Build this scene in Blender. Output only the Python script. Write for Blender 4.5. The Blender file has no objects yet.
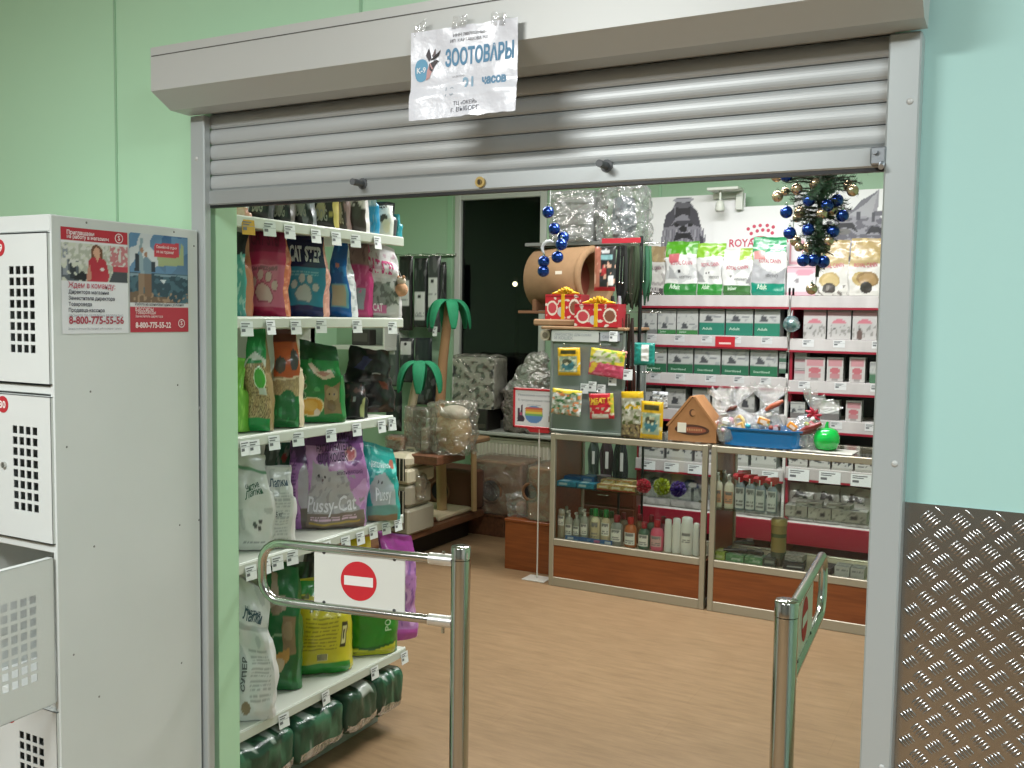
import bpy, math, random
from mathutils import Vector, Matrix, noise
random.seed(7)
SC = bpy.context.scene
COL = SC.collection
PI = math.pi
R_ = math.radians
H = 1.6          # camera height
FL = 965.0       # focal length in pixels of the 1024 wide frame

# ---------------------------------------------------------------- camera frame
def _frame():
    v1 = Vector((-1280 - 512, 290 - 384, FL)); v2 = Vector((1035 - 512, 323 - 384, FL))
    X = -v1.normalized(); Y = v2.normalized()
    Y = (Y - X * X.dot(Y)).normalized()
    Z = X.cross(Y)
    if Z.y > 0: Z = -Z
    return X, Y, Z
AX, AY, AZ = _frame()
def ray(x, y):
    d = Vector((x - 512, y - 384, FL)); return Vector((AX.dot(d), AY.dot(d), AZ.dot(d)))
def F(x, y, z=0.0):
    d = ray(x, y); t = (z - H) / d.z; return Vector((d.x * t, d.y * t, z))
def Yp(x, y, Y):
    d = ray(x, y); t = Y / d.y; return Vector((d.x * t, Y, H + d.z * t))
def Xp(x, y, X):
    d = ray(x, y); t = X / d.x; return Vector((X, d.y * t, H + d.z * t))
def depth(p):    # distance along the view axis
    return AX.z * p[0] + AY.z * p[1] + AZ.z * (p[2] - H)

# ---------------------------------------------------------------- colour
def hx(s):
    s = s.lstrip('#'); o = []
    for i in (0, 2, 4):
        c = int(s[i:i + 2], 16) / 255
        o.append(c / 12.92 if c <= .04045 else ((c + .055) / 1.055) ** 2.4)
    return tuple(o)
def C(c): return hx(c) if isinstance(c, str) else c
def mixc(a, b, t): return tuple(a[i] * (1 - t) + b[i] * t for i in range(3))
WHITE = hx('ececec')

# ---------------------------------------------------------------- materials
MATS = {}
def M(name, base='cccccc', rough=.5, metal=0.0, var=None, bump=None, coat=0.0, attr=False, emit=None, stretch=None, sss=0):
    if name in MATS: return MATS[name]
    m = bpy.data.materials.new(name); m.use_nodes = True; nt = m.node_tree; N = nt.nodes; L = nt.links
    b = N['Principled BSDF']; base = C(base)
    b.inputs['Base Color'].default_value = (*base, 1); b.inputs['Roughness'].default_value = rough
    b.inputs['Metallic'].default_value = metal; b.inputs['Coat Weight'].default_value = coat
    if coat: b.inputs['Coat Roughness'].default_value = .12
    tc = N.new('ShaderNodeTexCoord'); src = tc.outputs['Object']
    if stretch:
        mp = N.new('ShaderNodeMapping'); mp.inputs['Scale'].default_value = stretch; L.new(src, mp.inputs[0]); src = mp.outputs[0]
    col = None
    if attr:
        a = N.new('ShaderNodeVertexColor'); a.layer_name = 'Col'; col = a.outputs['Color']
    if var:   # (scale, second colour, strength)
        t = N.new('ShaderNodeTexNoise'); t.inputs['Scale'].default_value = var[0]; t.inputs['Detail'].default_value = 5
        L.new(src, t.inputs['Vector'])
        cr = N.new('ShaderNodeMapRange'); cr.inputs[1].default_value = .35; cr.inputs[2].default_value = .68
        cr.inputs[4].default_value = var[2]; L.new(t.outputs[0], cr.inputs[0])
        mx = N.new('ShaderNodeMix'); mx.data_type = 'RGBA'
        if col: L.new(col, mx.inputs[6])
        else: mx.inputs[6].default_value = (*base, 1)
        mx.inputs[7].default_value = (*C(var[1]), 1); L.new(cr.outputs[0], mx.inputs[0]); col = mx.outputs[2]
    if col: L.new(col, b.inputs['Base Color'])
    if bump:  # (scale, strength, distance)
        t = N.new('ShaderNodeTexNoise'); t.inputs['Scale'].default_value = bump[0]; t.inputs['Detail'].default_value = 4
        L.new(src, t.inputs['Vector'])
        bp = N.new('ShaderNodeBump'); bp.inputs['Strength'].default_value = bump[1]; bp.inputs['Distance'].default_value = bump[2]
        L.new(t.outputs[0], bp.inputs['Height']); L.new(bp.outputs[0], b.inputs['Normal'])
    if emit:
        b.inputs['Emission Color'].default_value = (*C(emit[0]), 1); b.inputs['Emission Strength'].default_value = emit[1]
    MATS[name] = m; return m

def glassy(name, tint='ffffff', refl=.12, rough=.02, bump=None, cloud=None):
    """thin clear sheet: transparent with a Fresnel-weighted gloss, optionally crinkled and milky"""
    if name in MATS: return MATS[name]
    m = bpy.data.materials.new(name); m.use_nodes = True; nt = m.node_tree; N = nt.nodes; L = nt.links
    N.remove(N['Principled BSDF']); out = N['Material Output']
    tr = N.new('ShaderNodeBsdfTransparent'); tr.inputs[0].default_value = (*C(tint), 1)
    gl = N.new('ShaderNodeBsdfGlossy'); gl.inputs['Roughness'].default_value = rough
    lw = N.new('ShaderNodeLayerWeight'); lw.inputs[0].default_value = .25
    ma = N.new('ShaderNodeMath'); ma.operation = 'MULTIPLY_ADD'; ma.inputs[1].default_value = .6; ma.inputs[2].default_value = refl
    ma.use_clamp = True
    L.new(lw.outputs['Fresnel'], ma.inputs[0])
    mx = N.new('ShaderNodeMixShader'); L.new(ma.outputs[0], mx.inputs[0]); L.new(tr.outputs[0], mx.inputs[1]); L.new(gl.outputs[0], mx.inputs[2])
    last = mx.outputs[0]
    if bump:
        tc = N.new('ShaderNodeTexCoord')
        t = N.new('ShaderNodeTexNoise'); t.inputs['Scale'].default_value = bump[0]; t.inputs['Detail'].default_value = 3
        t.inputs['Distortion'].default_value = 1.5
        L.new(tc.outputs['Object'], t.inputs['Vector'])
        bp = N.new('ShaderNodeBump'); bp.inputs['Strength'].default_value = bump[1]; bp.inputs['Distance'].default_value = .02
        L.new(t.outputs[0], bp.inputs['Height']); L.new(bp.outputs[0], gl.inputs['Normal']); L.new(bp.outputs[0], lw.inputs['Normal'])
    if cloud:
        df = N.new('ShaderNodeBsdfDiffuse'); df.inputs[0].default_value = (*C(cloud[0]), 1)
        m2 = N.new('ShaderNodeMixShader'); m2.inputs[0].default_value = cloud[1]
        L.new(last, m2.inputs[1]); L.new(df.outputs[0], m2.inputs[2]); last = m2.outputs[0]
    L.new(last, out.inputs[0]); MATS[name] = m; return m

PF = M('printed_film', attr=True, rough=.28, bump=(38, .35, .006), coat=.25)
PC = M('printed_carton', attr=True, rough=.5)
PP = M('printed_paper', attr=True, rough=.62)
PL = M('coloured_plastic', attr=True, rough=.3, coat=.2)
FA = M('plush_fabric', attr=True, rough=.95, bump=(220, .5, .003), var=(40, '101010', .12))
STEEL = M('white_powder_steel', 'cfd2c8', rough=.38, bump=(90, .05, .002))
LOCK = M('locker_paint', 'd2d6d3', rough=.42, bump=(150, .06, .002), var=(3, 'c6ccc8', .5))
CHROME = M('brushed_chrome', 'c4c4c0', rough=.15, metal=1.0)
ALU = M('aluminium_frame', 'a69d8c', rough=.38, metal=.35, bump=(60, .03, .001))
SHUT = M('shutter_aluminium', 'b4b7b6', rough=.42, metal=.3, bump=(30, .04, .001), stretch=(.15, 1, 1))
HOUS = M('shutter_housing_paint', 'b9bab6', rough=.4, metal=.12, bump=(60, .04, .001))
WOOD = M('cherry_laminate', '8a4a22', rough=.38, var=(5, '6d3413', .7), bump=(20, .04, .001), stretch=(1, 6, 14))
DWOOD = M('dark_walnut_board', '6b452e', rough=.5, var=(6, '4c2f1e', .8), stretch=(8, 1, 6))
BLACK = M('black_plastic', '101011', rough=.4)
DARK = M('dark_void', '0a0a0b', rough=.8)
GLASS = glassy('clear_glass', 'fbfdfb', .015)
WRAP = glassy('cellophane_wrap', 'f4f2ec', .16, .10, (16, 1.0), ('d8d4ca', .08))
WRAPM = glassy('milky_wrap', 'e8e8e6', .12, .18, (12, .8), ('c9cbc8', .13))
CRYS = glassy('crisp_cellophane', 'fafafa', .20, .08, (26, 1.0), ('f0f0f0', .14))

# ---------------------------------------------------------------- mesh builder
class MB:
    def __init__(s): s.v = []; s.f = []; s.c = []; s.s = []
    def add(s, vs, fs, col=None, smooth=False):
        o = len(s.v); s.v += [tuple(p) for p in vs]
        col = C(col) if col is not None else WHITE
        per = isinstance(col, list)
        for i, f in enumerate(fs):
            s.f.append([o + k for k in f]); s.s.append(smooth)
            s.c.append([col[k] for k in f] if per else col)
        return s
    def box(s, x0, x1, y0, y1, z0, z1, col=None, ch=0.0):
        if x1 < x0: x0, x1 = x1, x0
        if y1 < y0: y0, y1 = y1, y0
        if z1 < z0: z0, z1 = z1, z0
        if ch <= 0:
            v = [(x, y, z) for x in (x0, x1) for y in (y0, y1) for z in (z0, z1)]
            return s.add(v, [(0, 1, 3, 2), (4, 6, 7, 5), (0, 4, 5, 1), (2, 3, 7, 6), (0, 2, 6, 4), (1, 5, 7, 3)], col)
        ch = min(ch, (x1 - x0) / 2.01, (y1 - y0) / 2.01, (z1 - z0) / 2.01)
        v = []; ix = {}
        for a, x in enumerate((x0, x1)):
            for b, y in enumerate((y0, y1)):
                for c, z in enumerate((z0, z1)):
                    sx, sy, sz = (1, -1)[a], (1, -1)[b], (1, -1)[c]
                    ix[a, b, c] = len(v)
                    v += [(x, y + sy * ch, z + sz * ch), (x + sx * ch, y, z + sz * ch), (x + sx * ch, y + sy * ch, z)]
        g = lambda a, b, c, k: ix[a, b, c] + k
        fs = []
        fs.append((g(0,0,0,0), g(0,0,1,0), g(0,1,1,0), g(0,1,0,0))); fs.append((g(1,0,0,0), g(1,1,0,0), g(1,1,1,0), g(1,0,1,0)))
        fs.append((g(0,0,0,1), g(1,0,0,1), g(1,0,1,1), g(0,0,1,1))); fs.append((g(0,1,0,1), g(0,1,1,1), g(1,1,1,1), g(1,1,0,1)))
        fs.append((g(0,0,0,2), g(0,1,0,2), g(1,1,0,2), g(1,0,0,2))); fs.append((g(0,0,1,2), g(1,0,1,2), g(1,1,1,2), g(0,1,1,2)))
        for a in (0, 1):
            for b in (0, 1):
                q = (g(a,b,0,0), g(a,b,0,1), g(a,b,1,1), g(a,b,1,0)); fs.append(q if (a ^ b) == 0 else q[::-1])
                q = (g(a,0,b,0), g(a,1,b,0), g(a,1,b,2), g(a,0,b,2)); fs.append(q if (a ^ b) == 0 else q[::-1])
                q = (g(0,a,b,1), g(1,a,b,1), g(1,a,b,2), g(0,a,b,2)); fs.append(q if (a ^ b) == 1 else q[::-1])
                for c in (0, 1):
                    q = (g(a,b,c,0), g(a,b,c,1), g(a,b,c,2)); fs.append(q if (a ^ b ^ c) else q[::-1])
        return s.add(v, fs, col)
    def grid(s, fn, nu, nv, col=None, smooth=True, flip=False):
        vs = []; cs = []
        for j in range(nv + 1):
            for i in range(nu + 1):
                u, v = i / nu, j / nv; vs.append(fn(u, v))
                if callable(col): cs.append(C(col(u, v)))
        fs = []
        for j in range(nv):
            for i in range(nu):
                a = j * (nu + 1) + i; q = (a, a + 1, a + nu + 2, a + nu + 1); fs.append(q[::-1] if flip else q)
        return s.add(vs, fs, cs if callable(col) else col, smooth)
    def tube(s, pts, r, n=10, col=None, closed=False, caps=True, smooth=True):
        pts = [Vector(p) for p in pts]; m = len(pts)
        rs = r if isinstance(r, (list, tuple)) else [r] * m
        t0 = (pts[1] - pts[0]).normalized(); up = Vector((0, 0, 1)) if abs(t0.z) < .9 else Vector((1, 0, 0))
        nx = t0.cross(up).normalized(); vs = []
        for i in range(m):
            if closed: t = (pts[(i + 1) % m] - pts[i - 1]).normalized()
            else: t = (pts[min(i + 1, m - 1)] - pts[max(i - 1, 0)]).normalized()
            nx = (nx - t * nx.dot(t)).normalized(); by = t.cross(nx)
            for k in range(n):
                a = 2 * PI * k / n; vs.append(pts[i] + (nx * math.cos(a) + by * math.sin(a)) * rs[i])
        fs = []
        for i in range(m if closed else m - 1):
            j = (i + 1) % m
            for k in range(n):
                l = (k + 1) % n; fs.append((i * n + k, i * n + l, j * n + l, j * n + k))
        s.add(vs, fs, col, smooth)
        if caps and not closed:
            s.add(vs[:n], [tuple(range(n))[::-1]], col); s.add(vs[-n:], [tuple(range(n))], col)
        return s
    def cyl(s, p0, p1, r, n=16, col=None, r1=None, caps=True):
        return s.tube([p0, p1], [r, r if r1 is None else r1], n, col, caps=caps)
    def lathe(s, prof, n=16, col=None, o=(0, 0, 0), sx=1, sy=1):
        """prof: (r, z) or (r, z, colour)"""
        vs = []; cs = []
        for p in prof:
            for k in range(n):
                a = 2 * PI * k / n
                vs.append((o[0] + p[0] * math.cos(a) * sx, o[1] + p[0] * math.sin(a) * sy, o[2] + p[1]))
        for i in range(len(prof) - 1):
            c = C(prof[i][2]) if len(prof[i]) > 2 else (C(col) if col else WHITE)
            fs = [(i * n + k, i * n + (k + 1) % n, (i + 1) * n + (k + 1) % n, (i + 1) * n + k) for k in range(n)]
            o2 = len(s.v)
            if i == 0: base = o2; s.v += [tuple(p) for p in vs]
            for f in fs: s.f.append([base + q for q in f]); s.s.append(True); s.c.append(c)
        return s
    def ball(s, c, r, nu=16, nv=10, col=None, sc=(1, 1, 1), fn=None):
        def g(u, v):
            a = 2 * PI * u; b = PI * v
            p = Vector((math.cos(a) * math.sin(b) * sc[0], math.sin(a) * math.sin(b) * sc[1], -math.cos(b) * sc[2])) * r
            if fn: p = fn(p)
            return Vector(c) + p
        return s.grid(g, nu, nv, col)
    def prism(s, pts, fn, d, col=None):
        """pts 2-D outline (ccw), fn(x,y,t) -> 3-D, thickness parameter t in 0..d"""
        n = len(pts); v = [fn(x, y, 0) for x, y in pts] + [fn(x, y, d) for x, y in pts]
        fs = [tuple(range(n))[::-1], tuple(range(n, 2 * n))] + [(i, (i + 1) % n, n + (i + 1) % n, n + i) for i in range(n)]
        return s.add(v, fs, col)
    def xf(s, mat, i0=0):
        for i in range(i0, len(s.v)): s.v[i] = tuple(mat @ Vector(s.v[i]))
        return s
    def build(s, name, mat, parent=None, loc=None, rz=0, rx=0, ry=0):
        me = bpy.data.meshes.new(name); me.from_pydata(s.v, [], s.f); me.update()
        ca = me.color_attributes.new('Col', 'BYTE_COLOR', 'CORNER')
        buf = []
        for f, c in zip(s.f, s.c):
            if isinstance(c, list):
                for q in c: buf += [q[0], q[1], q[2], 1.0]
            else: buf += [c[0], c[1], c[2], 1.0] * len(f)
        ca.data.foreach_set('color', buf)
        me.polygons.foreach_set('use_smooth', s.s)
        me.materials.append(mat)
        o = bpy.data.objects.new(name, me); COL.objects.link(o)
        if parent: o.parent = parent
        if loc is not None: o.location = loc
        o.rotation_euler = (rx, ry, rz)
        return o

def split_build(mb, name, mat, parent):
    par = list(range(len(mb.v)))
    def fd(a):
        while par[a] != a: par[a] = par[par[a]]; a = par[a]
        return a
    key = {}
    for i, p in enumerate(mb.v):
        k = (round(p[0], 5), round(p[1], 5), round(p[2], 5))
        if k in key: par[fd(i)] = fd(key[k])
        else: key[k] = i
    for f in mb.f:
        for q in f[1:]: par[fd(q)] = fd(f[0])
    grp = {}
    for i, f in enumerate(mb.f): grp.setdefault(fd(f[0]), []).append(i)
    for fs in grp.values():
        m = MB(); mp = {}
        for i in fs:
            nf = []
            for q in mb.f[i]:
                if q not in mp: mp[q] = len(m.v); m.v.append(mb.v[q])
                nf.append(mp[q])
            m.f.append(nf); m.c.append(mb.c[i]); m.s.append(mb.s[i])
        m.build(name, mat, parent)
def tag(o, label=None, cat=None, group=None, kind=None):
    if label: o['label'] = label
    if cat: o['category'] = cat
    if group: o['group'] = group
    if kind: o['kind'] = kind
    return o
def empty(name, loc=(0, 0, 0), rz=0, label=None, cat=None, group=None):
    o = bpy.data.objects.new(name, None); COL.objects.link(o); o.location = loc; o.rotation_euler = (0, 0, rz)
    o.empty_display_size = .05
    return tag(o, label, cat, group)
def struct(name, mb, mat, parent=None, **k):
    o = mb.build(name, mat, parent, **k)
    if not parent: o['kind'] = 'structure'
    return o
KIDS = {}
def dup(root, loc, rz=None, label=None, group=None, scale=None):
    def cp(o, par):
        c = o.copy(); COL.objects.link(c); c.parent = par
        for ch in list(o.children): cp(ch, c)
        return c
    bpy.context.view_layer.update()
    r = cp(root, None); r.location = loc
    if rz is not None: r.rotation_euler = (root.rotation_euler[0], root.rotation_euler[1], rz)
    if label: r['label'] = label
    if group: r['group'] = group
    if scale: r.scale = scale
    return r

# ---------------------------------------------------------------- lettering
_TG = {}
def glyphs(body, bold=0.0):
    k = (body, bold)
    if k in _TG: return _TG[k]
    cu = bpy.data.curves.new('t', 'FONT'); cu.body = body; cu.size = 1.0; cu.resolution_u = 2; cu.offset = bold
    ob = bpy.data.objects.new('t', cu); COL.objects.link(ob)
    dg = bpy.context.evaluated_depsgraph_get(); me = bpy.data.meshes.new_from_object(ob.evaluated_get(dg))
    vs = [(v.co.x, v.co.y) for v in me.vertices]; fs = [tuple(p.vertices) for p in me.polygons]
    if me.polygons and me.polygons[0].normal.z < 0: fs = [f[::-1] for f in fs]
    bpy.data.objects.remove(ob); bpy.data.curves.remove(cu); bpy.data.meshes.remove(me)
    x0 = min([v[0] for v in vs] or [0]); x1 = max([v[0] for v in vs] or [1])
    _TG[k] = (vs, fs, x0, x1); return _TG[k]
def write(mb, body, fn, u, v, width=None, size=None, col='202020', align='l', bold=0.0, sy=1.0, slope=0.0):
    """fn(a, b) -> 3-D; lettering baseline at (u, v), in the units of fn"""
    vs, fs, x0, x1 = glyphs(body, bold)
    k = size if size else width / (x1 - x0)
    w = k * (x1 - x0); ks = (size if size else k) * sy
    off = {'l': 0, 'c': -w / 2, 'r': -w}[align]
    mb.add([fn(u + off + (x - x0) * k, v + y * ks + slope * (off + (x - x0) * k)) for x, y in vs], fs, col)
    return w

# ---------------------------------------------------------------- painted designs
def paint(design, u, v, seed=0):
    c = None
    for s in design:
        k = s[0]
        if k == 'f': c = C(s[1])
        elif k == 'r':
            if s[1] <= u <= s[3] and s[2] <= v <= s[4]: c = C(s[5])
        elif k == 'e':
            if ((u - s[1]) / s[3]) ** 2 + ((v - s[2]) / s[4]) ** 2 <= 1: c = C(s[5])
        elif k == 'g':
            if s[1] <= v <= s[2]: c = mixc(C(s[3]), C(s[4]), (v - s[1]) / (s[2] - s[1]))
        elif k == 'n':
            if s[5] <= v <= s[6] and noise.noise(Vector((u * s[1], v * s[2], seed + s[3]))) > s[4]: c = C(s[7])
        elif k == 't':   # rows of small print
            if s[1] <= u <= s[3] and s[2] <= v <= s[4]:
                q = (v - s[2]) / (s[4] - s[2]) * s[5]
                if q % 1 < .45 and noise.noise(Vector((u * 42, math.floor(q) * 7.3, seed))) > -.22: c = C(s[6])
        elif k == 'p':
            P = s[1]; ins = False; j = len(P) - 1
            for i in range(len(P)):
                if (P[i][1] > v) != (P[j][1] > v) and u < (P[j][0] - P[i][0]) * (v - P[i][1]) / (P[j][1] - P[i][1]) + P[i][0]: ins = not ins
                j = i
            if ins: c = C(s[2])
        elif k == 'w':   # wavy boundary fill above v
            if v > s[1] + s[2] * math.sin(u * s[3] + s[4]): c = C(s[5])
    return c or WHITE
def PAW(u, v, r, c, k=.5):
    g = r / .20
    return [('p', [(u - .24 * g, v - .02 * g), (u - .16 * g, v + .08 * g), (u, v + .12 * g), (u + .17 * g, v + .05 * g), (u + .24 * g, v - .06 * g), (u + .16 * g, v - .12 * g), (u, v - .10 * g), (u - .15 * g, v - .11 * g)], c)] + [
            ('e', u + a, v + b, r * .42, r * .30, c) for a, b in ((-.27, .11), (-.09, .185), (.12, .17), (.29, .07))]

def bag_surf(w, h, d, top=.06, seed=0, crumple=.004, flare=0.0, bulge=.22, slump=0.0, skew=0.0, slope=0.0, lean=0.0):
    def prof(v):
        a = min(1, .72 + v * 4) if v < .07 else 1
        if v > .62: a *= max(top, 1 - ((v - .62) / .33) ** 1.3 * (1 - top)) if v < .95 else top
        return max(a, top)
    def S(side, u, v, off=0.0):
        """side 0 front, 1 right, 2 back, 3 left; u runs left to right seen from outside"""
        t = d / 2 * prof(v); hw = w / 2 * (1 - .04 * math.sin(v * PI * .9) * 0 + flare * v) * (1 - .03 * (v < .02))
        if side in (0, 2):
            x = (u - .5) * 2; y = -t * (1 - bulge + bulge * (1 - x ** 4)) - off
            if side == 2: y = -y; x = -x
            x *= hw
        else:
            q = 1 - 2 * u if side == 3 else 2 * u - 1
            fold = (1 - abs(q)) * min(1, max(0, (v - .5) * 2)) * t * .7
            x = hw + off - fold + (1 - q * q) * .012 * (v < .6); y = q * t * (1 - bulge)
            if side == 3: x = -x
        p = Vector((x, y, v * h))
        n = noise.noise_vector(Vector((x * 9, y * 9 + side * 0, p.z * 9 + seed * 3.1)))
        p += n * crumple * 2.2 + noise.noise_vector(Vector((x * 28, y * 28, p.z * 28 + seed))) * crumple
        if v <= .001: p.z = 0.0
        p.x += .02 * w * math.sin(v * 9 + seed)
        p.y -= slump * v * v
        p.x += skew * w * v ** 1.6; p.y += lean * h * v
        p.z *= 1 - slope * (x / w) * v
        return p
    return S
def bag(name, w, h, d, design, side=None, nu=30, nv=44, loc=(0, 0, 0), rz=0, rx=0, ry=0, seed=0, label=None, cat='pet food bag', group=None, mat=None, back=None, **k):
    S = bag_surf(w, h, d, seed=seed, **k); mb = MB()
    side = side or [('f', paint(design, .02, .5))]
    mb.grid(lambda u, v: S(0, u, v), nu, nv, lambda u, v: paint(design, u, v, seed))
    mb.grid(lambda u, v: S(1, u, v), 6, nv, lambda u, v: paint(side, u, v, seed))
    mb.grid(lambda u, v: S(2, u, v), 10, nv, lambda u, v: paint(back or side, u, v, seed))
    mb.grid(lambda u, v: S(3, u, v), 6, nv, lambda u, v: paint(side, u, v, seed))
    f = lambda s, n: [S(s, i / n, 0) for i in range(n)]
    ring = f(0, 8) + f(1, 3) + f(2, 8) + f(3, 3)
    mb.add(ring, [tuple(range(len(ring)))[::-1]], paint(side, .5, .01))
    o = mb.build(name, mat or PF, None, loc, rz, rx, ry); tag(o, label, cat, group)
    return o, (lambda u, v: S(0, u, v, .0022))
def letter(o, surf, lines, name='lettering', mat=None):
    """lines: (text, u, v, width, colour, align[, bold, sy]) in surface units; sy corrects the aspect"""
    for l in lines:
        mb = MB(); write(mb, l[0], surf, l[1], l[2], width=l[3], col=l[4], align=l[5] if len(l) > 5 else 'c', bold=l[6] if len(l) > 6 else .012, sy=l[7] if len(l) > 7 else 1, slope=l[8] if len(l) > 8 else 0)
        mb.build(name, mat or PC, o)

def carton_mb(w, h, d, design, side='c8c8c8', top=None, nu=16, nv=20, seed=0, mb=None):
    mb = mb or MB(); side = C(side); top = C(top) if top else side
    mb.grid(lambda u, v: Vector(((u - .5) * w, -d / 2, v * h)), nu, nv, lambda u, v: paint(design, u, v, seed), smooth=False)
    c = .0015
    x, y = w / 2, d / 2
    V = [(-x, -y, 0), (x, -y, 0), (x, y, 0), (-x, y, 0), (-x, -y, h), (x, -y, h), (x, y, h), (-x, y, h)]
    mb.add(V, [(1, 2, 6, 5), (2, 3, 7, 6), (3, 0, 4, 7), (0, 3, 2, 1)], side); mb.add(V, [(4, 5, 6, 7)], top)
    # glued flap seam and tuck lid edge
    mb.box(-x + .004, x - .004, -y - c, -y + .002, h - .012, h - .009, mixc(side, (0, 0, 0), .35))
    return mb
# ---------------------------------------------------------------- exposure and lamps
EXPOSURE = 0.22
LAMPS = [  # x, y, size x, size y, label, watts, colour
    (-1.6, -.6, 1.2, .6, 'square white ceiling light in the corridor in front of the shutter', 100, (.97, 1, 1)),
    (.9, .2, 1.2, .6, 'square white ceiling light in the corridor above the tread plate', 50, (.84, .94, 1)),  # added bluish lamp that cools the right side
    (-1.3, 5.0, 1.6, .25, 'long white ceiling light above the dry food shelves', 62, (.97, .98, 1)),
    (-1.5, 3.6, 1.4, .25, 'long white ceiling light above the shop aisle', 50, (.98, .98, .96)),
    (-3.4, 4.9, 1.2, .25, 'long white ceiling light above the cat tree corner', 24, (1, .95, .9)),  # added lamp that brightens the cat tree corner
]
# ================================================================ camera, view
cam = bpy.data.cameras.new('camera'); camo = bpy.data.objects.new('camera', cam); COL.objects.link(camo); SC.camera = camo
cam.sensor_width = 36; cam.sensor_fit = 'HORIZONTAL'; cam.lens = FL / 1024 * 36; cam.clip_start = .02
rt = Vector((AX.x, AY.x, AZ.x)); up = -Vector((AX.y, AY.y, AZ.y)); bk = -Vector((AX.z, AY.z, AZ.z))
camo.matrix_world = Matrix(((rt.x, up.x, bk.x, 0), (rt.y, up.y, bk.y, 0), (rt.z, up.z, bk.z, H), (0, 0, 0, 1)))
SC.view_settings.view_transform = 'Standard'; SC.view_settings.look = 'None'; SC.view_settings.gamma = 1
SC.view_settings.use_curve_mapping = False; SC.view_settings.exposure = EXPOSURE
SC.cycles.use_denoising = True
SC.cycles.max_bounces = 10; SC.cycles.transparent_max_bounces = 24
w = bpy.data.worlds.new('night'); SC.world = w; w.use_nodes = True
w.node_tree.nodes['Background'].inputs[0].default_value = (.01, .012, .016, 1); w.node_tree.nodes['Background'].inputs[1].default_value = .4

# ================================================================ setting
GREEN = M('green_wall_panel', 'b6dcb9', rough=.45, bump=(120, .05, .002), var=(1.2, 'aed6b2', .5))
GREENC = M('green_wall_panel_cool_lit', 'a8cec6', rough=.45, bump=(120, .05, .002), var=(1.2, 'a2c9c1', .5))  # same green panel; the right side's cooler light is put into its colour
CEIL = M('white_ceiling', 'd9dad5', rough=.9)
def floor_mat():
    m = M('beige_laminate_floor', 'a88058', rough=.42, bump=(80, .06, .002))
    nt = m.node_tree; N = nt.nodes; L = nt.links; b = N['Principled BSDF']
    tc = N.new('ShaderNodeTexCoord'); mp = N.new('ShaderNodeMapping'); mp.inputs['Scale'].default_value = (1.2, 7, 1)
    mp.inputs['Rotation'].default_value = (0, 0, 0)
    L.new(tc.outputs['Object'], mp.inputs[0])
    n1 = N.new('ShaderNodeTexNoise'); n1.inputs['Scale'].default_value = 4; n1.inputs['Detail'].default_value = 8; n1.inputs['Roughness'].default_value = .7
    L.new(mp.outputs[0], n1.inputs['Vector'])
    cr = N.new('ShaderNodeValToRGB'); cr.color_ramp.elements[0].position = .3; cr.color_ramp.elements[1].position = .72
    cr.color_ramp.elements[0].color = (*hx('80674b'), 1); cr.color_ramp.elements[1].color = (*hx('9b7f60'), 1)
    L.new(n1.outputs[0], cr.inputs[0])
    br = N.new('ShaderNodeTexBrick'); br.inputs['Scale'].default_value = 1; br.inputs['Mortar Size'].default_value = .0015
    br.inputs['Brick Width'].default_value = 1.2; br.inputs['Row Height'].default_value = .2
    br.inputs['Color1'].default_value = (.93, .93, .93, 1); br.inputs['Color2'].default_value = (1, 1, 1, 1); br.inputs['Mortar'].default_value = (.8, .76, .7, 1)
    L.new(tc.outputs['Object'], br.inputs['Vector'])
    mx = N.new('ShaderNodeMix'); mx.data_type = 'RGBA'; mx.blend_type = 'MULTIPLY'; mx.inputs[0].default_value = .6
    L.new(cr.outputs[0], mx.inputs[6]); L.new(br.outputs[0], mx.inputs[7]); L.new(mx.outputs[2], b.inputs['Base Color'])
    return m
FLOOR = floor_mat()
WX0, WX1, WY = -5.3, 1.2, 6.62
struct('floor', MB().box(-5.4, 3.0, -3.6, 6.8, -.08, 0), FLOOR)
struct('ceiling', MB().box(-5.4, 3.0, -3.6, 6.8, 2.95, 3.05), CEIL)
YF, YB = 1.85, 1.95
struct('wall_front_left', MB().box(-5.4, -1.9, YF, YB, 0, 2.95), GREEN)
mb = MB().box(-.215, 3.0, YF, YB, 0, 2.95); struct('wall_front_right', mb, GREENC)
struct('trim_3', MB().box(-1.90, -1.868, 1.842, 1.914, 0, 2.02), GREEN)
struct('wall_front_header', MB().box(-1.9, -.215, YF, YB, 2.02, 2.95), GREEN)
SEAM = M('panel_joint_strip', '93bb98', rough=.4)
mb = MB()
for x, y in ((116, 100), (361, 4)):
    X = Yp(x, y, YF).x; mb.box(X - .004, X + .004, YF - .003, YF, 0 if X < -1.95 else 2.29, 2.95, None, .001)
struct('trim_1', mb, SEAM)
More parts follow.
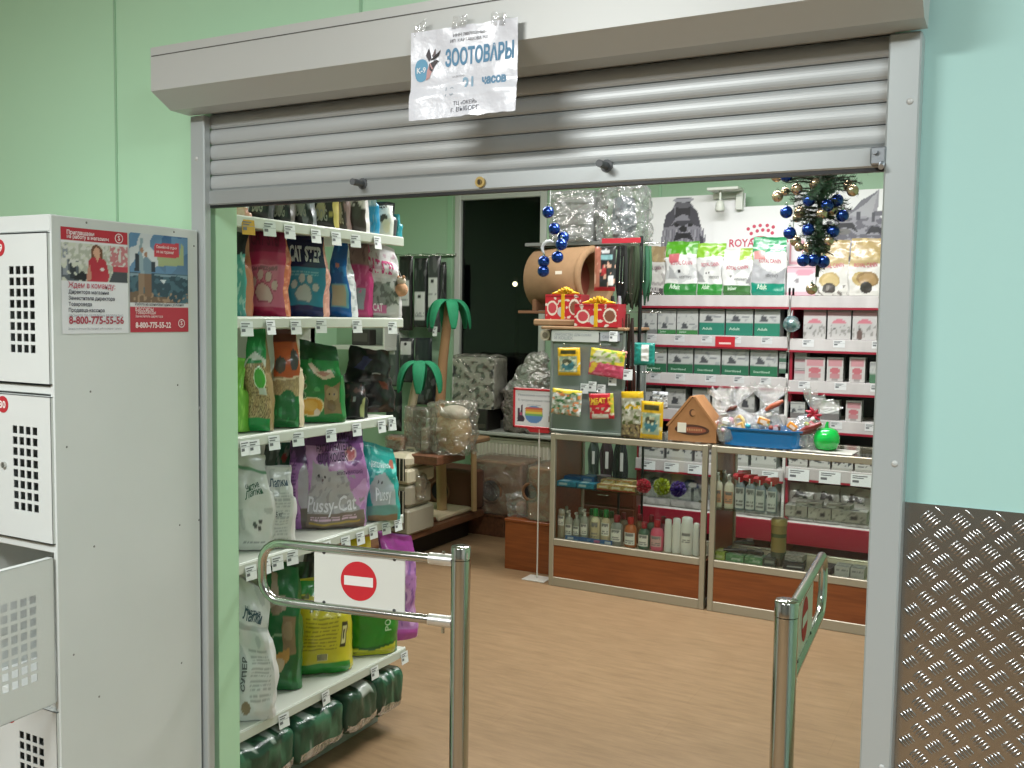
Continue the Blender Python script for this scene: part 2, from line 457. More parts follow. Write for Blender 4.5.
# back wall with window opening
X0w, X1w, Z0w, Z1w = Yp(455, 300, WY).x, Yp(546, 300, WY).x, .72, 2.56
mb = MB().box(WX0, X0w, WY, WY + .15, 0, 2.95).box(X1w, WX1, WY, WY + .15, 0, 2.95).box(X0w, X1w, WY, WY + .15, 0, Z0w).box(X0w, X1w, WY, WY + .15, Z1w, 2.95)
struct('wall_back', mb, M('back_wall_green', '98b899', rough=.5, bump=(120, .05, .002)))
struct('wall_left', MB().box(WX0 - .1, WX0, YB, WY, 0, 2.95), GREEN)
struct('wall_right', MB().box(WX1, WX1 + .1, YB, WY, 0, 2.95), GREEN)
struct('wall_corridor_left', MB().box(-5.4, -5.3, -3.6, YF, 0, 2.95), CEIL)
struct('wall_corridor_right', MB().box(2.9, 3.0, -3.6, YF, 0, 2.95), CEIL)
struct('wall_corridor_rear', MB().box(-5.4, 3.0, -3.7, -3.6, 0, 2.95), M('corridor_rear_wall', '8b8f8a', rough=.8))
struct('trim_2', MB().box(Yp(447, 300, WY).x, Yp(452, 300, WY).x, WY - .006, WY, 0, 2.95, None, .002).box(Yp(659, 180, WY).x, Yp(662, 180, WY).x, WY - .006, WY, 0, 2.95, None, .002), SEAM)
PVC = M('white_window_plastic', 'b9bdb6', rough=.35)
wn = empty('window_1', (0, 0, 0)); wn['kind'] = 'structure'
mb = MB(); t = .055
mb.box(X0w, X0w + t, WY - .02, WY + .06, Z0w, Z1w, None, .006).box(X1w - t, X1w, WY - .02, WY + .06, Z0w, Z1w, None, .006)
mb.box(X0w + t, X1w - t, WY - .02, WY + .06, Z0w, Z0w + t, None, .006).box(X0w + t, X1w - t, WY - .02, WY + .06, Z1w - t, Z1w, None, .006)
mb.build('window_frame', PVC, wn)
MB().box(X0w + t, X1w - t, WY + .015, WY + .024, Z0w + t, Z1w - t).build('pane', glassy('window_glass', '8d9291', .03), wn)
MB().box(X0w - .08, X1w + .25, WY - .29, WY + .02, Z0w - .03, Z0w, None, .008).build('window_sill', PVC, wn)
struct('ground_outside', MB().box(-12, 6, 6.8, 25, -.3, -.25), M('night_asphalt', '141414', rough=.9))

# ================================================================ ceiling lights
EM = M('light_diffuser', 'ffffff', emit=('fff8ec', 2.2))
def luminaire(x, y, lx, ly, label, power, colr, z=2.94, on=True):
    t = empty('ceiling_light', (x, y, z), 0, label, 'light', 'ceiling lights')
    MB().box(-lx / 2, lx / 2, -ly / 2, ly / 2, -.06, 0, None, .01).build('housing', STEEL, t)
    MB().box(-lx / 2 + .02, lx / 2 - .02, -ly / 2 + .02, ly / 2 - .02, -.066, -.06).build('diffuser', EM, t)
    l = bpy.data.lights.new('lamp', 'AREA'); l.shape = 'RECTANGLE'; l.size = lx; l.size_y = ly; l.energy = power; l.color = colr
    lo = bpy.data.objects.new('lamp', l); COL.objects.link(lo); lo.location = (x, y, z - .075)
for a in LAMPS: luminaire(*a)

# ================================================================ roller shutter
rs = empty('roller_shutter', (0, 0, 0), 0, 'grey aluminium roller shutter half lowered over the shop doorway', 'roller shutter')
xl, xr = -1.910, -.186
zb = 2.122
def xo(x): return x
prof = [(1.80, 2.094), (1.74, 2.096), (1.68, 2.131), (1.68, 2.234), (1.70, 2.240), (1.85, 2.242)]
prof = [(y, z - (.0 if z > 2.2 else 0)) for y, z in prof]
mb = MB(); n = len(prof)
for x in (xl, xr + .004):
    pass
v = [(xl, y, z) for y, z in prof] + [(xr, y, z) for y, z in prof]
mb.add(v, [(i, i + 1, n + i + 1, n + i) for i in range(n - 1)] + [tuple(range(n)), tuple(range(n, 2 * n))])
mb.build('housing', HOUS, rs)
mb = MB()
for x in (xl - .004, xr):   # end plates with their rivet
    v = [(x, y, z) for y, z in prof]; v2 = [(x + .004, y, z) for y, z in prof]
    mb.add(v + v2, [tuple(range(n)), tuple(range(n, 2 * n))] + [(i, i + 1, n + i + 1, n + i) for i in range(n - 1)])
split_build(mb, 'end_plate', HOUS, rs)
MB().box(xl, xr, 1.6785, 1.6805, 2.2125, 2.2142, '55554f').build('seam_line', PP, rs)
for nm, a, b in (('guide_rail', -1.91, -1.862), ('guide_rail', -.243, -.190)):
    MB().box(a, b, 1.798, 1.822 if a < -1 else 1.848, 0, 2.092, None, .003).build(nm, M('guide_paint', 'b3b9b8', rough=.35, metal=.3), rs)
mb = MB()
for x, z in ((-1.888, 1.985), (-.205, 1.975), (-.205, 1.35), (-1.888, 1.35), (-.205, .8)): mb.ball((x, 1.798, z), .006, 10, 6, sc=(1, .5, 1))
split_build(mb, 'rivet', HOUS, rs)
# slats: curved profile swept along x
mb = MB(); z = 1.907; P = []
while z < 2.16:
    for k in range(9):
        a = k / 8; P.append((1.8265 - .0065 * math.sin(PI * a) ** .45, z + a * .0362))
    P.append((1.8335, z + .0366)); P.append((1.8335, z + .0381)); z += .0385
v = [(-1.866, y, zz) for y, zz in P] + [(-.238, y, zz) for y, zz in P]; n = len(P)
mb.add(v, [(i, i + 1, n + i + 1, n + i) for i in range(n - 1)]); 
v = [(-1.866, y + .012, zz) for y, zz in P] + [(-.238, y + .012, zz) for y, zz in P]
mb.add(v, [(i, i + 1, n + i + 1, n + i) for i in range(n - 1)])
mb.build('slat_curtain', SHUT, rs)
MB().box(-1.866, -.238, 1.814, 1.836, 1.869, 1.906, None, .003).build('bottom_bar', M('bottom_bar_aluminium', 'a9adac', rough=.35, metal=.45), rs)
MB().box(-1.866, -.238, 1.818, 1.834, 1.8625, 1.869).build('rubber_seal', BLACK, rs)
for x, y in ((359, 183), (604, 165)):
    p = Yp(x, y, 1.80)
    MB().cyl((p.x, 1.815, p.z), (p.x, 1.775, p.z), .0075, 14).cyl((p.x, 1.816, p.z), (p.x, 1.812, p.z), .013, 14).build('stop_peg', M('grey_rubber_peg', '55585a', rough=.5), rs)
p = Yp(480, 182, 1.81)
MB().cyl((p.x, 1.816, p.z), (p.x, 1.808, p.z), .0115, 20, 'b79c5a').cyl((p.x, 1.8085, p.z), (p.x, 1.806, p.z), .006, 14, '6d5a2c').box(p.x - .0012, p.x + .0012, 1.8045, 1.807, p.z - .005, p.z + .004, '15120a').build('keyhole', PL, rs)
p = Yp(878, 157, 1.80)
MB().box(p.x - .013, p.x + .014, 1.795, 1.815, p.z - .014, p.z + .018, None, .003).cyl((p.x - .004, 1.795, p.z + .008), (p.x - .004, 1.788, p.z + .008), .0045, 10).cyl((p.x + .008, 1.797, p.z - .012), (p.x + .008, 1.782, p.z - .02), .005, 10).build('latch_bracket', M('zinc_bracket', 'a6abb0', rough=.3, metal=.8), rs)

# ================================================================ paper sign taped to the housing
c = [Yp(411, 33, 1.668), Yp(518, 17, 1.668), Yp(518, 108, 1.668), Yp(412, 122, 1.668)]
pw, ph = .2465, .177
ps = empty('paper_notice', (c[3].x, 1.668, c[3].z), 0, 'white paper shop notice with blue lettering and a dog, taped to the shutter housing', 'paper sign')
def curl(a, b): 
    return Vector((a, -.003 - .010 * ((a / pw - .5) ** 2 + (1 - b / ph) ** 3 * .2) - (.004 if b < .05 else 0) + .003 * noise.noise(Vector((a * 18, b * 18, 2))), b + (.003 * noise.noise(Vector((a * 40, 0, 1))) if b < .01 or b > ph - .01 else 0)))
def curlf(a, b): p = curl(a, b); p.y -= .0009; return p
mb = MB().grid(lambda u, v: curl(u * pw, v * ph), 24, 18, 'dedfe6')
mb.build('sheet', M('laminated_paper', attr=True, rough=.22, coat=.5, bump=(30, .5, .004)), ps)
bl = '5f8fb0'
mb = MB(); write(mb, 'ИНН 780700304601', curlf, pw * .56, ph * .885, width=.075, col='55555c', align='c'); mb.build('lettering', PP, ps)
mb = MB(); write(mb, 'ИП  КАРТАШОВА Н.Г.', curlf, pw * .56, ph * .825, width=.088, col='55555c', align='c'); mb.build('lettering', PP, ps)
mb = MB(); write(mb, 'ЗООТОВАРЫ', curlf, pw * .33, ph * .575, width=.157, col=bl, bold=.035, sy=1.75); mb.build('lettering', PP, ps)
mb = MB(); write(mb, 'часов', curlf, pw * .68, ph * .33, width=.055, col='6f97b5', bold=.05, sy=1.2); mb.build('lettering', PP, ps)
mb = MB(); write(mb, '21', curlf, pw * .50, ph * .29, width=.024, col='8fb0c6', bold=.03, sy=1.2); mb.build('lettering', PP, ps)
mb = MB(); write(mb, '10', curlf, pw * .34, ph * .24, width=.020, col='aab4bd', bold=.0, sy=1); mb.build('lettering', PP, ps)
mb = MB(); write(mb, 'тел. ВКУСНО', curlf, pw * .40, ph * .44, width=.028, col='90939c'); mb.build('lettering', PP, ps)
mb = MB(); write(mb, 'ТЦ «ОКЕЙ»', curlf, pw * .42, ph * .13, width=.055, col='5b5c66'); mb.build('lettering', PP, ps)
mb = MB(); write(mb, 'г. ВЫБОРГ', curlf, pw * .40, ph * .055, width=.065, col='5b5c66'); mb.build('lettering', PP, ps)

mb = MB()
e = lambda cx, cy, rx, ry, col, n=18: mb.add([curlf(cx + rx * math.cos(2 * PI * k / n) * (1 - .12 * math.cos(4 * PI * k / n)), cy + ry * math.sin(2 * PI * k / n)) for k in range(n)], [tuple(range(n))], col)
e(.026, .099, .018, .023, '6aa3c2')
def poly(pts, col): mb.add([curlf(a, b) - Vector((0, .0004, 0)) for a, b in pts], [tuple(range(len(pts)))], col)
poly([(.036, .128), (.043, .142), (.049, .122), (.044, .115)], '4a4448'); poly([(.050, .125), (.058, .140), (.060, .120)], '6d5f60')
poly([(.046, .117), (.071, .136), (.066, .124), (.056, .118)], '2d2a2c'); poly([(.044, .110), (.060, .118), (.067, .114), (.058, .106), (.052, .094), (.046, .098)], '4b4346')
poly([(.040, .098), (.047, .112), (.054, .100), (.046, .082), (.038, .078)], 'c79a98')
write(mb, 'K-9', lambda a, b: curlf(a, b) - Vector((0, .0006, 0)), .026, .094, width=.022, col='e9eef2', align='c', bold=.02)
mb.build('dog_emblem', PP, ps)
for x, y, r in ((.245 / 2 - .01, ph + .008, 0), (.018, ph + .006, .5), (.2, ph + .002, -.2)):
    MB().grid(lambda u, v: Vector((x + (u - .5) * .034 * math.cos(r) + v * .004, -.004 - .002 * math.sin(u * 9), y + (v - .5) * .024 + (u - .5) * .03 * math.sin(r))), 6, 4).build('tape_strip', CRYS, ps)

# ================================================================ diamond plate
X0, X1, Z1 = -.190, .62, 1.276
dp = empty('diamond_plate_panel', (X0, 1.85, 0), 0, 'aluminium diamond tread plate covering the lower green wall right of the shutter', 'metal panel')
DP = M('tread_plate_aluminium', 'b4b2b0', rough=.24, metal=1.0, bump=(30, .03, .002))
MB().box(0, X1 - X0, -.003, 0, 0, Z1).build('sheet', DP, dp)
mb = MB(); P_ = .0485; L, Wd = .0125, .0030
cells = [(a * P_ + .018, b * P_ + .012, -1) for a in range(-1, 18) for b in range(-1, 28)] + [((a + .5) * P_ + .018, (b + .5) * P_ + .012, 1) for a in range(-1, 18) for b in range(-1, 28)]
for cx, cz, s in cells:
    for k in range(-2, 3):
        ox, oz = cx - s * k * .0047, cz + k * .0040
        dx, dz = .7071, s * .7071; l = L * (1 - .06 * abs(k))
        if ox - l < .0 or oz - l * .75 < 0 or ox + l > X1 - X0 or oz + l * .75 > Z1: continue
        nx, nz = -dz * Wd * .8, dx * Wd * .8
        vs = [(ox - dx * l, -.003, oz - dz * l), (ox + dx * l, -.003, oz + dz * l)]
        for t in (-.5, .5): vs += [(ox + dx * l * t + nx, -.003, oz + dz * l * t + nz), (ox + dx * l * t - nx, -.003, oz + dz * l * t - nz), (ox + dx * l * t, -.0062, oz + dz * l * t)]
        mb.add(vs, [(0, 2, 4), (0, 4, 3), (2, 5, 7, 4), (4, 7, 6, 3), (5, 1, 7), (7, 1, 6)], smooth=True)
o = mb.build('tread_bars', DP, dp); tag(o, kind='stuff')
mb = MB()
for x, z in ((.118, 1.23), (.118, .65), (.118, .08), (.55, 1.23)): mb.ball((x, -.003, z), .005, 10, 6, sc=(1, .6, 1))
split_build(mb, 'rivet', CHROME, dp)

# ================================================================ lockers
LX0, LX1, LY0, LY1, LZ = -2.52, -1.88, 1.375, 1.792, 1.804
lk = empty('locker_cabinet', ((LX0 + LX1) / 2, (LY0 + LY1) / 2, 0), 0, 'grey steel bag locker cabinet with perforated doors at the left of the shutter', 'locker')
ox, oy = (LX0 + LX1) / 2, (LY0 + LY1) / 2
def lb(mb, x0, x1, y0, y1, z0, z1, ch=.002): return mb.box(x0 - ox, x1 - ox, y0 - oy, y1 - oy, z0, z1, None, ch)
mb = MB(); tk = .012
lb(mb, LX1 - tk, LX1, LY0, LY1, 0, LZ); lb(mb, LX0, LX0 + tk, LY0, LY1, 0, LZ); lb(mb, LX0 + .002, LX1 - .002, LY1 - tk, LY1 - .001, 0.001, LZ - .001); lb(mb, LX0 + .002, LX1 - .002, LY0 + .002, LY1 - .002, LZ - tk, LZ - .0005)
lb(mb, (LX0 + LX1) / 2 - .008, (LX0 + LX1) / 2 + .008, LY0 + .002, LY1, .02, LZ - .01)
rows = [(1.434, 1.766), (1.080, 1.408), (.722, 1.052), (.372, .700), (.02, .35)]
for z0, z1 in rows: lb(mb, LX0 + .01, LX1 - .01, LY0 + .003, LY1 - .01, z0 - .022, z0 - .004)
lb(mb, LX0, LX1 - .0015, LY0 - .0015, LY0 + .02, 1.768, LZ + .0008)
mb.build('carcass', LOCK, lk)
mb = MB()
for px, py in ((86.5, 222.6), (174, 232), (194, 246), (90.5, 391.5), (177.7, 385), (66.8, 447), (94.3, 546.4), (179.7, 525), (199, 520), (73.7, 654.7), (181.6, 662.9), (99.3, 696.6)):
    q = Xp(px, py, LX1); mb.ball((LX1 - ox, q.y - oy, q.z), .0026, 8, 5, '6f716b', sc=(.4, 1, 1))
split_build(mb, 'rivet', PL, lk)
def perf_panel(mb, w, z0, z1, cols, rws, hw, hh, px, pz, cz, th=.0015, x_off=0):
    """door sheet lying in the x-z plane from x=0..w with a grid of real holes"""
    xs = [0]; zs = [z0]
    sx = w / 2 + x_off - (cols - 1) * px / 2
    for i in range(cols): xs += [sx + i * px - hw / 2, sx + i * px + hw / 2]
    sz = cz - (rws - 1) * pz / 2
    for j in range(rws): zs += [sz + j * pz - hh / 2, sz + j * pz + hh / 2]
    xs.append(w); zs.append(z1); ny = len(zs)
    for y in (0, th):
        vs = [(x, y, z) for x in xs for z in zs]; fs = []
        for i in range(len(xs) - 1):
            for j in range(ny - 1):
                if i % 2 and j % 2: continue
                fs.append((i * ny + j, (i + 1) * ny + j, (i + 1) * ny + j + 1, i * ny + j + 1))
        mb.add(vs, fs)
def locker_door(x0, z0, z1, ang, hinge, num, red, nz, name='door'):
    """hinge on the right edge; local frame: sheet spans -w..0"""
    wd = .302; HX = Yp(20.5, 385, 1.361).x if x0 > -2 else x0 - wd / 2
    root = empty(name, (x0 - ox, LY0 - .006 - oy, 0)); root.parent = lk; root.rotation_euler = (0, 0, ang)
    mb = MB(); perf_panel(mb, wd, z0, z1, 4, 8, .0160, .0175, .0232, .0248, (z0 + z1) / 2 - .002, x_off=HX - (x0 - wd / 2))
    for i in range(len(mb.v)): mb.v[i] = (mb.v[i][0] - wd, mb.v[i][1], mb.v[i][2])
    mb.box(-wd, 0, 0, .016, z0, z0 + .002).box(-wd, 0, 0, .016, z1 - .002, z1).box(-.002, 0, 0, .016, z0, z1).box(-wd, -wd + .002, 0, .016, z0, z1)
    mb.build('door_sheet', LOCK, root)
    cx = -wd / 2 - .014
    mb = MB().cyl((cx, 0, nz), (cx, -.001, nz), .019, 28, 'b3262f')
    if num: write(mb, num, lambda a, b: Vector((a, -.0016, b)), cx, nz - .008, size=.023, col='e4dcd6', align='c', bold=.03)
    mb.build('number_disc', PP, root)
    return root
GAP = .008; HX = Yp(20.5, 385, 1.361).x
d1 = locker_door(-1.8835, 1.434, 1.766, 0, 0, '29', 1, 1.735)
LKX = Yp(5, 467, 1.369).x + 1.8835
d2 = locker_door(-1.8835, 1.080, 1.408, 0, 0, '30', 1, 1.383)
MB().cyl((LKX, 0, 1.245), (LKX, -.006, 1.245), .007, 16, '8f9092').box(LKX - .001, LKX + .001, -.008, -.006, 1.24, 1.25, '222222').build('lock', CHROME, d2)
fr = F(0, 571.7, 1.052)
ang = math.atan2(-(fr.y - (LY0 - .014)), -(fr.x + 1.893))
ang = math.atan2(-(fr.y - LY0), (-1.8835 - fr.x)) 
d3 = locker_door(-1.8835, .722, 1.052, ang, 0, '', 1, .842)
d4 = locker_door(-1.8835, .372, .700, 0, 0, '', 1, .66)
d5 = locker_door(-1.8835, .02, .350, 0, 0, '', 1, .3)
for z0, z1 in rows:
    r = locker_door((LX0 + LX1) / 2 - .008, z0, z1, 0, 0, '', 1, z1 - .03)

# ================================================================ posters on the locker side (they face +X)
def side_panel(name, px, label):
    a, b, c2, d2_ = [Xp(x, y, LX1 + .0012) for x, y in px]
    y0, y1 = (a.y + d2_.y) / 2, (b.y + c2.y) / 2; z1, z0 = (a.z + b.z) / 2, (c2.z + d2_.z) / 2
    r = empty(name, (LX1 + .0012, y0, z0), 0, label, 'poster', 'job posters on the locker')
    return r, y1 - y0, z1 - z0
def psheet(r, w, h, design, nu=70, nv=95):
    MB().grid(lambda u, v: Vector((0, u * w, v * h)), nu, nv, lambda u, v: paint(design, u, v), smooth=False).build('sheet', PP, r)
r, w, h = side_panel('job_poster', [(60, 227), (127, 232), (129, 334), (63, 333)], 'white job poster with red header and a woman in a red waistcoat, on locker')
RED = 'b72f3c'
des = [('f', 'dcdee0'), ('r', 0, .88, 1, 1, RED), ('r', 0, .50, 1, .86, 'aeb3a4'), ('r', 0, .5, .25, .7, '565e66'), ('r', .02, .55, .09, .84, '8b929a'), ('r', .12, .52, .2, .66, '31363c'), ('n', 12, 16, 3, .15, .5, .86, 'c9cdbd'), ('r', .72, .66, 1, .86, 'c07b80'), ('n', 20, 24, 9, .1, .66, .86, 'cfd0c9'),
       ('p', [(.7, .5), (.78, .62), (1, .6), (1, .5)], '3d4248'), ('p', [(.14, .52), (.3, .6), (.38, .56), (.34, .5)], '23262a'),
       ('p', [(.38, .5), (.40, .70), (.47, .745), (.58, .745), (.66, .70), (.71, .56), (.68, .5)], 'b2303f'), ('p', [(.36, .5), (.38, .62), (.42, .66), (.44, .52)], 'c08a76'), ('e', .52, .79, .085, .065, '6b4630'), ('r', .44, .73, .47, .79, '6b4630'), ('r', .585, .72, .61, .79, '6b4630'), ('e', .52, .78, .052, .052, 'd0a489'), ('p', [(.49, .745), (.53, .69), (.57, .745)], 'd0a489'), ('e', .60, .62, .03, .02, 'e0d6d4'), ('r', .76, .61, 1, .655, 'b33a48')]
psheet(r, w, h, des)
f2 = lambda a, b: Vector((.0012, a * w, b * h))
mb = MB(); k = w / h
for s, u, v, ww, cl, bo in (('Приглашаем', .08, .935, .40, 'ecd9da', .03), ('на работу в магазины', .08, .898, .62, 'ecd9da', .03), ('Ждем в команду:', .09, .435, .70, 'b8485a', .01), ('Директора магазина', .09, .380, .60, '4a4c55', .02), ('Заместителя директора', .09, .322, .69, '4a4c55', .02), ('Товароведа', .09, .265, .34, '4a4c55', .02), ('Продавца-кассира', .09, .208, .53, '4a4c55', .02), ('ЗВОНИТЕ ПО ТЕЛЕФОНУ БЕСПЛАТНО', .09, .160, .82, '9a9ca2', 0), ('8-800-775-55-56', .09, .095, .83, 'a8414f', .03), ('Звонок по России бесплатный, работа рядом с домом', .08, .040, .8, '8d8f98', 0)):
    mb = MB(); write(mb, s, f2, u, v, width=ww, col=cl, bold=bo, sy=k * (1.25 if 'Ждем' in s else 1.1)); mb.build('lettering', PP, r)
mb = MB()
def ring(mb, cu, cv, ru, col, fw=1.0, n=24, th=.2):
    vs = []
    for k2 in range(n):
        a = 2 * PI * k2 / n
        for q in (1, 1 - th): vs.append(f2(cu + ru * q * math.cos(a), cv + ru * q * k * math.sin(a)))
    mb.add(vs, [(2 * i, 2 * ((i + 1) % n), 2 * ((i + 1) % n) + 1, 2 * i + 1) for i in range(n)], col)
ring(mb, .86, .935, .065, 'e6d4d5'); write(mb, 'S', f2, .86, .915, size=.09, col='e6d4d5', align='c', bold=.03, sy=k)
mb.build('emblem', PP, r)
r, w, h = side_panel('job_poster', [(128.5, 233), (187, 237), (189, 332), (131, 332)], 'blue mountain job poster with two hikers and a red lower band, on locker side')
des = [('f', 'b23442'), ('r', 0, .26, 1, .305, 'd5d6d6'), ('g', .305, 1, '6f8da0', '2f5c86'), ('e', .18, .82, .34, .3, 'c8ced0'), ('n', 5, 6, 5, .05, .6, 1, '5f86a6'), ('r', 0, .305, 1, .6, '2b4652'), ('n', 9, 14, 2, .05, .305, .6, '436470'), ('p', [(0, .56), (.3, .60), (.6, .57), (.8, .59), (1, .55), (1, .6), (0, .6)], '7e97a2'), ('p', [(.5, .54), (.56, .5), (.62, .54)], 'cdd8da'),
       ('p', [(0, .305), (0, .40), (.15, .42), (.35, .37), (.6, .36), (.78, .305)], '6e5a48'), ('n', 18, 20, 4, .2, .305, .4, '9b836a'), ('p', [(.08, .62), (.10, .80), (.18, .78), (.16, .62)], '27323c'), ('p', [(.32, .62), (.32, .72), (.42, .72), (.43, .62)], '27323c'),
       ('p', [(.17, .6), (.15, .78), (.18, .95), (.22, .95), (.21, .79), (.26, .7), (.25, .6)], '8aa0a8'), ('e', .205, .83, .03, .026, 'a98268'), ('p', [(.24, .58), (.22, .72), (.27, .79), (.36, .72), (.36, .58)], '6d8896'), ('e', .27, .79, .03, .026, '9a7358'), ('p', [(.14, .38), (.15, .6), (.24, .6), (.23, .38)], '8c7660'), ('p', [(.25, .36), (.24, .6), (.35, .6), (.36, .36)], '7b614b'),
       ('p', [(.40, .77), (.42, .91), (.85, .93), (.84, .78)], 'bb3a45'), ('p', [(.48, .68), (.46, .77), (.84, .78), (.88, .93), (.93, .90), (.93, .70)], '9aa77a')]
psheet(r, w, h, des, 60, 95); k = w / h
f2 = lambda a, b: Vector((.0012, a * w, b * h)); mb = MB()
for s, u, v, ww, cl, bo in (('Семейный отдых', .44, .865, .36, 'e6ccca', .02), ('не за горами!', .44, .815, .30, 'e6ccca', .02), ('Работа на взаимовыгодных условиях', .08, .272, .84, '3d3f45', .01), ('Кассиры', .08, .215, .30, 'e6ccca', .01), ('Товароведы', .08, .185, .34, 'e6ccca', .01), ('Заместитель директора', .08, .150, .46, 'e6ccca', .01), ('8-800-775-55-22', .08, .045, .60, 'ecdad8', .03)):
    mb = MB(); write(mb, s, f2, u, v, width=ww, col=cl, bold=bo, sy=k * 1.2); mb.build('lettering', PP, r)
mb = MB(); ring(mb, .87, .09, .06, 'e6d4d5'); write(mb, 'S', f2, .87, .072, size=.08, col='e6d4d5', align='c', bold=.03, sy=k); mb.build('emblem', PP, r)

# ================================================================ turnstile gates
def gate(post, z_top, rails, tip_pts, label, sign, name='turnstile_gate'):
    r = empty(name, (post[0], post[1], 0), 0, label, 'turnstile gate', 'chrome entrance gates')
    MB().lathe([(.0254, .012), (.0254, z_top - .036)], 32).build('post', CHROME, r)
    MB().lathe([(.0257, z_top - .034), (.0257, z_top - .004), (.024, z_top), (0, z_top)], 32).build('post_cap', CHROME, r)
    MB().lathe([(0, .0), (.06, 0), (.06, .006), (.05, .012), (.0254, .014)], 32).build('floor_flange', CHROME, r)
    return r
def arc(c, a, b, r0, n=8): return [c + a * math.cos(t) * r0 + b * math.sin(t) * r0 for t in [PI / 2 * (1 - 2 * i / n) for i in range(n + 1)]]
def arm(r, z1, z0, rr, dirv, length, t_r=.0125):
    dirv = dirv.normalized(); zc = (z1 + z0) / 2; R0 = (z1 - z0) / 2; c = dirv * (length - R0) + Vector((0, 0, zc))
    rc = min(R0, .06)
    pts = [dirv * .03 + Vector((0, 0, z1))]
    for i in range(7):
        t = PI / 2 * (1 - i / 6); pts.append(dirv * (length - rc + rc * math.cos(t)) + Vector((0, 0, z1 - rc + rc * math.sin(t))))
    for i in range(7):
        t = -PI / 2 * i / 6; pts.append(dirv * (length - rc + rc * math.cos(t)) + Vector((0, 0, z0 + rc + rc * math.sin(t))))
    pts.append(dirv * .03 + Vector((0, 0, z0)))
    MB().tube(pts, t_r, 16).build('arm', CHROME, r)
    mb = MB()
    for z in (z1, z0): mb.cyl(dirv * .022 + Vector((0, 0, z)), dirv * .088 + Vector((0, 0, z)), .0158, 18)
    split_build(mb, 'collar', M('satin_collar_steel', 'e2e2de', rough=.32, metal=.85), r)
    mb = MB().cyl(dirv * .048 + Vector((0, 0, z0 - .012)), dirv * .048 + Vector((0, 0, z0 - .032)), .004, 8).cyl(dirv * .048 + Vector((0, 0, z1 + .012)), dirv * .048 + Vector((0, 0, z1 + .022)), .004, 8)
    split_build(mb, 'grub_screw', CHROME, r)
def gate_sign(r, dirv, a, b, z0, z1, nrm, both=True):
    """white plate between rails, from a to b along the arm"""
    dirv = dirv.normalized(); nrm = nrm.normalized()
    g = lambda u, v, o=0: dirv * u + Vector((0, 0, v)) + nrm * o
    s = MB().prism([(a, z0), (b, z0), (b, z1), (a, z1)], lambda x, y, t: g(x, y, t - .002), .004).build('sign_plate', M('white_sign_plastic', 'd8d9d2', rough=.3), r)
    m, zc, R = (a + b) / 2, (z0 + z1) / 2, (z1 - z0) * .365
    for sg in (1, -1):
        mb = MB(); circ = [(m + R * math.cos(2 * PI * k / 36), zc + R * math.sin(2 * PI * k / 36)) for k in range(36)]
        mb.add([g(x, y, sg * .0026) for x, y in circ], [tuple(range(36))], 'c5202c'); mb.build('no_entry_disc', PP, s)
        mb = MB(); mb.add([g(x, y, sg * .0032) for x, y in [(m - R * .8, zc - R * .24), (m + R * .8, zc - R * .24), (m + R * .8, zc + R * .24), (m - R * .8, zc + R * .24)]], [(0, 1, 2, 3)], 'e6e2de'); mb.build('no_entry_bar', PP, s)
    mb = MB()
    for u in (a + .03, b - .03):
        for z in (z0 + .004, z1 - .004): mb.ball(g(u, z, 0), .006, 8, 6, '2a2a2a')
    split_build(mb, 'clip', PL, s)
pl = F(461, 546, 1.0)
zt, zl = Yp(439, 559, pl.y - .01).z, Yp(437, 620, pl.y - .01).z
gl_ = gate((pl.x, pl.y), 1.0, None, None, 'chrome swing gate post with long arm and no-entry plate, left of the entrance', None)
tipL = F(262, 541.5, zt); dL = Vector((tipL.x - pl.x, tipL.y - pl.y, 0)); LL = dL.length
arm(gl_, zt, zl, 0, dL, LL)
na = Vector((dL.y, -dL.x, 0)).normalized()
qa = [F(x, y, zt - .02) for x, y in ((400, 566), (310, 556))]
ua = [ (q - Vector((pl.x, pl.y, 0))).dot(dL.normalized()) for q in qa]
gate_sign(gl_, dL, ua[0], ua[1], zl + .008, zt - .008, na)
pr = F(787, 600, 1.0)
gr_ = gate((pr.x, pr.y), 1.0, None, None, 'chrome swing gate post with arm pointing into the shop, right of the entrance', None)
zt2, zl2 = zt, zl
tipR = F(824, 552, zt2); dR = Vector((tipR.x - pr.x, tipR.y - pr.y, 0)); LR = dR.length
arm(gr_, zt2, zl2, 0, dR, LR)
gate_sign(gr_, dR, ua[0] * .9, min(ua[1], LR - .16), zl2 + .008, zt2 - .008, Vector((-dR.y, dR.x, 0)))
print('GATE', pl, zt, zl, LL, pr, LR, ua, tipR)
# ================================================================ left gondola of bags
GX, GY0, GY1 = -2.10, 2.03, 3.02
SZ = [1.888, 1.585, 1.222, .833, .307]
go = empty('gondola_shelf', (GX - .22, (GY0 + GY1) / 2, 0), 0, 'white steel gondola with five tiers of pet food and litter bags, along the left side', 'shelf unit')
gx, gy = GX - .22, (GY0 + GY1) / 2
def gb(mb, x0, x1, y0, y1, z0, z1, ch=.002, col=None): return mb.box(x0 - gx, x1 - gx, y0 - gy, y1 - gy, z0, z1, col, ch)
gb(MB(), GX - .44, GX - .425, GY0, GY1, .05, 2.25).build('back_panel', STEEL, go)
for y in (GY0 + .005, GY1 - .03): gb(MB(), GX - .47, GX - .425, y, y + .03, 0, 2.28).build('upright', STEEL, go)
gb(MB(), GX - .44, GX - .10, GY0 + .01, GY1 - .01, 0, .07).build('base_plinth', M('grey_plinth_steel', '8f938c', rough=.5), go)
TAG = M('price_tag_paper', attr=True, rough=.45)
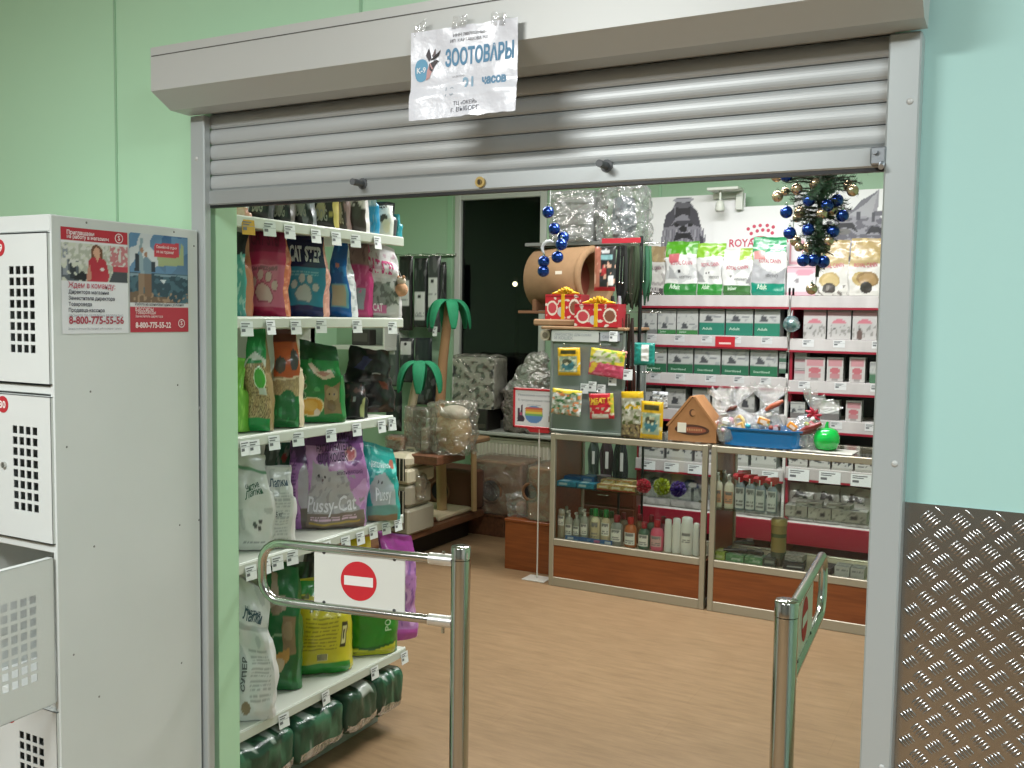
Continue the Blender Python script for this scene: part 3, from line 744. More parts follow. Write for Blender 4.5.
def price_tag(par, x, y, z, yaw=0, w=.046, h=.045, col='dfe2e2', tilt=.25, face='x'):
    """small card hanging from a shelf lip; local coordinates of par"""
    mb = MB(); d = 1 if face == 'x' else -1
    f = lambda a, b, o=0: Vector((o + tilt * (h - b) * .5, a, b)) if face == 'x' else Vector((a, -o - tilt * (h - b) * .5, b))
    mb.add([f(-w / 2, 0), f(w / 2, 0), f(w / 2, h), f(-w / 2, h)], [(0, 1, 2, 3)], col)
    mb.add([f(-w / 2, 0, -.0008), f(w / 2, 0, -.0008), f(w / 2, h, -.0008), f(-w / 2, h, -.0008)], [(0, 3, 2, 1)], col)
    g = '6a6c70'
    for b0, b1, k in ((.88, .80, .8), (.72, .64, .6), (.50, .30, .35)): mb.add([f(-w * .42, h * b1, .0006), f(w * (.42 * k * 2 - .42), h * b1, .0006), f(w * (.42 * k * 2 - .42), h * b0, .0006), f(-w * .42, h * b0, .0006)], [(0, 1, 2, 3)], g)
    mb.box(*((.0005, .0012) if face == 'x' else (-w / 2, w / 2)), *((-w / 2, w / 2) if face == 'x' else (-.0012, -.0005)), h * .56, h * .585, '9fa3a4') if face != 'x' else mb.add([f(-w / 2, h * .56, .0007), f(w / 2, h * .56, .0007), f(w / 2, h * .59, .0007), f(-w / 2, h * .59, .0007)], [(0, 1, 2, 3)], '9fa3a4')
    o = mb.build('price_tag', TAG, par, (x, y, z), yaw); return o
tags = {0: [(247, 'c99a1e'), (268, 0), (288, 0), (314, 0), (334, 0), (353, 0), (375, 0)], 1: [(245, 0), (269, 0), (294, 0), (319, 0), (355, 0), (390, 0)],
        2: [(243, 0), (252, 0), (272, 0), (296, 0), (329, 0), (355, 0), (380, 0), (390, 0), (397, 0)], 3: [(248, 0), (263, 0), (275, 0), (290, 0), (325, 0), (344, 0), (359, 0), (372, 0), (385, 0), (397, 0)], 4: [(281, 0), (324, 0), (374, 0), (409, 0)]}
ends = [GY1, GY1, GY1 - .06, GY1 + .01, GY1 + .03]
front = [0, 0, 0, 0, .0]
for i, z in enumerate(SZ):
    mb = MB(); ye = ends[i]; xf = GX + front[i]
    gb(mb, GX - .43, xf - .002, GY0, ye, z - .028, z - .003)
    gb(mb, xf - .004, xf, GY0, ye, z - .036, z)
    sh = mb.build('shelf_board', STEEL, go)
    mb = MB(); gb(mb, xf, xf + .004, GY0 + .005, ye - .005, z - .034, z - .004, .001); mb.build('price_rail', M('price_rail_plastic', 'c6cac0', rough=.25), sh)
    for px, col in tags[i]:
        p = Xp(px, 400, xf); price_tag(sh, xf + .007 - gx, min(p.y, ye - .02) - gy, z - .056 + random.uniform(-.004, .004), random.uniform(-.25, .15), col=col or 'dfe2e2')
gb(MB(), GX - .425, GX - .40, GY0 + .05, GY0 + .065, .1, 2.1).build('slotted_strip', STEEL, go)

GR = ['bags on the top tier of the left gondola', 'cat litter bags on the second tier of the left gondola', 'bags on the third tier of the left gondola', 'cat litter bags on the fourth tier of the left gondola', 'bags on the bottom tier of the left gondola']
def gbag(tier, xl, xr, yt, design, label, X=GX - .07, rz=32, d=.09, name='pet_food_bag', cat='pet food bag', side=None, yb=None, hh=None, **k):
    z = SZ[tier]; xc = (xl + xr) / 2
    p = Xp(xc, 320, X) if yb is None else None
    if p is None:
        p = F(xc, yb, z)
        if not (-2.5 < p.x < -2.08): p = Xp(xc, 320, X)
    w = abs(xr - xl) * depth((p.x, p.y, z)) / FL; t = Xp(xc, yt, p.x); h = hh or (t.z - z)
    a = R_(rz); p = Vector((p.x - math.sin(a) * d / 2, p.y + math.cos(a) * d / 2, z + .001))
    return bag(name, w, h, d, design, side, loc=p, rz=a, label=label, cat=cat, group=GR[tier], seed=int(xl), **k) + (w, h)
# tier 0: mostly hidden by the shutter
dk = [('f', '17181b'), ('n', 5, 7, 1, .25, 0, 1, '3a3b3f'), ('r', .1, .5, .9, .62, '4b4a47'), ('e', .5, .3, .25, .15, '5c5046')]
T0 = [(249, 268, '1a1b1e', '3b3c40', 'black dog food bag on the top tier beside the yellow price tag'), (269, 289, '202024', '55504a', 'black bag with a grey stripe, second on the top tier of the gondola'), (290, 310, '17191c', '6b7072', 'shiny black bag with silver edge in the middle of the top tier'),
      (311, 333, '24221c', 'a99b52', 'black bag with yellow and white band on the top tier'), (334, 346, '2a211e', '6b5650', 'narrow dark brown bag on the top tier left of the clear bag')]
for i, (a, b, c1, c2, lab) in enumerate(T0):
    o, S, w, h = gbag(0, a, b, 185, [('f', c1), ('n', 4, 5, i, .2, 0, 1, c2), ('p', [(0, .42), (1, .62), (1, .72), (0, .52)], c2), ('e', .45, .3, .22, .14, mixc(C(c2), C('c0b8a8'), .4))], lab, nu=20, nv=24, hh=.22, top=.5)
    letter(o, S, [('DOG', .5, .12, .5, '9a958a', 'c', .02, 1.2)])
o, S, w, h = gbag(0, 346, 365, 185, [('f', 'c9c3c0'), ('r', 0, 0, 1, .4, '3a2f2c'), ('p', [(0, .3), (.5, .55), (1, .3)], '3a2f2c'), ('n', 6, 9, 2, .2, .4, 1, 'e4e0df')], 'clear and white bag of dark kibble on the top tier', nu=20, nv=24, hh=.22, top=.4)
o, S, w, h = gbag(0, 364, 375, 185, [('f', '9fb3ba'), ('r', 0, 0, 1, .5, '1f7fa6'), ('n', 9, 9, 3, .2, 0, 1, '5d8b9c')], 'clear pouch with a bright blue lower half on the top tier', nu=16, nv=20, hh=.2, top=.4, d=.05)
o, S, w, h = gbag(0, 375, 392, 201, [('f', 'e0e0da'), ('r', 0, 0, .1, 1, '22262b'), ('r', 0, .88, 1, 1, '22262b'), ('p', [(.15, .05), (.2, .45), (.5, .62), (.85, .5), (.8, .05)], 'cfc9ba'), ('e', .5, .5, .2, .14, '4a4038'), ('e', .62, .3, .2, .2, 'd9cba8')], 'white bag with black checked border and a dog, far end of the top tier', nu=24, nv=26, top=.5)
letter(o, S, [('ДОГ', .5, .80, .5, '2b2b2b', 'c', .02, .9)])
gbag(0, 391, 399, 214, [('f', '2a8f9c'), ('n', 8, 9, 3, .2, 0, 1, '6fb6bb')], 'small teal pouch at the very end of the top tier', nu=12, nv=14, top=.5, d=.04)
gbag(0, 236, 247, 207, [('f', 'd8a38e'), ('e', .5, .6, .4, .4, 'e6bfae')], 'small pink pouch on the top tier nearest the entrance', nu=12, nv=14, top=.5, d=.04)
# tier 1
o, S, w, h = gbag(1, 231, 246, 232, [('f', '4f9c98'), ('r', 0, .75, 1, 1, '23262c'), ('n', 6, 8, 2, .15, 0, .75, '9fc3be')], 'teal litter bag half hidden by the green doorway jamb, second tier', side=[('f', 'a86d4e')], nu=20)
pink = [('f', 'cf6f90'), ('r', 0, .72, 1, 1, '8e1f49'), ('r', 0, .58, 1, .72, 'b8305f'), ('r', 0, 0, 1, .10, 'b02457'), ('t', .12, .49, .8, .57, 4, '8c5368')] + PAW(.48, .27, .21, 'a8496b') + PAW(.48, .27, .185, 'd3b3b6')
o, S, w, h = gbag(1, 247, 284, 227, pink, 'bright pink cat litter bag with a pale paw print, second tier of the gondola', side=[('f', 'b5603f'), ('n', 8, 20, 2, .1, 0, 1, 'cf8e66')], rz=30, nu=44, nv=60, skew=-.04)
letter(o, S, [('CAT STEP', .5, .80, .8, '6d1c3e', 'c', .03, 1.4)])
bl = [('f', '2f8fb4'), ('r', 0, .60, 1, 1, '1c2452'), ('r', 0, 0, 1, .12, '1f2c66'), ('t', .12, .5, .8, .58, 3, '7fc0d6')] + PAW(.48, .27, .21, '5d8ca4') + PAW(.48, .27, .185, 'bfc8cd')
o, S, w, h = gbag(1, 286, 324, 234, bl, 'navy and turquoise cat litter bag with a grey paw print, second tier', side=[('f', 'c48c7c'), ('n', 8, 20, 2, .1, 0, 1, 'dba896')], rz=30, nu=44, nv=60, skew=-.03, slope=.03)
letter(o, S, [('CAT', .28, .67, .34, 'dfe3ea', 'c', .05, 1.5), ('STEP', .73, .67, .42, 'dfe3ea', 'c', .05, 1.3)])
o, S, w, h = gbag(1, 326, 352, 243, [('f', '1763ad'), ('n', 5, 7, 4, .28, .3, 1, '3585c9'), ('r', .12, .13, .9, .42, '6fb0c4'), ('r', .16, .15, .8, .40, 'b5b39a'), ('e', .5, .7, .12, .04, 'c98a7a')], 'royal blue pointed litter bag turned sideways, second tier', side=[('f', 'cfd3d4'), ('n', 6, 12, 2, .1, 0, 1, '9fa7ab')], rz=22, nu=30, nv=50, top=.04, d=.10, flare=-.45, skew=-.12)
o, S, w, h = gbag(1, 343, 369, 238, [('f', 'b53a72'), ('r', 0, .66, 1, 1, '8b6f6c'), ('n', 7, 8, 5, .2, .66, 1, '6c5250'), ('r', .3, .1, .85, .38, '8b9499'), ('n', 6, 8, 4, .25, .3, .66, 'c9628f')], 'magenta and brown litter bag squeezed between blue and white bags, second tier', rz=28, X=GX - .13, nu=30, nv=44, flare=-.2)
o, S, w, h = gbag(1, 366, 399, 243, [('f', 'c9c8c9'), ('r', 0, .54, 1, .64, 'dcd6d9'), ('p', [(.1, .2), (.16, .42), (.42, .5), (.68, .46), (.86, .38), (.85, .2), (.5, .1)], '8f9490'), ('n', 9, 11, 3, .1, .15, .5, '686d69'), ('n', 8, 10, 1, .2, .64, 1, 'b59da7'), ('r', .12, .06, .62, .17, 'cc6f9c')], 'white see-through litter bag with pink lettering at the end of the second tier', rz=36, nu=40, nv=56, d=.10, top=.05, flare=.06, skew=-.16, slope=.16)
letter(o, S, [('CAT STEP', .5, .60, .78, 'c4457d', 'c', .04, 1.3), ('CAT', .36, .085, .3, 'e6dde3', 'c', .03, 1)])
# tier 2
gbag(2, 232, 244, 360, [('f', '6fae3c'), ('n', 6, 8, 2, .15, 0, 1, '8cc552')], 'lime green bag edge showing beside the jamb on the third tier', nu=14, nv=20, yb=433)
pel = [('f', '8f7a52'), ('n', 30, 40, 2, .1, 0, .72, 'b59d70'), ('n', 30, 40, 6, .25, 0, .72, '5e4c2e'), ('r', 0, .68, 1, 1, '1c7a3c'), ('p', [(0, .62), (.2, .72), (.8, .7), (1, .62), (1, .70), (.5, .78), (0, .70)], 'b9bdb0'), ('r', 0, 0, 1, .14, '15803c'), ('e', .70, .53, .27, .115, 'cfe0c0'), ('e', .70, .53, .245, .10, '3f9a2f'), ('r', .55, .36, .92, .43, 'b4bcae'), ('n', 6, 8, 2, .3, .8, 1, '3f9a58')]
o, S, w, h = gbag(2, 244, 271, 331, pel, 'clear bag of wood pellets with green top and green leaf badge, third tier', rz=38, nu=44, nv=70, yb=432, top=.05, flare=-.35, skew=-.05)
org = [('f', '9b8560'), ('r', 0, .52, 1, 1, 'b4552b'), ('r', 0, .86, 1, 1, '5b2a20'), ('n', 28, 36, 2, .1, .34, .5, 'b59d70'), ('r', 0, 0, 1, .34, '1e6a35'), ('e', .6, .28, .3, .12, '1e6a35'), ('e', .25, .64, .22, .08, '4a4540'), ('e', .80, .70, .18, .10, '3d3c38'), ('p', [(0, .48), (1, .52), (1, .54), (0, .50)], 'd8c7a8'), ('n', 7, 9, 5, .3, 0, .34, '2e8a4c')]
o, S, w, h = gbag(2, 272, 299, 330, org, 'orange topped litter bag with pellets and a dark green base, third tier', rz=38, nu=40, nv=64, yb=428, flare=-.12, skew=-.03)
grn = [('f', '1f7a3a'), ('r', 0, .80, 1, 1, '134d27'), ('n', 6, 8, 3, .33, .1, .8, '4aa05c'), ('p', [(.2, .74), (.35, .64), (.6, .56), (.84, .60), (.78, .70), (.55, .66), (.3, .76)], 'd3c2ad'), ('p', [(.4, .66), (.6, .60), (.75, .64), (.6, .68)], 'b98a80'), ('p', [(.62, .10), (.62, .50), (.8, .46), (.97, .54), (.99, .10)], '8a7350'), ('n', 16, 18, 4, .1, .1, .52, '5d4b33') if False else ('e', .8, .36, .15, .10, 'a08a63'), ('e', .74, .37, .02, .015, '20201a'), ('e', .86, .37, .02, .015, '20201a'), ('e', .8, .2, .1, .08, '75603f'),
       ('e', .33, .2, .30, .125, 'd9cf9f'), ('e', .33, .2, .27, .11, 'd39a35'), ('e', .3, .21, .18, .07, 'dcae52'), ('e', .45, .12, .08, .04, 'e0cdb8'), ('e', .1, .46, .09, .05, '8fb08a'), ('e', .1, .46, .07, .038, '6d6b3e'), ('e', .08, .57, .08, .045, '8fb08a'), ('e', .08, .57, .06, .033, '6d6b3e'), ('e', .1, .34, .09, .05, '8fb08a'), ('e', .1, .34, .07, .038, '1f5a33')]
o, S, w, h = gbag(2, 298, 343, 344, grn, 'wide green litter bag with a tabby cat and orange oval, third tier', rz=40, nu=60, nv=70, yb=423, top=.25, flare=-.16, slope=.10, skew=-.03)
o, S, w, h = gbag(2, 342, 364, 384, [('f', '17171a'), ('n', 6, 7, 2, .25, .5, 1, '4b3430'), ('p', [(.8, .1), (.85, .55), (1, .6), (1, .05)], '9aa06c'), ('e', .5, .55, .08, .06, '9aa0a4')], 'small plump black pouch on the third tier', rz=35, nu=24, nv=30, yb=419, top=.3, d=.08, bulge=.6)
o, S, w, h = gbag(2, 345, 392, 350, [('f', '131316'), ('n', 4, 6, 2, .2, 0, 1, '222126'), ('p', [(.2, .72), (.35, .9), (.55, .86), (.42, .7)], '3a3a6a'), ('r', .3, .44, .55, .54, '55565b'), ('p', [(.72, .52), (.9, .5), (.97, .34), (.8, .36)], '6b3128'), ('p', [(.6, .62), (.8, .64), (.8, .66), (.6, .65)], 'a7a9ad')], 'large glossy black dog food bag slumped at the end of the third tier', rz=38, X=GX - .11, nu=44, nv=50, top=.25, d=.12, bulge=.5, flare=-.18, crumple=.007, slump=.04, slope=.14)
# tier 3
wl = [('f', 'cfd0cd'), ('r', 0, .79, 1, .82, '6f9a7c'), ('n', 5, 6, 2, .3, .05, .4, 'b7bab8'), ('e', .5, .25, .07, .022, '45494a'), ('e', .66, .28, .05, .02, '45494a'), ('e', .60, .225, .05, .02, '45494a'), ('t', .1, .08, .8, .12, 1, '8d9090')]
o, S, w, h = gbag(3, 238, 270, 452, wl, 'white cat litter bag with green lettering and dark paw marks, fourth tier nearest the jamb', rz=40, nu=40, nv=60, yb=567, flare=-.1, top=.3, crumple=.007, skew=-.10, slope=.08)
letter(o, S, [('Чистые', .45, .62, .52, '2f5a45', 'c', .02, .62, .12), ('Лапки', .45, .54, .55, '2f5a45', 'c', .02, .62, .12)])
o, S, w, h = gbag(3, 267, 292, 468, [('f', 'c6c7c4'), ('n', 5, 6, 7, .3, .6, 1, 'b2b4b2'), ('t', .15, .1, .85, .70, 14, 'a3a6a6'), ('r', .2, .72, .9, .722, '777')] [:3], 'second white cat litter bag with fine print on its side, fourth tier', rz=45, nu=36, nv=56, yb=549, top=.3)
letter(o, S, [('Лапки', .5, .76, .7, '3a4f5c', 'c', .02, .6), ('5 кг', .5, .38, .25, '55585c', 'c', .01, .6)])
gbag(3, 262, 289, 444, [('f', '5d6664'), ('r', .5, .3, 1, 1, '1f5a4a'), ('n', 5, 6, 2, .15, 0, 1, '87908d'), ('e', .8, .8, .1, .05, 'a83838')], 'grey and green pouch behind the white litter bags on the fourth tier', rz=30, X=GX - .26, nu=24, nv=30)
lil = [('f', '9a67a3'), ('n', 3, 4, 1, .05, .15, 1, 'b583b8'), ('r', 0, .7, 1, 1, '4d2f5c'), ('n', 5, 6, 9, .25, .6, 1, '7b4a86'), ('e', .72, .42, .28, .28, 'a9a3ab'), ('r', .5, .0, 1, .2, '5e554f'), ('t', .05, .1, .35, .75, 16, '6b4378')]
o, S, w, h = gbag(3, 290, 309, 434, lil, 'dark purple edge of a litter bag behind the big lilac bag, fourth tier', rz=40, nu=34, nv=56, yb=530)
pus = [('f', 'b07ab4'), ('n', 3, 4, 4, .05, .2, 1, 'c99ccb'), ('n', 4, 5, 7, .22, .6, 1, '7c4a86'), ('r', 0, .86, 1, 1, '69407a'), ('p', [(.04, .1), (.06, .5), (.12, .66), (.3, .68), (.42, .60), (.62, .62), (.86, .2), (.9, .1)], 'b3afb2'), ('n', 14, 16, 5, .25, .12, .55, '9c989c'), ('p', [(.1, .6), (.13, .71), (.2, .64)], 'b3afb2'), ('p', [(.32, .63), (.37, .70), (.4, .6)], 'b3afb2'), ('e', .2, .555, .022, .014, '2b2b30'), ('e', .31, .55, .022, .014, '2b2b30'), ('e', .26, .52, .02, .012, '6a4e55'),
       ('r', 0, .03, 1, .17, '807168'), ('r', .1, .045, .9, .075, 'b59a4e'), ('r', 0, 0, 1, .03, '6b5c54'), ('t', .12, .10, .85, .15, 2, 'd8b9cc'), ('e', .78, .76, .10, .07, 'cda0a6'), ('e', .78, .76, .075, .055, 'b05058')]
o, S, w, h = gbag(3, 305, 366, 432, pus, 'big lilac cat litter bag with a white cat picture, fourth tier', rz=42, nu=76, nv=90, yb=529, side=[('f', 'b98fc0'), ('n', 5, 12, 2, .15, 0, 1, '8e5c98')], d=.11, top=.12, flare=-.05, slope=-.03)
letter(o, S, [('Pussy-Cat', .46, .195, .78, 'e2dfe6', 'c', .015, 1.1), ('НАПОЛНИТЕЛЬ', .52, .80, .6, '3e2447', 'c', .02, 1.4), ('ДЛЯ КОШЕК', .48, .70, .5, '4b3056', 'c', .02, 1.3), ('АРОМАТ', .62, .90, .5, '3e2447', 'c', .02, 1.2), ('ВПИТЫВАЮЩИЙ', .72, .565, .4, '5d3c68', 'c', .01, 1)])
tea = [('f', '2aa29a'), ('n', 5, 6, 3, .2, .6, 1, '7fd0c8'), ('p', [(.2, .15), (.15, .45), (.3, .62), (.6, .66), (.95, .5), (.98, .15)], 'a9b4b8'), ('r', 0, .08, 1, .22, '6a9a92'), ('r', 0, 0, 1, .09, '8a7358'), ('e', .42, .55, .02, .02, '2b2b30'), ('e', .54, .54, .02, .02, '2b2b30'), ('e', .85, .78, .08, .06, 'b86a5a')]
o, S, w, h = gbag(3, 366, 398, 448, tea, 'turquoise cat litter bag with a white cat, end of the fourth tier', rz=38, X=GX - .08, nu=44, nv=60, yb=522, top=.2, flare=-.08, slope=.14, skew=-.1)
letter(o, S, [('Pussy', .58, .3, .5, 'dfe6ea', 'c', .015, 1.1), ('наполнитель', .5, .72, .6, 'cfe6e6', 'c', .015, 1.2)])
# tier 4
o, S, w, h = gbag(4, 238, 272, 588, [('f', 'cfd0d0'), ('r', 0, .68, 1, .72, 'aeb0b0'), ('n', 4, 6, 2, .3, 0, 1, 'b9bcbe'), ('t', .35, .15, .9, .55, 12, 'a2a5a6'), ('e', .2, .1, .12, .05, '8d7a60')], 'tall white litter bag on the bottom tier, with bold side lettering', rz=40, nu=44, nv=70, yb=722, flare=-.04, top=.3, crumple=.006, slope=.12, skew=-.06)
letter(o, S, [('Лапки', .52, .75, .6, '3c5560', 'c', .02, .5), ('Чистые', .5, .79, .5, '3c5560', 'c', .02, .5)])
mbl = MB(); f = lambda a, b: S(.16 - b * 1, .2 + a, 0); write(mbl, 'СУПЕР', lambda a, b: S(.22 - b, .22 + a), 0, 0, width=.26, col='5b5f60', bold=.03, sy=2.0); mbl.build('lettering', PC, o)
rab = [('f', '1d6a35'), ('n', 4, 5, 2, .3, 0, .7, '2a8044'), ('p', [(.1, .72), (.2, .98), (.36, .95), (.4, .8), (.62, .78), (.66, .68), (.3, .64)], 'a89a85'), ('e', .35, .68, .16, .04, '8d7d66'), ('e', .42, .36, .3, .12, '8fae8a'), ('e', .42, .36, .27, .105, '1f6a38'), ('r', .55, .3, .92, .62, '8d7a58'), ('n', 14, 18, 5, .1, .3, .62, '6c5a3e') if False else ('e', .72, .5, .14, .08, 'a08f6c'), ('p', [(.3, .3), (.75, .36), (.75, .26), (.4, .15)], 'c89a4e'), ('e', .45, .22, .14, .06, 'cdbb9a')]
o, S, w, h = gbag(4, 266, 297, 572, rab, 'dark green rabbit bedding bag behind the tall white bag, bottom tier', rz=34, nu=44, nv=60, yb=692, top=.2)
yel = [('f', 'c9bf2a'), ('r', 0, 0, 1, .12, '2a8a35'), ('e', .5, 1.0, .55, .16, '2c8f3a'), ('r', 0, .86, 1, 1, '2c8f3a'), ('t', .12, .28, .75, .66, 9, '8a8420'), ('r', .82, .30, .93, .58, '333320'), ('r', .84, .34, .91, .54, 'd8d49a'), ('e', .87, .44, .02, .06, '333320'), ('r', .36, .15, .58, .225, 'd6d2a0'), ('n', 7, 9, 3, .36, .7, .9, '5f6a2a')]
o, S, w, h = gbag(4, 298, 351, 585, yel, 'yellow litter bag with green base and small print, bottom tier below the gate sign', rz=44, nu=64, nv=70, yb=676, top=.35, bulge=.45, d=.14, flare=-.03)
mbl = MB()
for k in range(9): mbl.add([S(.37 + k * .023, .155), S(.37 + k * .023 + .010, .155), S(.37 + k * .023 + .010, .222), S(.37 + k * .023, .222)], [(0, 1, 2, 3)], '2b2b20')
mbl.build('barcode', PC, o)
grd = [('f', '2a7d1f'), ('n', 3, 4, 3, .2, .1, 1, '358f2a'), ('w', .13, .03, 3.0, 2.2, '2a7d1f'), ('p', [(0, 0), (1, 0), (1, .14), (.5, .06), (0, .10)], 'b9bb2c'), ('p', [(0, .10), (.5, .06), (1, .14), (1, .17), (.5, .10), (0, .13)], '1a5a1c')]
o, S, w, h = gbag(4, 350, 397, 575, grd, 'round bright green bag with yellow base behind the gate sign, bottom tier', rz=44, nu=50, nv=60, yb=657, top=.3, bulge=.5, d=.14)
mbl = MB(); write(mbl, 'PORT', lambda a, b: S(.88 - b, .30 + a), 0, 0, width=.3, col='a8c89a', bold=.02, sy=1.6); mbl.build('lettering', PC, o)
lb2 = [('f', 'b479b8'), ('n', 4, 6, 6, .12, 0, .8, 'cf9fd0'), ('r', 0, .78, 1, 1, '9b3a90'), ('n', 8, 10, 2, .2, .15, .75, '8a5aa0'), ('r', 0, 0, 1, .1, 'b04c9c')]
o, S, w, h = gbag(4, 384, 418, 536, lb2, 'tall magenta and lilac litter bag standing at the end of the bottom tier', rz=52, nu=40, nv=60, yb=641, top=.35, d=.09, slope=.05, skew=-.12)
mbl = MB(); write(mbl, 'ВПИТЫВАЮЩИЙ', lambda a, b: S(.62 - b, .2 + a), 0, 0, width=.5, col='6b3a80', bold=.02, sy=2.2); mbl.build('lettering', PC, o)
gbag(4, 352, 372, 540, [('f', 'c9b51c'), ('n', 5, 6, 2, .25, 0, 1, 'd9cc50')], 'yellow topped bag between green and lilac bags on the bottom tier', rz=44, X=GX - .24, nu=20, nv=26)
gbag(4, 305, 330, 556, [('f', '3d403c'), ('n', 6, 7, 3, .15, 0, 1, '77796f')], 'dark grey clear-fronted bag behind the gate sign, bottom tier', rz=40, X=GX - .27, nu=20, nv=26)
gbag(4, 329, 352, 548, [('f', '2b5c36'), ('n', 6, 7, 5, .2, 0, 1, '567a5a')], 'dark green bag at the back of the bottom tier', rz=40, X=GX - .28, nu=20, nv=26)
gbag(4, 283, 307, 565, [('f', '1f4a2c'), ('n', 6, 7, 8, .2, 0, 1, '33663f')], 'deep green bag in the back corner of the bottom tier', rz=40, X=GX - .29, nu=20, nv=26)
# packs lying under the bottom shelf
UL = ['clear and green wrapped pack of litter rolls on the floor plinth, nearest the doorway', 'green pack with white bands under the bottom shelf, second from the doorway', 'dark green pack with a white label under the bottom shelf, third from the doorway', 'small green and white pack at the far end under the bottom shelf']
spans = [(2.12, 2.40), (2.405, 2.66), (2.665, 2.85), (2.855, 3.02)]
for i, (y0, y1) in enumerate(spans):
    L_ = y1 - y0; mb = MB()
    des = [('f', '234c38'), ('n', 5, 4, i, .12, 0, 1, '3a6a50'), ('n', 4, 3, i + 7, .25, 0, 1, '17382a'), ('p', [(.16, .1), (.24, .05), (.34, .5), (.30, .85), (.18, .7)], '9fa9a1'), ('p', [(.52, .15), (.60, .1), (.66, .6), (.58, .9), (.50, .5)], '8f9a92'), ('e', .80, .5, .05, .3, 'a3ada5')] if i != 2 else [('f', '2f4c3c'), ('n', 4, 3, i, .1, 0, 1, '1d3a2a'), ('r', .5, .1, .8, .9, 'b5bab4')]
    def sh(u, v, L_=L_, i=i):
        a = 2 * PI * v; e = (1 - abs(2 * u - 1) ** 10 * .25)
        x = math.cos(a); z = math.sin(a); x = math.copysign(abs(x) ** .4, x) * .105 * e; z = math.copysign(abs(z) ** .4, z) * .082 * e
        n = noise.noise_vector(Vector((u * 5 + i * 3, x * 14, z * 14))) * .012
        return Vector((u * L_ - L_ / 2, x, z + .092)) + n
    mb.grid(sh, 30, 32, lambda u, v, des=des, i=i: paint(des, u, (v * 2) % 1, i))
    for e in (0, 1): mb.add([sh(e, k / 16) for k in range(16)], [tuple(range(16))], '35604a')
    o = mb.build('litter_pack', PF, None, (GX - .085, (y0 + y1) / 2, .071), PI / 2); tag(o, UL[i], 'litter pack', 'packs under the left gondola')
    WM = MB(); WM.grid(lambda u, v: sh(.06 + u * .88, .5 + v * .5 + .02) * 1.0 + Vector((0, -.004, .002)), 10, 8); WM.build('clear_wrap', WRAP, o)
# ================================================================ dry food wall shelves at the back
BY = 6.20
SHW = M('cream_shelf_steel', 'd2d0cb', rough=.35, bump=(80, .04, .002))
RAIL = M('grey_price_channel', 'b9b3b2', rough=.22, coat=.3, var=(9, 'cfcac8', .6), stretch=(1, 1, .3))
REDM = M('red_shelf_edge', '8e1c30', rough=.4)
def wall_unit(x0, x1, levels, label, extra_low):
    r = empty('wall_shelf_unit', ((x0 + x1) / 2, BY + .2, 0), 0, label, 'shelf unit', 'dry food shelf units on the back wall')
    cx, cy = (x0 + x1) / 2, BY + .2
    def b(mb, a0, a1, b0, b1, c0, c1, ch=.002): return mb.box(a0 - cx, a1 - cx, b0 - cy, b1 - cy, c0, c1, None, ch)
    b(MB(), x0, x1, BY + .38, BY + .395, 0, 1.85).build('back_panel', M('dark_back_panel', '4a4748', rough=.6), r)
    for a in (x0, x1 - .018): b(MB(), a, a + .018, BY + .03, BY + .38, 0, 1.80).build('side_panel', REDM if a == x0 else SHW, r)
    b(MB(), x0 + .02, x1 - .02, BY + .06, BY + .38, 0, .1).build('plinth', REDM, r)
    for k, z in enumerate(levels):
        low = k >= 5
        s = b(MB(), x0 + .018, x1 - .018, BY + .012, BY + .38, z - .02, z - .002).build('shelf_board', SHW, r)
        b(MB(), x0 + .004, x1 - .004, BY - .004, BY + .010, z - (.14 if low else .075), z - .001, .003).build('price_channel', REDM if low else RAIL, s)
        if not low: b(MB(), x0 + .002, x1 - .002, BY - .007, BY + .006, z - .088, z - .074, .002).build('red_edge', REDM, s)
    return r
S1 = (-2.375, -1.365); S2 = (-1.36, -.38)
def zlev(x, y): return Yp(x, y, BY).z
L1 = [1.752, zlev(690, 334.5), zlev(690, 373.5), zlev(690, 409.5), zlev(690, 462), .31]
L2 = [1.75, zlev(840, 339.5), zlev(840, 382), zlev(840, 421), zlev(830, 470), .31]
u1 = wall_unit(*S1, L1, 'wide cream shelf unit with red edges holding green and white cartons, back wall', 0)
u2 = wall_unit(*S2, L2, 'cream shelf unit with red edges holding pink arched cartons, back wall right', 0)
GB = ['bags on the top shelf of the back wall', 'cartons on the second shelf of the back wall', 'cartons on the third shelf of the back wall', 'cartons on the fourth shelf of the back wall', 'goods on the fifth shelf of the back wall', 'goods on the low shelf of the back wall']
FY = BY + .03
def px_x(x, z=1.5): return Yp(x, 330, FY).x
def bcart(lv, lvls, xl, xr, yt, design, label, d=.12, name='food_carton', cat='pet food box', side='8a8a88', dy=0, z0=None, nu=18, nv=20, seed=0, group=None, **k):
    z = (lvls[lv] if z0 is None else z0) + .0
    a, b2 = Yp(xl, 330, FY + dy), Yp(xr, 330, FY + dy); h = Yp((xl + xr) / 2, yt, FY + dy).z - z
    w = b2.x - a.x - .004
    o = carton_mb(w, h, d, design, side, nu=nu, nv=nv, seed=seed or int(xl)).build(name, PC, None, ((a.x + b2.x) / 2, FY + dy + d / 2, z)); tag(o, label, cat, group or GB[min(lv, 5)])
    S = lambda u, v: Vector(((u - .5) * w, -d / 2 - .0012, v * h))
    return o, S
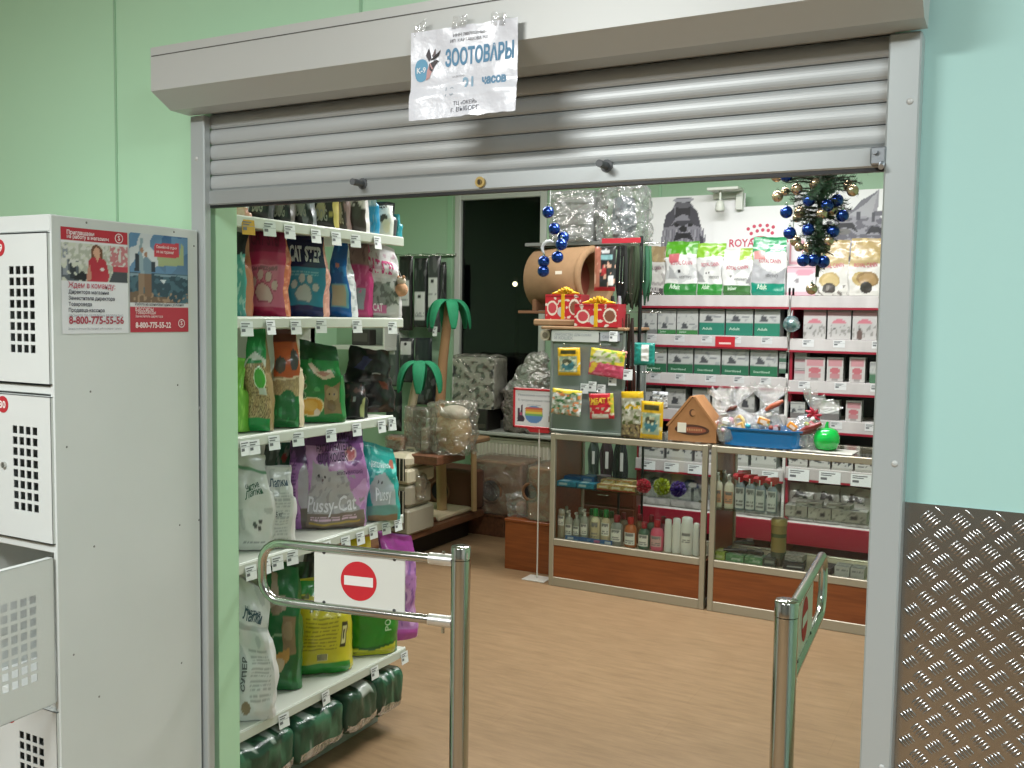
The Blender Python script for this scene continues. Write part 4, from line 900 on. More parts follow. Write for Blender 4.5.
def bbag(xl, xr, yt, design, label, d=.07, **k):
    z = L1[0]; a, b2 = Yp(xl, 290, FY), Yp(xr, 290, FY); h = Yp((xl + xr) / 2, yt, FY).z - z; w = b2.x - a.x
    return bag('dry_food_bag', w, h, d, design, [('f', mixc(C(design[0][1]), (.3, .3, .3), .3))], loc=((a.x + b2.x) / 2, FY + d / 2 + .01, z + .0005), rz=R_(6), label=label, group=GB[0], seed=int(xl), nu=k.pop('nu', 40), nv=k.pop('nv', 54), **k)
LT = lambda *a: a
rc = 'b5606c'
o, S = bbag(641, 663, 246, [('f', 'c4c1bc'), ('r', 0, .68, 1, 1, '94805d'), ('n', 6, 6, 2, .2, .68, 1, 'a8946c'), ('e', .3, .56, .12, .07, '3a3638'), ('e', .28, .4, .05, .1, '5a5658'), ('n', 5, 7, 4, .15, .2, .6, 'a09c99'), ('r', 0, 0, 1, .16, '4d4749')], 'white dry food bag with a tan top, leftmost on the top back shelf')
letter(o, S, [('ROYAL CANIN', .55, .52, .6, '7c5a60', 'c', .02), ('Adult', .5, .07, .5, 'b8b2b0', 'c', .02)])
def rcbag(xl, xr, yt, topc, botc, label, art, word):
    des = [('f', 'd6d6d3'), ('n', 3, 4, xl, .2, .2, .7, 'c0c1c0'), ('w', .74, .02, 5, xl, topc), ('r', 0, 0, 1, .21, botc), ('n', 4, 5, 3, .3, .76, 1, mixc(C(topc), (1, 1, 1), .2))] + art
    o, S = bbag(xl, xr, yt, des, label, top=.12)
    letter(o, S, [('ROYAL CANIN', .5, .56, .68, rc, 'c', .02), (word, .32, .11, .3, 'c3d6bf', 'c', .02), ('veterinary', .6, .32, .4, '6a6a6a', 'c', 0)])
rcbag(664, 696, 241, '4f9a1e', '2b7a34', 'white dry food bag with bright green top and red square mark, top back shelf', [('r', .12, .6, .42, .76, 'c76a70'), ('e', .40, .44, .05, .03, '2c2c2e'), ('p', [(.1, .3), (.1, .55), (.4, .3)], 'a3a4a4')], 'Adult')
rcbag(696, 722, 243, '7fb32a', '2f8235', 'white dry food bag with lime top in the middle of the top back shelf', [('e', .32, .43, .03, .02, '2c2c2e'), ('e', .42, .43, .03, .02, '2c2c2e'), ('p', [(0, .25), (0, .5), (.3, .25)], '9fa0a0')], 'Adult')
rcbag(722, 751, 248, '93b53c', '3c6b38', 'white dry food bag with pale lime corner and olive green base, top back shelf', [('r', 0, .72, .5, 1, 'd6d6d3'), ('e', .3, .42, .03, .02, '44403c'), ('p', [(1, .22), (1, .55), (.75, .26)], '8f8f90')], 'Indoor')
rcbag(751, 784, 237, '158a52', '128069', 'tallest white dry food bag with emerald top and teal base, top back shelf', [('n', 2, 30, 8, .25, .72, .9, 'cfded4'), ('r', .05, .62, .36, .76, 'c98a86'), ('p', [(0, .22), (0, .55), (.4, .42), (.7, .36), (1, .5), (1, .22)], 'a5a5a8')], 'Adult')
o, S = bcart(0, L1, 785, 814, 266, [('f', 'd0ccce'), ('r', 0, .8, 1, 1, 'd9a9b4'), ('e', .6, .78, .3, .12, 'cf8f9e'), ('e', .35, .5, .08, .07, '8a8488'), ('r', 0, 0, 1, .1, 'd3a2ac')], 'pale pink and white carton under the paper crown flyer, top back shelf', group=GB[0])
o, S = bcart(0, L1, 785, 803, 236, [('f', 'd8d6d6'), ('r', .1, .55, .9, .9, 'c98a94'), ('r', .2, .6, .8, .85, 'd8d0d2'), ('r', .1, .08, .9, .45, 'd3a5ac')], 'tall pink lettered carton standing behind the tree tip, top back shelf', dy=.13, d=.05, group=GB[0])
tanb = lambda s: [('f', 'cfccc6'), ('r', 0, .62, 1, 1, 'a48e60'), ('n', 4, 5, s, .2, .62, 1, 'b8a376'), ('p', [(0, .5), (0, .66), (1, .66), (1, .55)], 'b3a077'), ('e', .4, .28, .32, .14, 'b09a68'), ('e', .42, .27, .26, .11, 'c0ab7c'), ('e', .4, .14, .2, .1, '4d4845'), ('n', 7, 8, s, .25, 0, .2, '77716c')]
o, S = bbag(815, 847, 240, tanb(2), 'gold topped cat food bag with a round picture, right of the tree tip'); letter(o, S, [('ROYAL CANIN', .5, .50, .7, rc, 'c', .02)])
o, S = bbag(848, 881, 238, tanb(6)[:5] + [('e', .55, .28, .33, .14, '8d7450'), ('e', .55, .27, .26, .11, 'a0845c'), ('e', .5, .13, .2, .1, '3d3835')], 'gold topped cat food bag at the right end of the top back shelf'); letter(o, S, [('ROYAL CANIN', .5, .50, .7, rc, 'c', .02)])
# second shelf, left unit: half grey half green cartons
def gc(low, s, hgt=.42, marks=True):
    d = [('f', 'a9aaa6'), ('r', 0, .86, 1, .92, '8f908e'), ('r', 0, 0, 1, hgt, low), ('n', 5, 6, s, .28, hgt, .85, '8f9190')]
    if marks: d += [('p', [(.2, hgt + .04), (.3, hgt + .3), (.45, hgt + .22), (.55, hgt + .06)], '45474a'), ('r', .6, hgt + .2, .85, hgt + .26, '6d6f72')]
    return d
rowA = [(640, 657, '6a6c6a', 'grey white carton at the left end of the second back shelf'), (657.5, 676, '2f6b3a', 'carton with a short green band, second from the left on the second back shelf'), (676.5, 698, '35703a', 'carton with a short green band, third from the left on the second back shelf'),
        (699, 724.5, '1c6e5a', 'carton with tall teal band left of the red shelf tag'), (725.5, 753, '1c6e5a', 'carton with tall teal band just above the red shelf tag'), (754, 780, '1c7058', 'carton with tall teal band at the right end of the green row, second back shelf')]
for i, (a, b, c, lab) in enumerate(rowA):
    o, S = bcart(1, L1, a, b, 309, gc(c, i, .18 if i < 3 else .48), lab)
    mbl = MB(); write(mbl, 'Adult' if i > 2 else 'Junior', S, .12, .20 if i > 2 else .06, width=.4 if i > 2 else .35, col='a9bfae', bold=.02, sy=.8); mbl.build('lettering', PC, o)
rowB = [(645, 667.5, '23583c', 'carton with a bottle green band, leftmost on the third back shelf'), (668.5, 694, '23583c', 'carton with a bottle green band, third back shelf, below the short-banded cartons'), (695, 721.5, '1f5a40', 'carton with black dog print and green band in the middle of the third back shelf'),
        (722.5, 750, '1f5a40', 'carton with green band left of the widest one on the third back shelf'), (751, 779, '1d6040', 'carton with bright green band right end of the third back shelf row')]
for i, (a, b, c, lab) in enumerate(rowB):
    o, S = bcart(2, L1, a, b, 345, gc(c, i + 9, .32), lab); mbl = MB(); write(mbl, 'Sterilised', S, .12, .10, width=.6, col='9db8a4', bold=.02, sy=.6); mbl.build('lettering', PC, o)
for k, (y0, y1) in enumerate(((371, 362), (361, 352))):
    z = Yp(785, 373.5, FY).z if k == 0 else Yp(785, 362.6, FY).z
    bcart(2, L1, 780, 790, y1 if k == 0 else 352, gc('3c5a48', k, .4, False), ['small grey green box at the foot of the little pile beside the red divider', 'small grey green box on top of the little pile beside the red divider'][k], z0=z + (.002 if k else 0), nu=6, nv=6)
rowC = [(645, 663, 'grey and black carton at the left end of the fourth back shelf'), (667, 687.5, 'grey and black carton left of the cardboard house on the fourth back shelf'), (694, 712, 'grey and black carton right behind the cardboard house tip'), (714, 733, 'grey and black carton behind the cellophane gift bags, left'), (738, 757, 'grey and black carton behind the cellophane gift bags, middle'), (762, 782, 'grey and black carton behind the cellophane gift bags, right')]
for i, (a, b, lab) in enumerate(rowC):
    bcart(3, L1, a, b, 384.5, [('f', 'a3a29e'), ('r', 0, .85, 1, .95, '2f2f32'), ('p', [(.3, .2), (.4, .5), (.62, .42), (.7, .18)], '3c3d40'), ('n', 5, 6, i, .3, .1, .8, '8b8b88'), ('r', 0, 0, 1, .1, '767674')], lab)
# right unit
pk = lambda s: [('f', 'b2aeac'), ('r', 0, .80, 1, .92, 'a87c80'), ('e', .5, .50, .30, .17, 'b66c78'), ('r', .15, .2, .85, .5, 'aaa7a5'), ('n', 9, 9, s, .15, .08, .45, '85827f'), ('e', .3, .34, .06, .04, '4c494a')]
for i, (a, b, lab) in enumerate([(803, 826, 'white carton with a pink arch nearest the foil bauble, second back shelf right'), (827, 851, 'white carton with a pink arch in the middle of the second back shelf right'), (852, 877, 'white carton with a pink arch and brown cat, right end of the second back shelf')]):
    bcart(1, L2, a, b, 309, pk(i) + ([('e', .3, .15, .12, .18, '5d4a45')] if i == 2 else []), lab, seed=i + 40)
sm = [('f', 'b3afac'), ('r', .1, .62, .9, .9, 'b58287'), ('e', .5, .45, .3, .14, 'ad6068'), ('r', .2, .15, .8, .32, 'a8767a'), ('r', .3, .02, .7, .1, '8b8583')]
for i, (a, b, lab) in enumerate([(806, 826.5, 'small pink printed box standing alone right of the pile of three'), (828, 845, 'small pink printed box in the middle of the third back shelf right'), (850.5, 867, 'small pink printed box third along the third back shelf right')]):
    bcart(2, L2, a, b, 357.5, sm, lab, seed=50 + i, d=.08)
bcart(2, L2, 871, 878, 362, gc('456a50', 3, .4, False), 'small green banded box cut off by the right door frame, third back shelf', d=.08, nu=6, nv=8)
for k in range(3):
    z = L2[2] + k * .073; o = carton_mb(.075, .071, .1, [('f', 'a8a4a2'), ('r', 0, .55, 1, .8, 'a87f84'), ('n', 8, 8, k, .2, 0, .5, '8b8785')], '8a8886', nu=8, nv=8).build('food_carton', PC, None, (px_x(801.5), FY + .06, z)); tag(o, 'small flat pink edged box, %s of the pile of three beside the red divider' % ['bottom', 'middle', 'top'][k], 'pet food box', GB[2])
for i, (a, b, yt, lab) in enumerate([(790, 808, 402, 'pale small box behind the red ribbon gift, fourth back shelf'), (823, 842.5, 400, 'grey printed small box above the green can, fourth back shelf'), (848.5, 865, 401, 'white box with dark red print, right on the fourth back shelf')]):
    bcart(3, L2, a, b, yt, sm if i == 2 else gc('6a6664', 4 + i, .3), lab, d=.08, seed=60 + i)
# shelf tag and talkers
p = Yp(725, 340, BY - .012); o = MB().box(-.065, .065, -.001, .001, 0, .07, 'b01c28', .0005).add([Vector((-.04, -.0018, .02)), Vector((.04, -.0018, .02)), Vector((.04, -.0018, .032)), Vector((-.04, -.0018, .032))], [(0, 1, 2, 3)], 'd9b8b4').build('shelf_talker', PC, None, (p.x, BY - .010, L1[1] - .078)); tag(o, 'red sale card clipped on the edge of the second back shelf', 'shelf sign')
# fifth shelf: white bags with cat prints, seen through and above the glass cases
def low(lv, lvls, a, b, yt, label, dark='3a3c42', s=0, tone='b4b3ae', **k):
    return bcart(lv, lvls, a, b, yt, [('f', tone), ('n', 5, 6, s, .12, .3, .95, '908f8c'), ('p', [(.12, .35), (.25, .72), (.5, .7), (.62, .45), (.4, .3)], dark), ('e', .8, .5, .1, .1, dark), ('r', 0, 0, 1, .1, '9c9a95'), ('n', 8, 8, s + 5, .28, .2, .9, dark)], label, seed=80 + s, nu=24, nv=24, name='food_pouch_box', cat='pet food box', **k)
LB5 = ['leftmost', 'second', 'third', 'fourth']
for i in range(5):
    a = 641 + i * 28.5; low(4, L1, a, a + 26, 432, 'white box with dark cat print, fifth back shelf, %s from the left' % ['leftmost', 'second', 'third', 'fourth', 'fifth'][i], s=i)
for i in range(4):
    a = 791 + i * 23; low(4, L2, a, a + 21.5, 449, 'white box with dark cat print under the green can, %s on the fifth shelf right' % ['first', 'second', 'third', 'fourth'][i], s=10 + i)
# low shelf: pillow bags
def lowbag(lvls, lv, a, b, h, des, label, dz=0):
    z = lvls[lv]; A, B_ = Yp(a, 500, FY), Yp(b, 500, FY)
    return bag('pet_food_pouch', B_.x - A.x, h, .10, des, [('f', '9c9b98')], loc=((A.x + B_.x) / 2, FY + .08, z + .001), label=label, group=GB[5], seed=int(a), nu=24, nv=28, top=.3)
blk = lambda s, c: [('f', 'b0afab'), ('n', 5, 6, s, .2, 0, 1, '979692'), ('e', .5, .62, .22, .18, c), ('e', .55, .66, .10, .09, 'd0d0cc'), ('t', .2, .2, .8, .35, 3, '77787c')]
for i, (a, b, c, lab) in enumerate([(640, 668, '50524f', 'grey pet food pouch with a black cat, low back shelf seen through left case'), (668, 708, '3b4a6c', 'pet food pouch with a round blue picture, low back shelf through left case'), (709, 742, '5a4a44', 'white pouch with brown cat, low back shelf through right case'), (743, 778, '55565a', 'white pouch with grey marks, low back shelf through right case'), ]):
    lowbag(L1, 5, a, b, .25, blk(i, c), lab)
for i, (a, b, lab) in enumerate([(786, 812, 'white pouch with thin print behind the tan tube, low back shelf'), (813, 838, 'white pouch with grey swirl, low back shelf right'), (839, 870, 'white pouch with dark bird-like print, low back shelf right end')]):
    lowbag(L2, 5, a, b, .24, [('f', 'b3b2ae'), ('n', 4, 5, i, .2, 0, 1, '9c9a96'), ('p', [(.2, .6), (.35, .85), (.7, .75), (.8, .6), (.5, .65)], '3a3a3d'), ('e', .8, .3, .1, .08, '6b6b70')], lab)
# white tag strips under the fifth shelf edge, right unit
mb = MB()
for k in range(5): mb.box(S2[0] + .03 + k * .19 - (S2[0] + S2[1]) / 2, S2[0] + .03 + k * .19 + .13 - (S2[0] + S2[1]) / 2, BY - .012 - BY - .2, BY - .010 - BY - .2, L2[4] - .085, L2[4] - .01, 'd8d3d6')
for v in range(5):
    price_tag(u2, S2[0] + .09 + v * .19 - (S2[0] + S2[1]) / 2, -.208, L2[4] - .085, 0, w=.13, h=.075, face='y', tilt=.1)
for v in range(6): price_tag(u1, S1[0] + .10 + v * .165 - (S1[0] + S1[1]) / 2, -.208, L1[4] - .075, random.uniform(-.05, .05), w=.10, h=.06, face='y', tilt=.1)
for lv in (1, 2, 3):
    for v in range(5):
        price_tag(u1, S1[0] + .12 + v * .19 - (S1[0] + S1[1]) / 2 + random.uniform(-.02, .02), -.2055, L1[lv] - .05, 0, w=.07, h=.045, face='y', tilt=.02, col='c4c4c4')
        if v < 4: price_tag(u2, S2[0] + .12 + v * .2 - (S2[0] + S2[1]) / 2 + random.uniform(-.02, .02), -.2055, L2[lv] - .05, 0, w=.07, h=.045, face='y', tilt=.02, col='cfcfcf')

# ================================================================ poster boards over the shelf
PY = BY + .30
def board(pxs, label, design, nu, nv, dy=0):
    Y = PY + dy; a, b, c, d = [Yp(x, y, Y) for x, y in pxs]
    x0, x1, z0 = (a.x + d.x) / 2, (b.x + c.x) / 2, 1.755; z1 = (a.z + b.z) / 2; w, h = x1 - x0, z1 - z0
    r = empty('poster_board', (x0, Y, z0), 0, label, 'poster', 'white header boards on the back shelf')
    MB().box(0, w, .0005, .008, 0, h).build('board', M('white_foam_board', 'e2e2e0', rough=.5), r)
    MB().grid(lambda u, v: Vector((u * w, 0, v * h)), nu, nv, lambda u, v: paint(design, u, v, 3), smooth=False).build('printed_face', PC, r)
    return r, w, h
W0 = 'e2e2e1'
dog = [('f', W0), ('p', [(.22, 0), (.25, .42), (.30, .66), (.38, .74), (.44, .90), (.60, .90), (.70, .82), (.78, .60), (.86, .38), (.90, 0)], 'a5a3ae'), ('n', 16, 7, 2, .05, 0, .85, 'c3c1ca'), ('p', [(0, 0), (.20, 0), (.24, .42), (.29, .66), (.37, .76), (.43, .93), (0, 1)], W0), ('p', [(1, 0), (.92, 0), (.88, .38), (.80, .62), (.72, .86), (.60, .94), (.43, .93), (0, 1), (1, 1)], W0),
       ('p', [(.26, .50), (.30, .70), (.42, .80), (.44, .62), (.34, .50)], '5b5864'), ('p', [(.82, .48), (.76, .74), (.66, .82), (.62, .66), (.72, .52)], '55525e'), ('p', [(.43, .64), (.45, .90), (.66, .90), (.66, .66), (.55, .70)], '38363e'), ('n', 22, 22, 7, .0, .64, .86, '6f6d7a') if False else ('e', .55, .84, .12, .05, '77757f'), ('e', .55, .92, .15, .04, 'c9c8d2'), ('r', .46, .93, .64, .95, '8c8a96'),
       ('p', [(.36, .52), (.46, .60), (.56, .60), (.68, .60), (.74, .52), (.62, .55), (.55, .50), (.48, .54)], '4c4a55'), ('e', .46, .535, .035, .028, '17161a'), ('e', .66, .525, .035, .028, '17161a'), ('e', .56, .47, .06, .045, '1e1c21'), ('p', [(.42, .28), (.46, .42), (.56, .40), (.66, .42), (.72, .28), (.58, .34)], '2f2d36'), ('e', .57, .36, .07, .03, '1b1a1f'), ('n', 26, 6, 9, .18, 0, .34, '83818d') if False else ('p', [(.46, 0), (.50, .26), (.60, .26), (.66, 0)], 'b9b7c1'), ('p', [(.78, 0), (.80, .4), (.86, .3), (.89, 0)], '4f4d58')]
def remap(des, au, bu, av, bv):
    o = []
    for d in des:
        if d[0] == 'p': o.append(('p', [(au + bu * x, av + bv * y) for x, y in d[1]], d[2]))
        elif d[0] == 'e': o.append(('e', au + bu * d[1], av + bv * d[2], bu * d[3], bv * d[4], d[5]))
        elif d[0] == 'r': o.append(('r', au + bu * d[1], av + bv * d[2], au + bu * d[3], av + bv * d[4], d[5]))
        elif d[0] == 'n': o.append(('n', d[1] / bu, d[2] / bv, d[3], d[4], av + bv * d[5], av + bv * d[6], d[7]))
        else: o.append(d)
    return o
hair = [('p', [(.22 + k * .03, 0), (.25 + k * .03, .45 + .02 * (k % 3)), (.262 + k * .03, .45), (.235 + k * .03, 0)], ['8b8995', 'c9c7d0', '7b7985'][k % 3]) for k in range(22)]
k0 = [q for q in dog if q[0] != 'f']
dog = [('f', W0)] + remap([k0[0]] + hair + [k0[2], k0[3]] + k0[4:], -.03, .72, .365, .65)
def deeper(des, k=.55):
    w0 = C(W0); return [d[:-1] + (C(d[-1]) if C(d[-1]) == w0 else tuple(q * k for q in C(d[-1])),) for d in des]
dog = deeper(dog)
board([(648, 198), (744, 193), (744, 296), (648, 296)], 'white header board with a long haired terrier portrait above the dry food bags', dog, 96, 96)
r, w, h = board([(712, 210), (792, 203), (792, 296), (712, 296)], 'white header board with a red dotted crown and brand lettering above the bags', [('f', W0)], 4, 4, dy=-.012)
f2 = lambda a, b: Vector((a, -.0015, b)); mb = MB()
tx = lambda x, y: (Yp(x, y, PY - .012).x - Yp(712, 210, PY - .012).x, Yp(x, y, PY - .012).z - 1.755)
u0, v0 = tx(728, 247); u1_, v1 = tx(752, 245); write(mb, 'ROYAL CANIN', f2, u0, v0, width=(u1_ - u0) * 2.55, col='c0405a', bold=.015, sy=1.15)
mb.build('lettering', PC, r); mb = MB()
for px, py in ((747, 229), (753, 226.5), (759, 225.5), (766, 225.5), (772, 227), (750, 233.5), (756, 231), (761.5, 230), (767, 230.5), (771, 233)):
    a, b = tx(px, py); mb.add([f2(a + .012 * math.cos(k * PI / 5), b + .012 * math.sin(k * PI / 5)) for k in range(10)], [tuple(range(10))], 'c0405a')
A = [tx(750 + k * 2.4, 238.5 - 2.6 * math.sin(PI * k / 8)) for k in range(9)]
mb.add([f2(a, b) for a, b in A] + [f2(a, b - .013) for a, b in A], [(k, k + 1, k + 10, k + 9) for k in range(8)], 'c0405a')
mb.build('crown_emblem', PC, r)
cat = [('f', W0), ('p', [(.28, .12), (.30, .45), (.42, .62), (.50, .78), (.66, .80), (.93, 1.0), (.92, .78), (1, .70), (1, .1)], 'bbb9c2'), ('n', 10, 24, 3, .02, .1, .82, '7c7a86'), ('p', [(0, 0), (.27, .1), (.29, .45), (.41, .63), (.49, .80), (0, 1)], W0),
       ('p', [(.60, .76), (.92, .98), (.86, .74)], 'd3d1d8'), ('p', [(.60, .76), (.78, .86), (.92, .98), (.74, .90)], '8f8d98'), ('p', [(.44, .60), (.50, .70), (.66, .70), (.72, .60), (.64, .64), (.54, .65)], '2c2a32'), ('e', .57, .61, .07, .03, '8c8a86'), ('p', [(.80, .58), (.86, .66), (.98, .64), (1, .56), (.92, .60)], '2c2a32'), ('p', [(.72, .48), (.76, .54), (.84, .54), (.86, .48)], '3d3b44'), ('e', .40, .70, .04, .02, '45434c'), ('r', .56, .76, .60, .82, '5d5b66'), ('r', .70, .72, .74, .79, '5d5b66'), ('r', .86, .70, .89, .78, '5d5b66')]
cat = deeper(cat)
board([(793, 200), (884, 181), (884, 296), (793, 296)], 'white header board with a striped cat portrait behind the hanging tree', cat, 90, 90)
# spot lamp bracket
a = Yp(712, 187, PY - .05); b = Yp(743, 190, PY - .05)
sl = empty('spot_lamp', ((a.x + b.x) / 2, PY + .0, 1.755), 0, 'white display spotlight on a box bracket above the dog poster', 'lamp')
zt = Yp(727, 189, PY - .05).z - 1.755; hw = (b.x - a.x) / 2
MB().box(-hw, hw, -.17, -.02, zt - .02, zt, None, .004).box(hw * .55, hw, -.05, -.02, Yp(727, 211, PY).z - 1.755, zt - .02, None, .003).box(-hw, hw, -.024, -.014, zt - .06, zt - .02, None, .003).build('bracket', STEEL, sl)
zc = Yp(720, 207, PY - .12).z - 1.755; x_ = Yp(720, 207, PY - .12).x - (a.x + b.x) / 2
MB().cyl((x_, -.12, zt - .02), (x_, -.12, zc + .035), .008, 10).lathe([(.0, .045), (.02, .042), (.028, .02), (.032, -.02), (.026, -.03), (0, -.03)], 18, o=(x_, -.12, zc)).build('lamp_head', STEEL, sl)

p = Yp(791, 324, BY - .03); fb = empty('foil_bauble', (p.x, BY - .02, p.z), 0, 'teal and silver foil ball ornament hanging beside the pink arched cartons', 'ornament')
MB().ball((0, 0, 0), .052, 18, 12, '5f8f93', fn=lambda q: q * (1 + .14 * noise.noise(q * 55))).build('foil_ball', M('teal_foil', attr=True, rough=.18, metal=.7, bump=(60, 1, .004), var=(30, 'c9d2d4', .9)), fb)
MB().tube([(0, 0, .05), (.004, 0, .085)], [.006, .002], 6, 'c9c9c9').build('tie', PL, fb)
# ================================================================ glass display cases
CY0, CY1, CZ = 5.09, 5.53, .912
def frame_bar(mb, x0, x1, y0, y1, z0, z1): mb.box(x0, x1, y0, y1, z0, z1, None, .003)
def case(x0, x1, label, shelf_z):
    r = empty('display_case', ((x0 + x1) / 2, (CY0 + CY1) / 2, 0), 0, label, 'display case', 'glass counters')
    hw = (x1 - x0) / 2; hd = (CY1 - CY0) / 2; t = .030
    mb = MB()
    for sx in (-1, 1):
        for sy in (-1, 1):
            a = sx * hw; b = sy * hd; frame_bar(mb, min(a, a - sx * t), max(a, a - sx * t), min(b, b - sy * t), max(b, b - sy * t), .0, CZ)
    for sy in (-1, 1):
        b = sy * hd
        for z0, z1 in ((CZ - .035, CZ - .001), (.245, .285), (.0, .055)): frame_bar(mb, -hw + t, hw - t, min(b, b - sy * .028), max(b, b - sy * .028), z0, z1)
    for sx in (-1, 1):
        a = sx * hw
        for z0, z1 in ((CZ - .032, CZ - .001), (.01, .05)): frame_bar(mb, min(a, a - sx * .028), max(a, a - sx * .028), -hd + t, hd - t, z0, z1)
    mb.build('frame', ALU, r)
    MB().box(-hw + t, hw - t, -hd + .006, -hd + .018, .055, .245).build('front_panel', WOOD, r)
    MB().box(-hw + .008, -hw + .02, -hd + t, hd - t, .05, CZ - .035).build('side_panel', WOOD, r)
    MB().box(hw - .02, hw - .008, -hd + t, hd - t, .05, .26).build('side_panel', WOOD, r)
    MB().box(-hw + .02, hw - .02, -hd + .02, hd - .02, .262, .276).build('deck', M('cream_laminate_deck', 'b3a68d', rough=.5), r)
    MB().box(-hw + .022, hw - .022, -hd + .03, hd - .02, shelf_z - .006, shelf_z).build('glass_shelf', glassy('shelf_glass', 'f2f8f3', .05), r)
    MB().box(-hw + t, hw - t, -hd + .010, -hd + .014, .285, CZ - .035).build('front_glass', GLASS, r)
    MB().box(-hw + .004, hw - .004, -hd + .004, hd - .004, CZ - .001, CZ + .004).build('glass_top', GLASS, r)
    MB().cyl((hw * .93, -hd + .004, .60), (hw * .93, -hd - .004, .60), .008, 12).build('lock', CHROME, r)
    return r
CA = (-2.482, -1.532); CB = (-1.512, -.645)
SA = Yp(625, 493, CY0 + .03).z; SB = Yp(740, 511, CY0 + .03).z
case(*CA, 'glass display case with wooden front full of shampoo bottles, left of the two counters', SA)
case(*CB, 'glass display case with wooden front holding spray bottles, right of the two counters', SB)
DK = .277
def cx(px, y=500, Y=CY0 + .07): return Yp(px, y, Y).x
# bottles
def bottle_proto(kind, hgt, w, body, cap, lab=None, capw=.4, flat=.75):
    mb = MB(); r = w / 2
    if kind == 'pump':
        mb.lathe([(0, 0, body), (r * .95, 0, body), (r, .01, body), (r, hgt * .62, body), (r * .8, hgt * .72, body), (r * .35, hgt * .78, cap), (r * .35, hgt * .86, cap), (r * .18, hgt * .87, cap), (r * .18, hgt * .93, cap)], 16, sy=flat)
    elif kind == 'sprayer':
        mb.lathe([(0, 0, body), (r * .95, 0, body), (r, .01, body), (r, hgt * .62, body), (r * .75, hgt * .70, body), (r * .4, hgt * .76, body), (0, hgt * .77, body)], 16, sy=flat)
    elif kind == 'tall':
        mb.lathe([(0, 0, body), (r * .9, 0, body), (r, .008, body), (r * .98, hgt * .8, body), (r * .86, hgt * .86, cap), (r * .86, hgt * .97, cap), (r * .6, hgt, cap), (0, hgt, cap)], 18, sy=flat)
    else:
        mb.lathe([(0, 0, body), (r * .9, 0, body), (r, .01, body), (r, hgt * .58, body), (r * .82, hgt * .70, body), (r * .42, hgt * .76, body), (r * .42, hgt * .77, body)], 18, sy=flat)
    return mb
def bottle(kind, x, y, z, hgt, w, body, cap, lab, label, group, labc='eceae4', name='shampoo_bottle'):
    o = bottle_proto(kind, hgt, w, body, cap).build(name, PL, None, (x, y, z)); tag(o, label, 'bottle', group); r = w / 2
    mb = MB()
    if kind == 'pump':
        mb.lathe([(r * .4, hgt * .86), (r * .4, hgt * .90), (0, hgt * .90)], 12, cap).box(-r * .25, r * .25, -r * 1.1, r * .3, hgt * .93, hgt, cap, .002); mb.build('pump', PL, o)
    elif kind == 'sprayer':
        mb.lathe([(r * .42, hgt * .76), (r * .42, hgt * .82), (r * .3, hgt * .86), (0, hgt * .86)], 12, cap).prism([(-r * 1.5, .93), (-r * 1.2, 1.0), (r * 1.1, 1.0), (r * 1.2, .88), (r * .5, .80), (-r * .4, .80), (-r * 1.1, .86)], lambda a, b, t: Vector((t - .013 + a * .5, a * .8, b * hgt)), .026, cap)
        mb.build('spray_head', PL, o)
        MB().box(-.003, .003, -r * 1.15, -r * .9, hgt * .74, hgt * .90, 'dcdcd8', .001).build('trigger', PL, o)
    elif kind == 'round':
        MB().lathe([(r * .46, hgt * .77), (r * .5, hgt * .78), (r * .5, hgt * .98), (r * .4, hgt), (0, hgt)], 14, cap).build('cap', PL, o)
    if lab:
        mb = MB(); z0, z1 = lab
        sf = lambda u, v: Vector((math.sin((u - .5) * 1.9) * (r + .0006), -math.cos((u - .5) * 1.9) * (r + .0006) * .75, hgt * (z0 + (z1 - z0) * v)))
        mb.grid(sf, 12, 12, lambda u, v: paint([('f', labc), ('t', .12, .1, .88, .75, 4, '7a7a7c'), ('r', .15, .8, .85, .92, '8a8a8c')], u, v, int(x * 100)))
        mb.build('paper_label', PP, o)
    return o
def bz(px, yt, z, Y): return Yp(px, yt, Y).z - z
G1 = 'shampoo bottles on the deck of the left case'
YB1 = CY0 + .075
def cb(kind, px, yt, wpx, body, cap, lab, label, Y=YB1, z=DK, group=G1, **k):
    p = Yp(px, 500, Y); w = wpx * depth(p) / FL
    return bottle(kind, p.x, Y, z, bz(px, yt, z, Y), w, body, cap, lab, label, group, **k)
cb('tall', 562, 509, 8, 'a39a86', 'b5b0a4', (.45, .78), 'tall beige shampoo bottle, leftmost on the left case deck')
cb('pump', 569.5, 510, 8.5, 'a9a89e', 'd0cfc8', (.15, .52), 'clear pump bottle with a low white sticker, second from the left')
cb('pump', 577, 512, 7.5, '9c9d92', 'c9c8c0', (.2, .5), 'slim clear pump bottle, third from the left on the case deck')
cb('pump', 585, 509, 8.5, 'a7a9a0', 'd3d3cc', (.2, .55), 'clear pump bottle just left of the green capped ones')
cb('round', 596, 508.5, 10, 'e6dcba', '148a42', (.1, .62), 'cream bottle with green cap, left of the two in front', labc='cdbf9a')
cb('round', 606.5, 509.5, 10.5, 'ccbc9c', '148040', (.25, .62), 'beige bottle with green cap and white sticker, right of the two in front')
cb('round', 617.5, 515, 13, '8f9490', '8c2434', (.15, .55), 'grey bottle with dark red cap and cherry picture on the label')
cb('round', 631.5, 517, 13, 'bf6c40', 'b82428', (.1, .5), 'amber orange shampoo bottle with red cap')
cb('round', 645, 522, 12, '4f7060', 'a3283a', (.12, .55), 'dark green shampoo bottle with raspberry red cap')
cb('round', 658, 520, 13.5, 'e2607f', 'b81a30', (.15, .5), 'bright pink shampoo bottle with red cap', labc='d6a8a8')
cb('tall', 669, 519, 8, 'e6e6e2', 'ececea', None, 'slim white bottle right beside the pink shampoo')
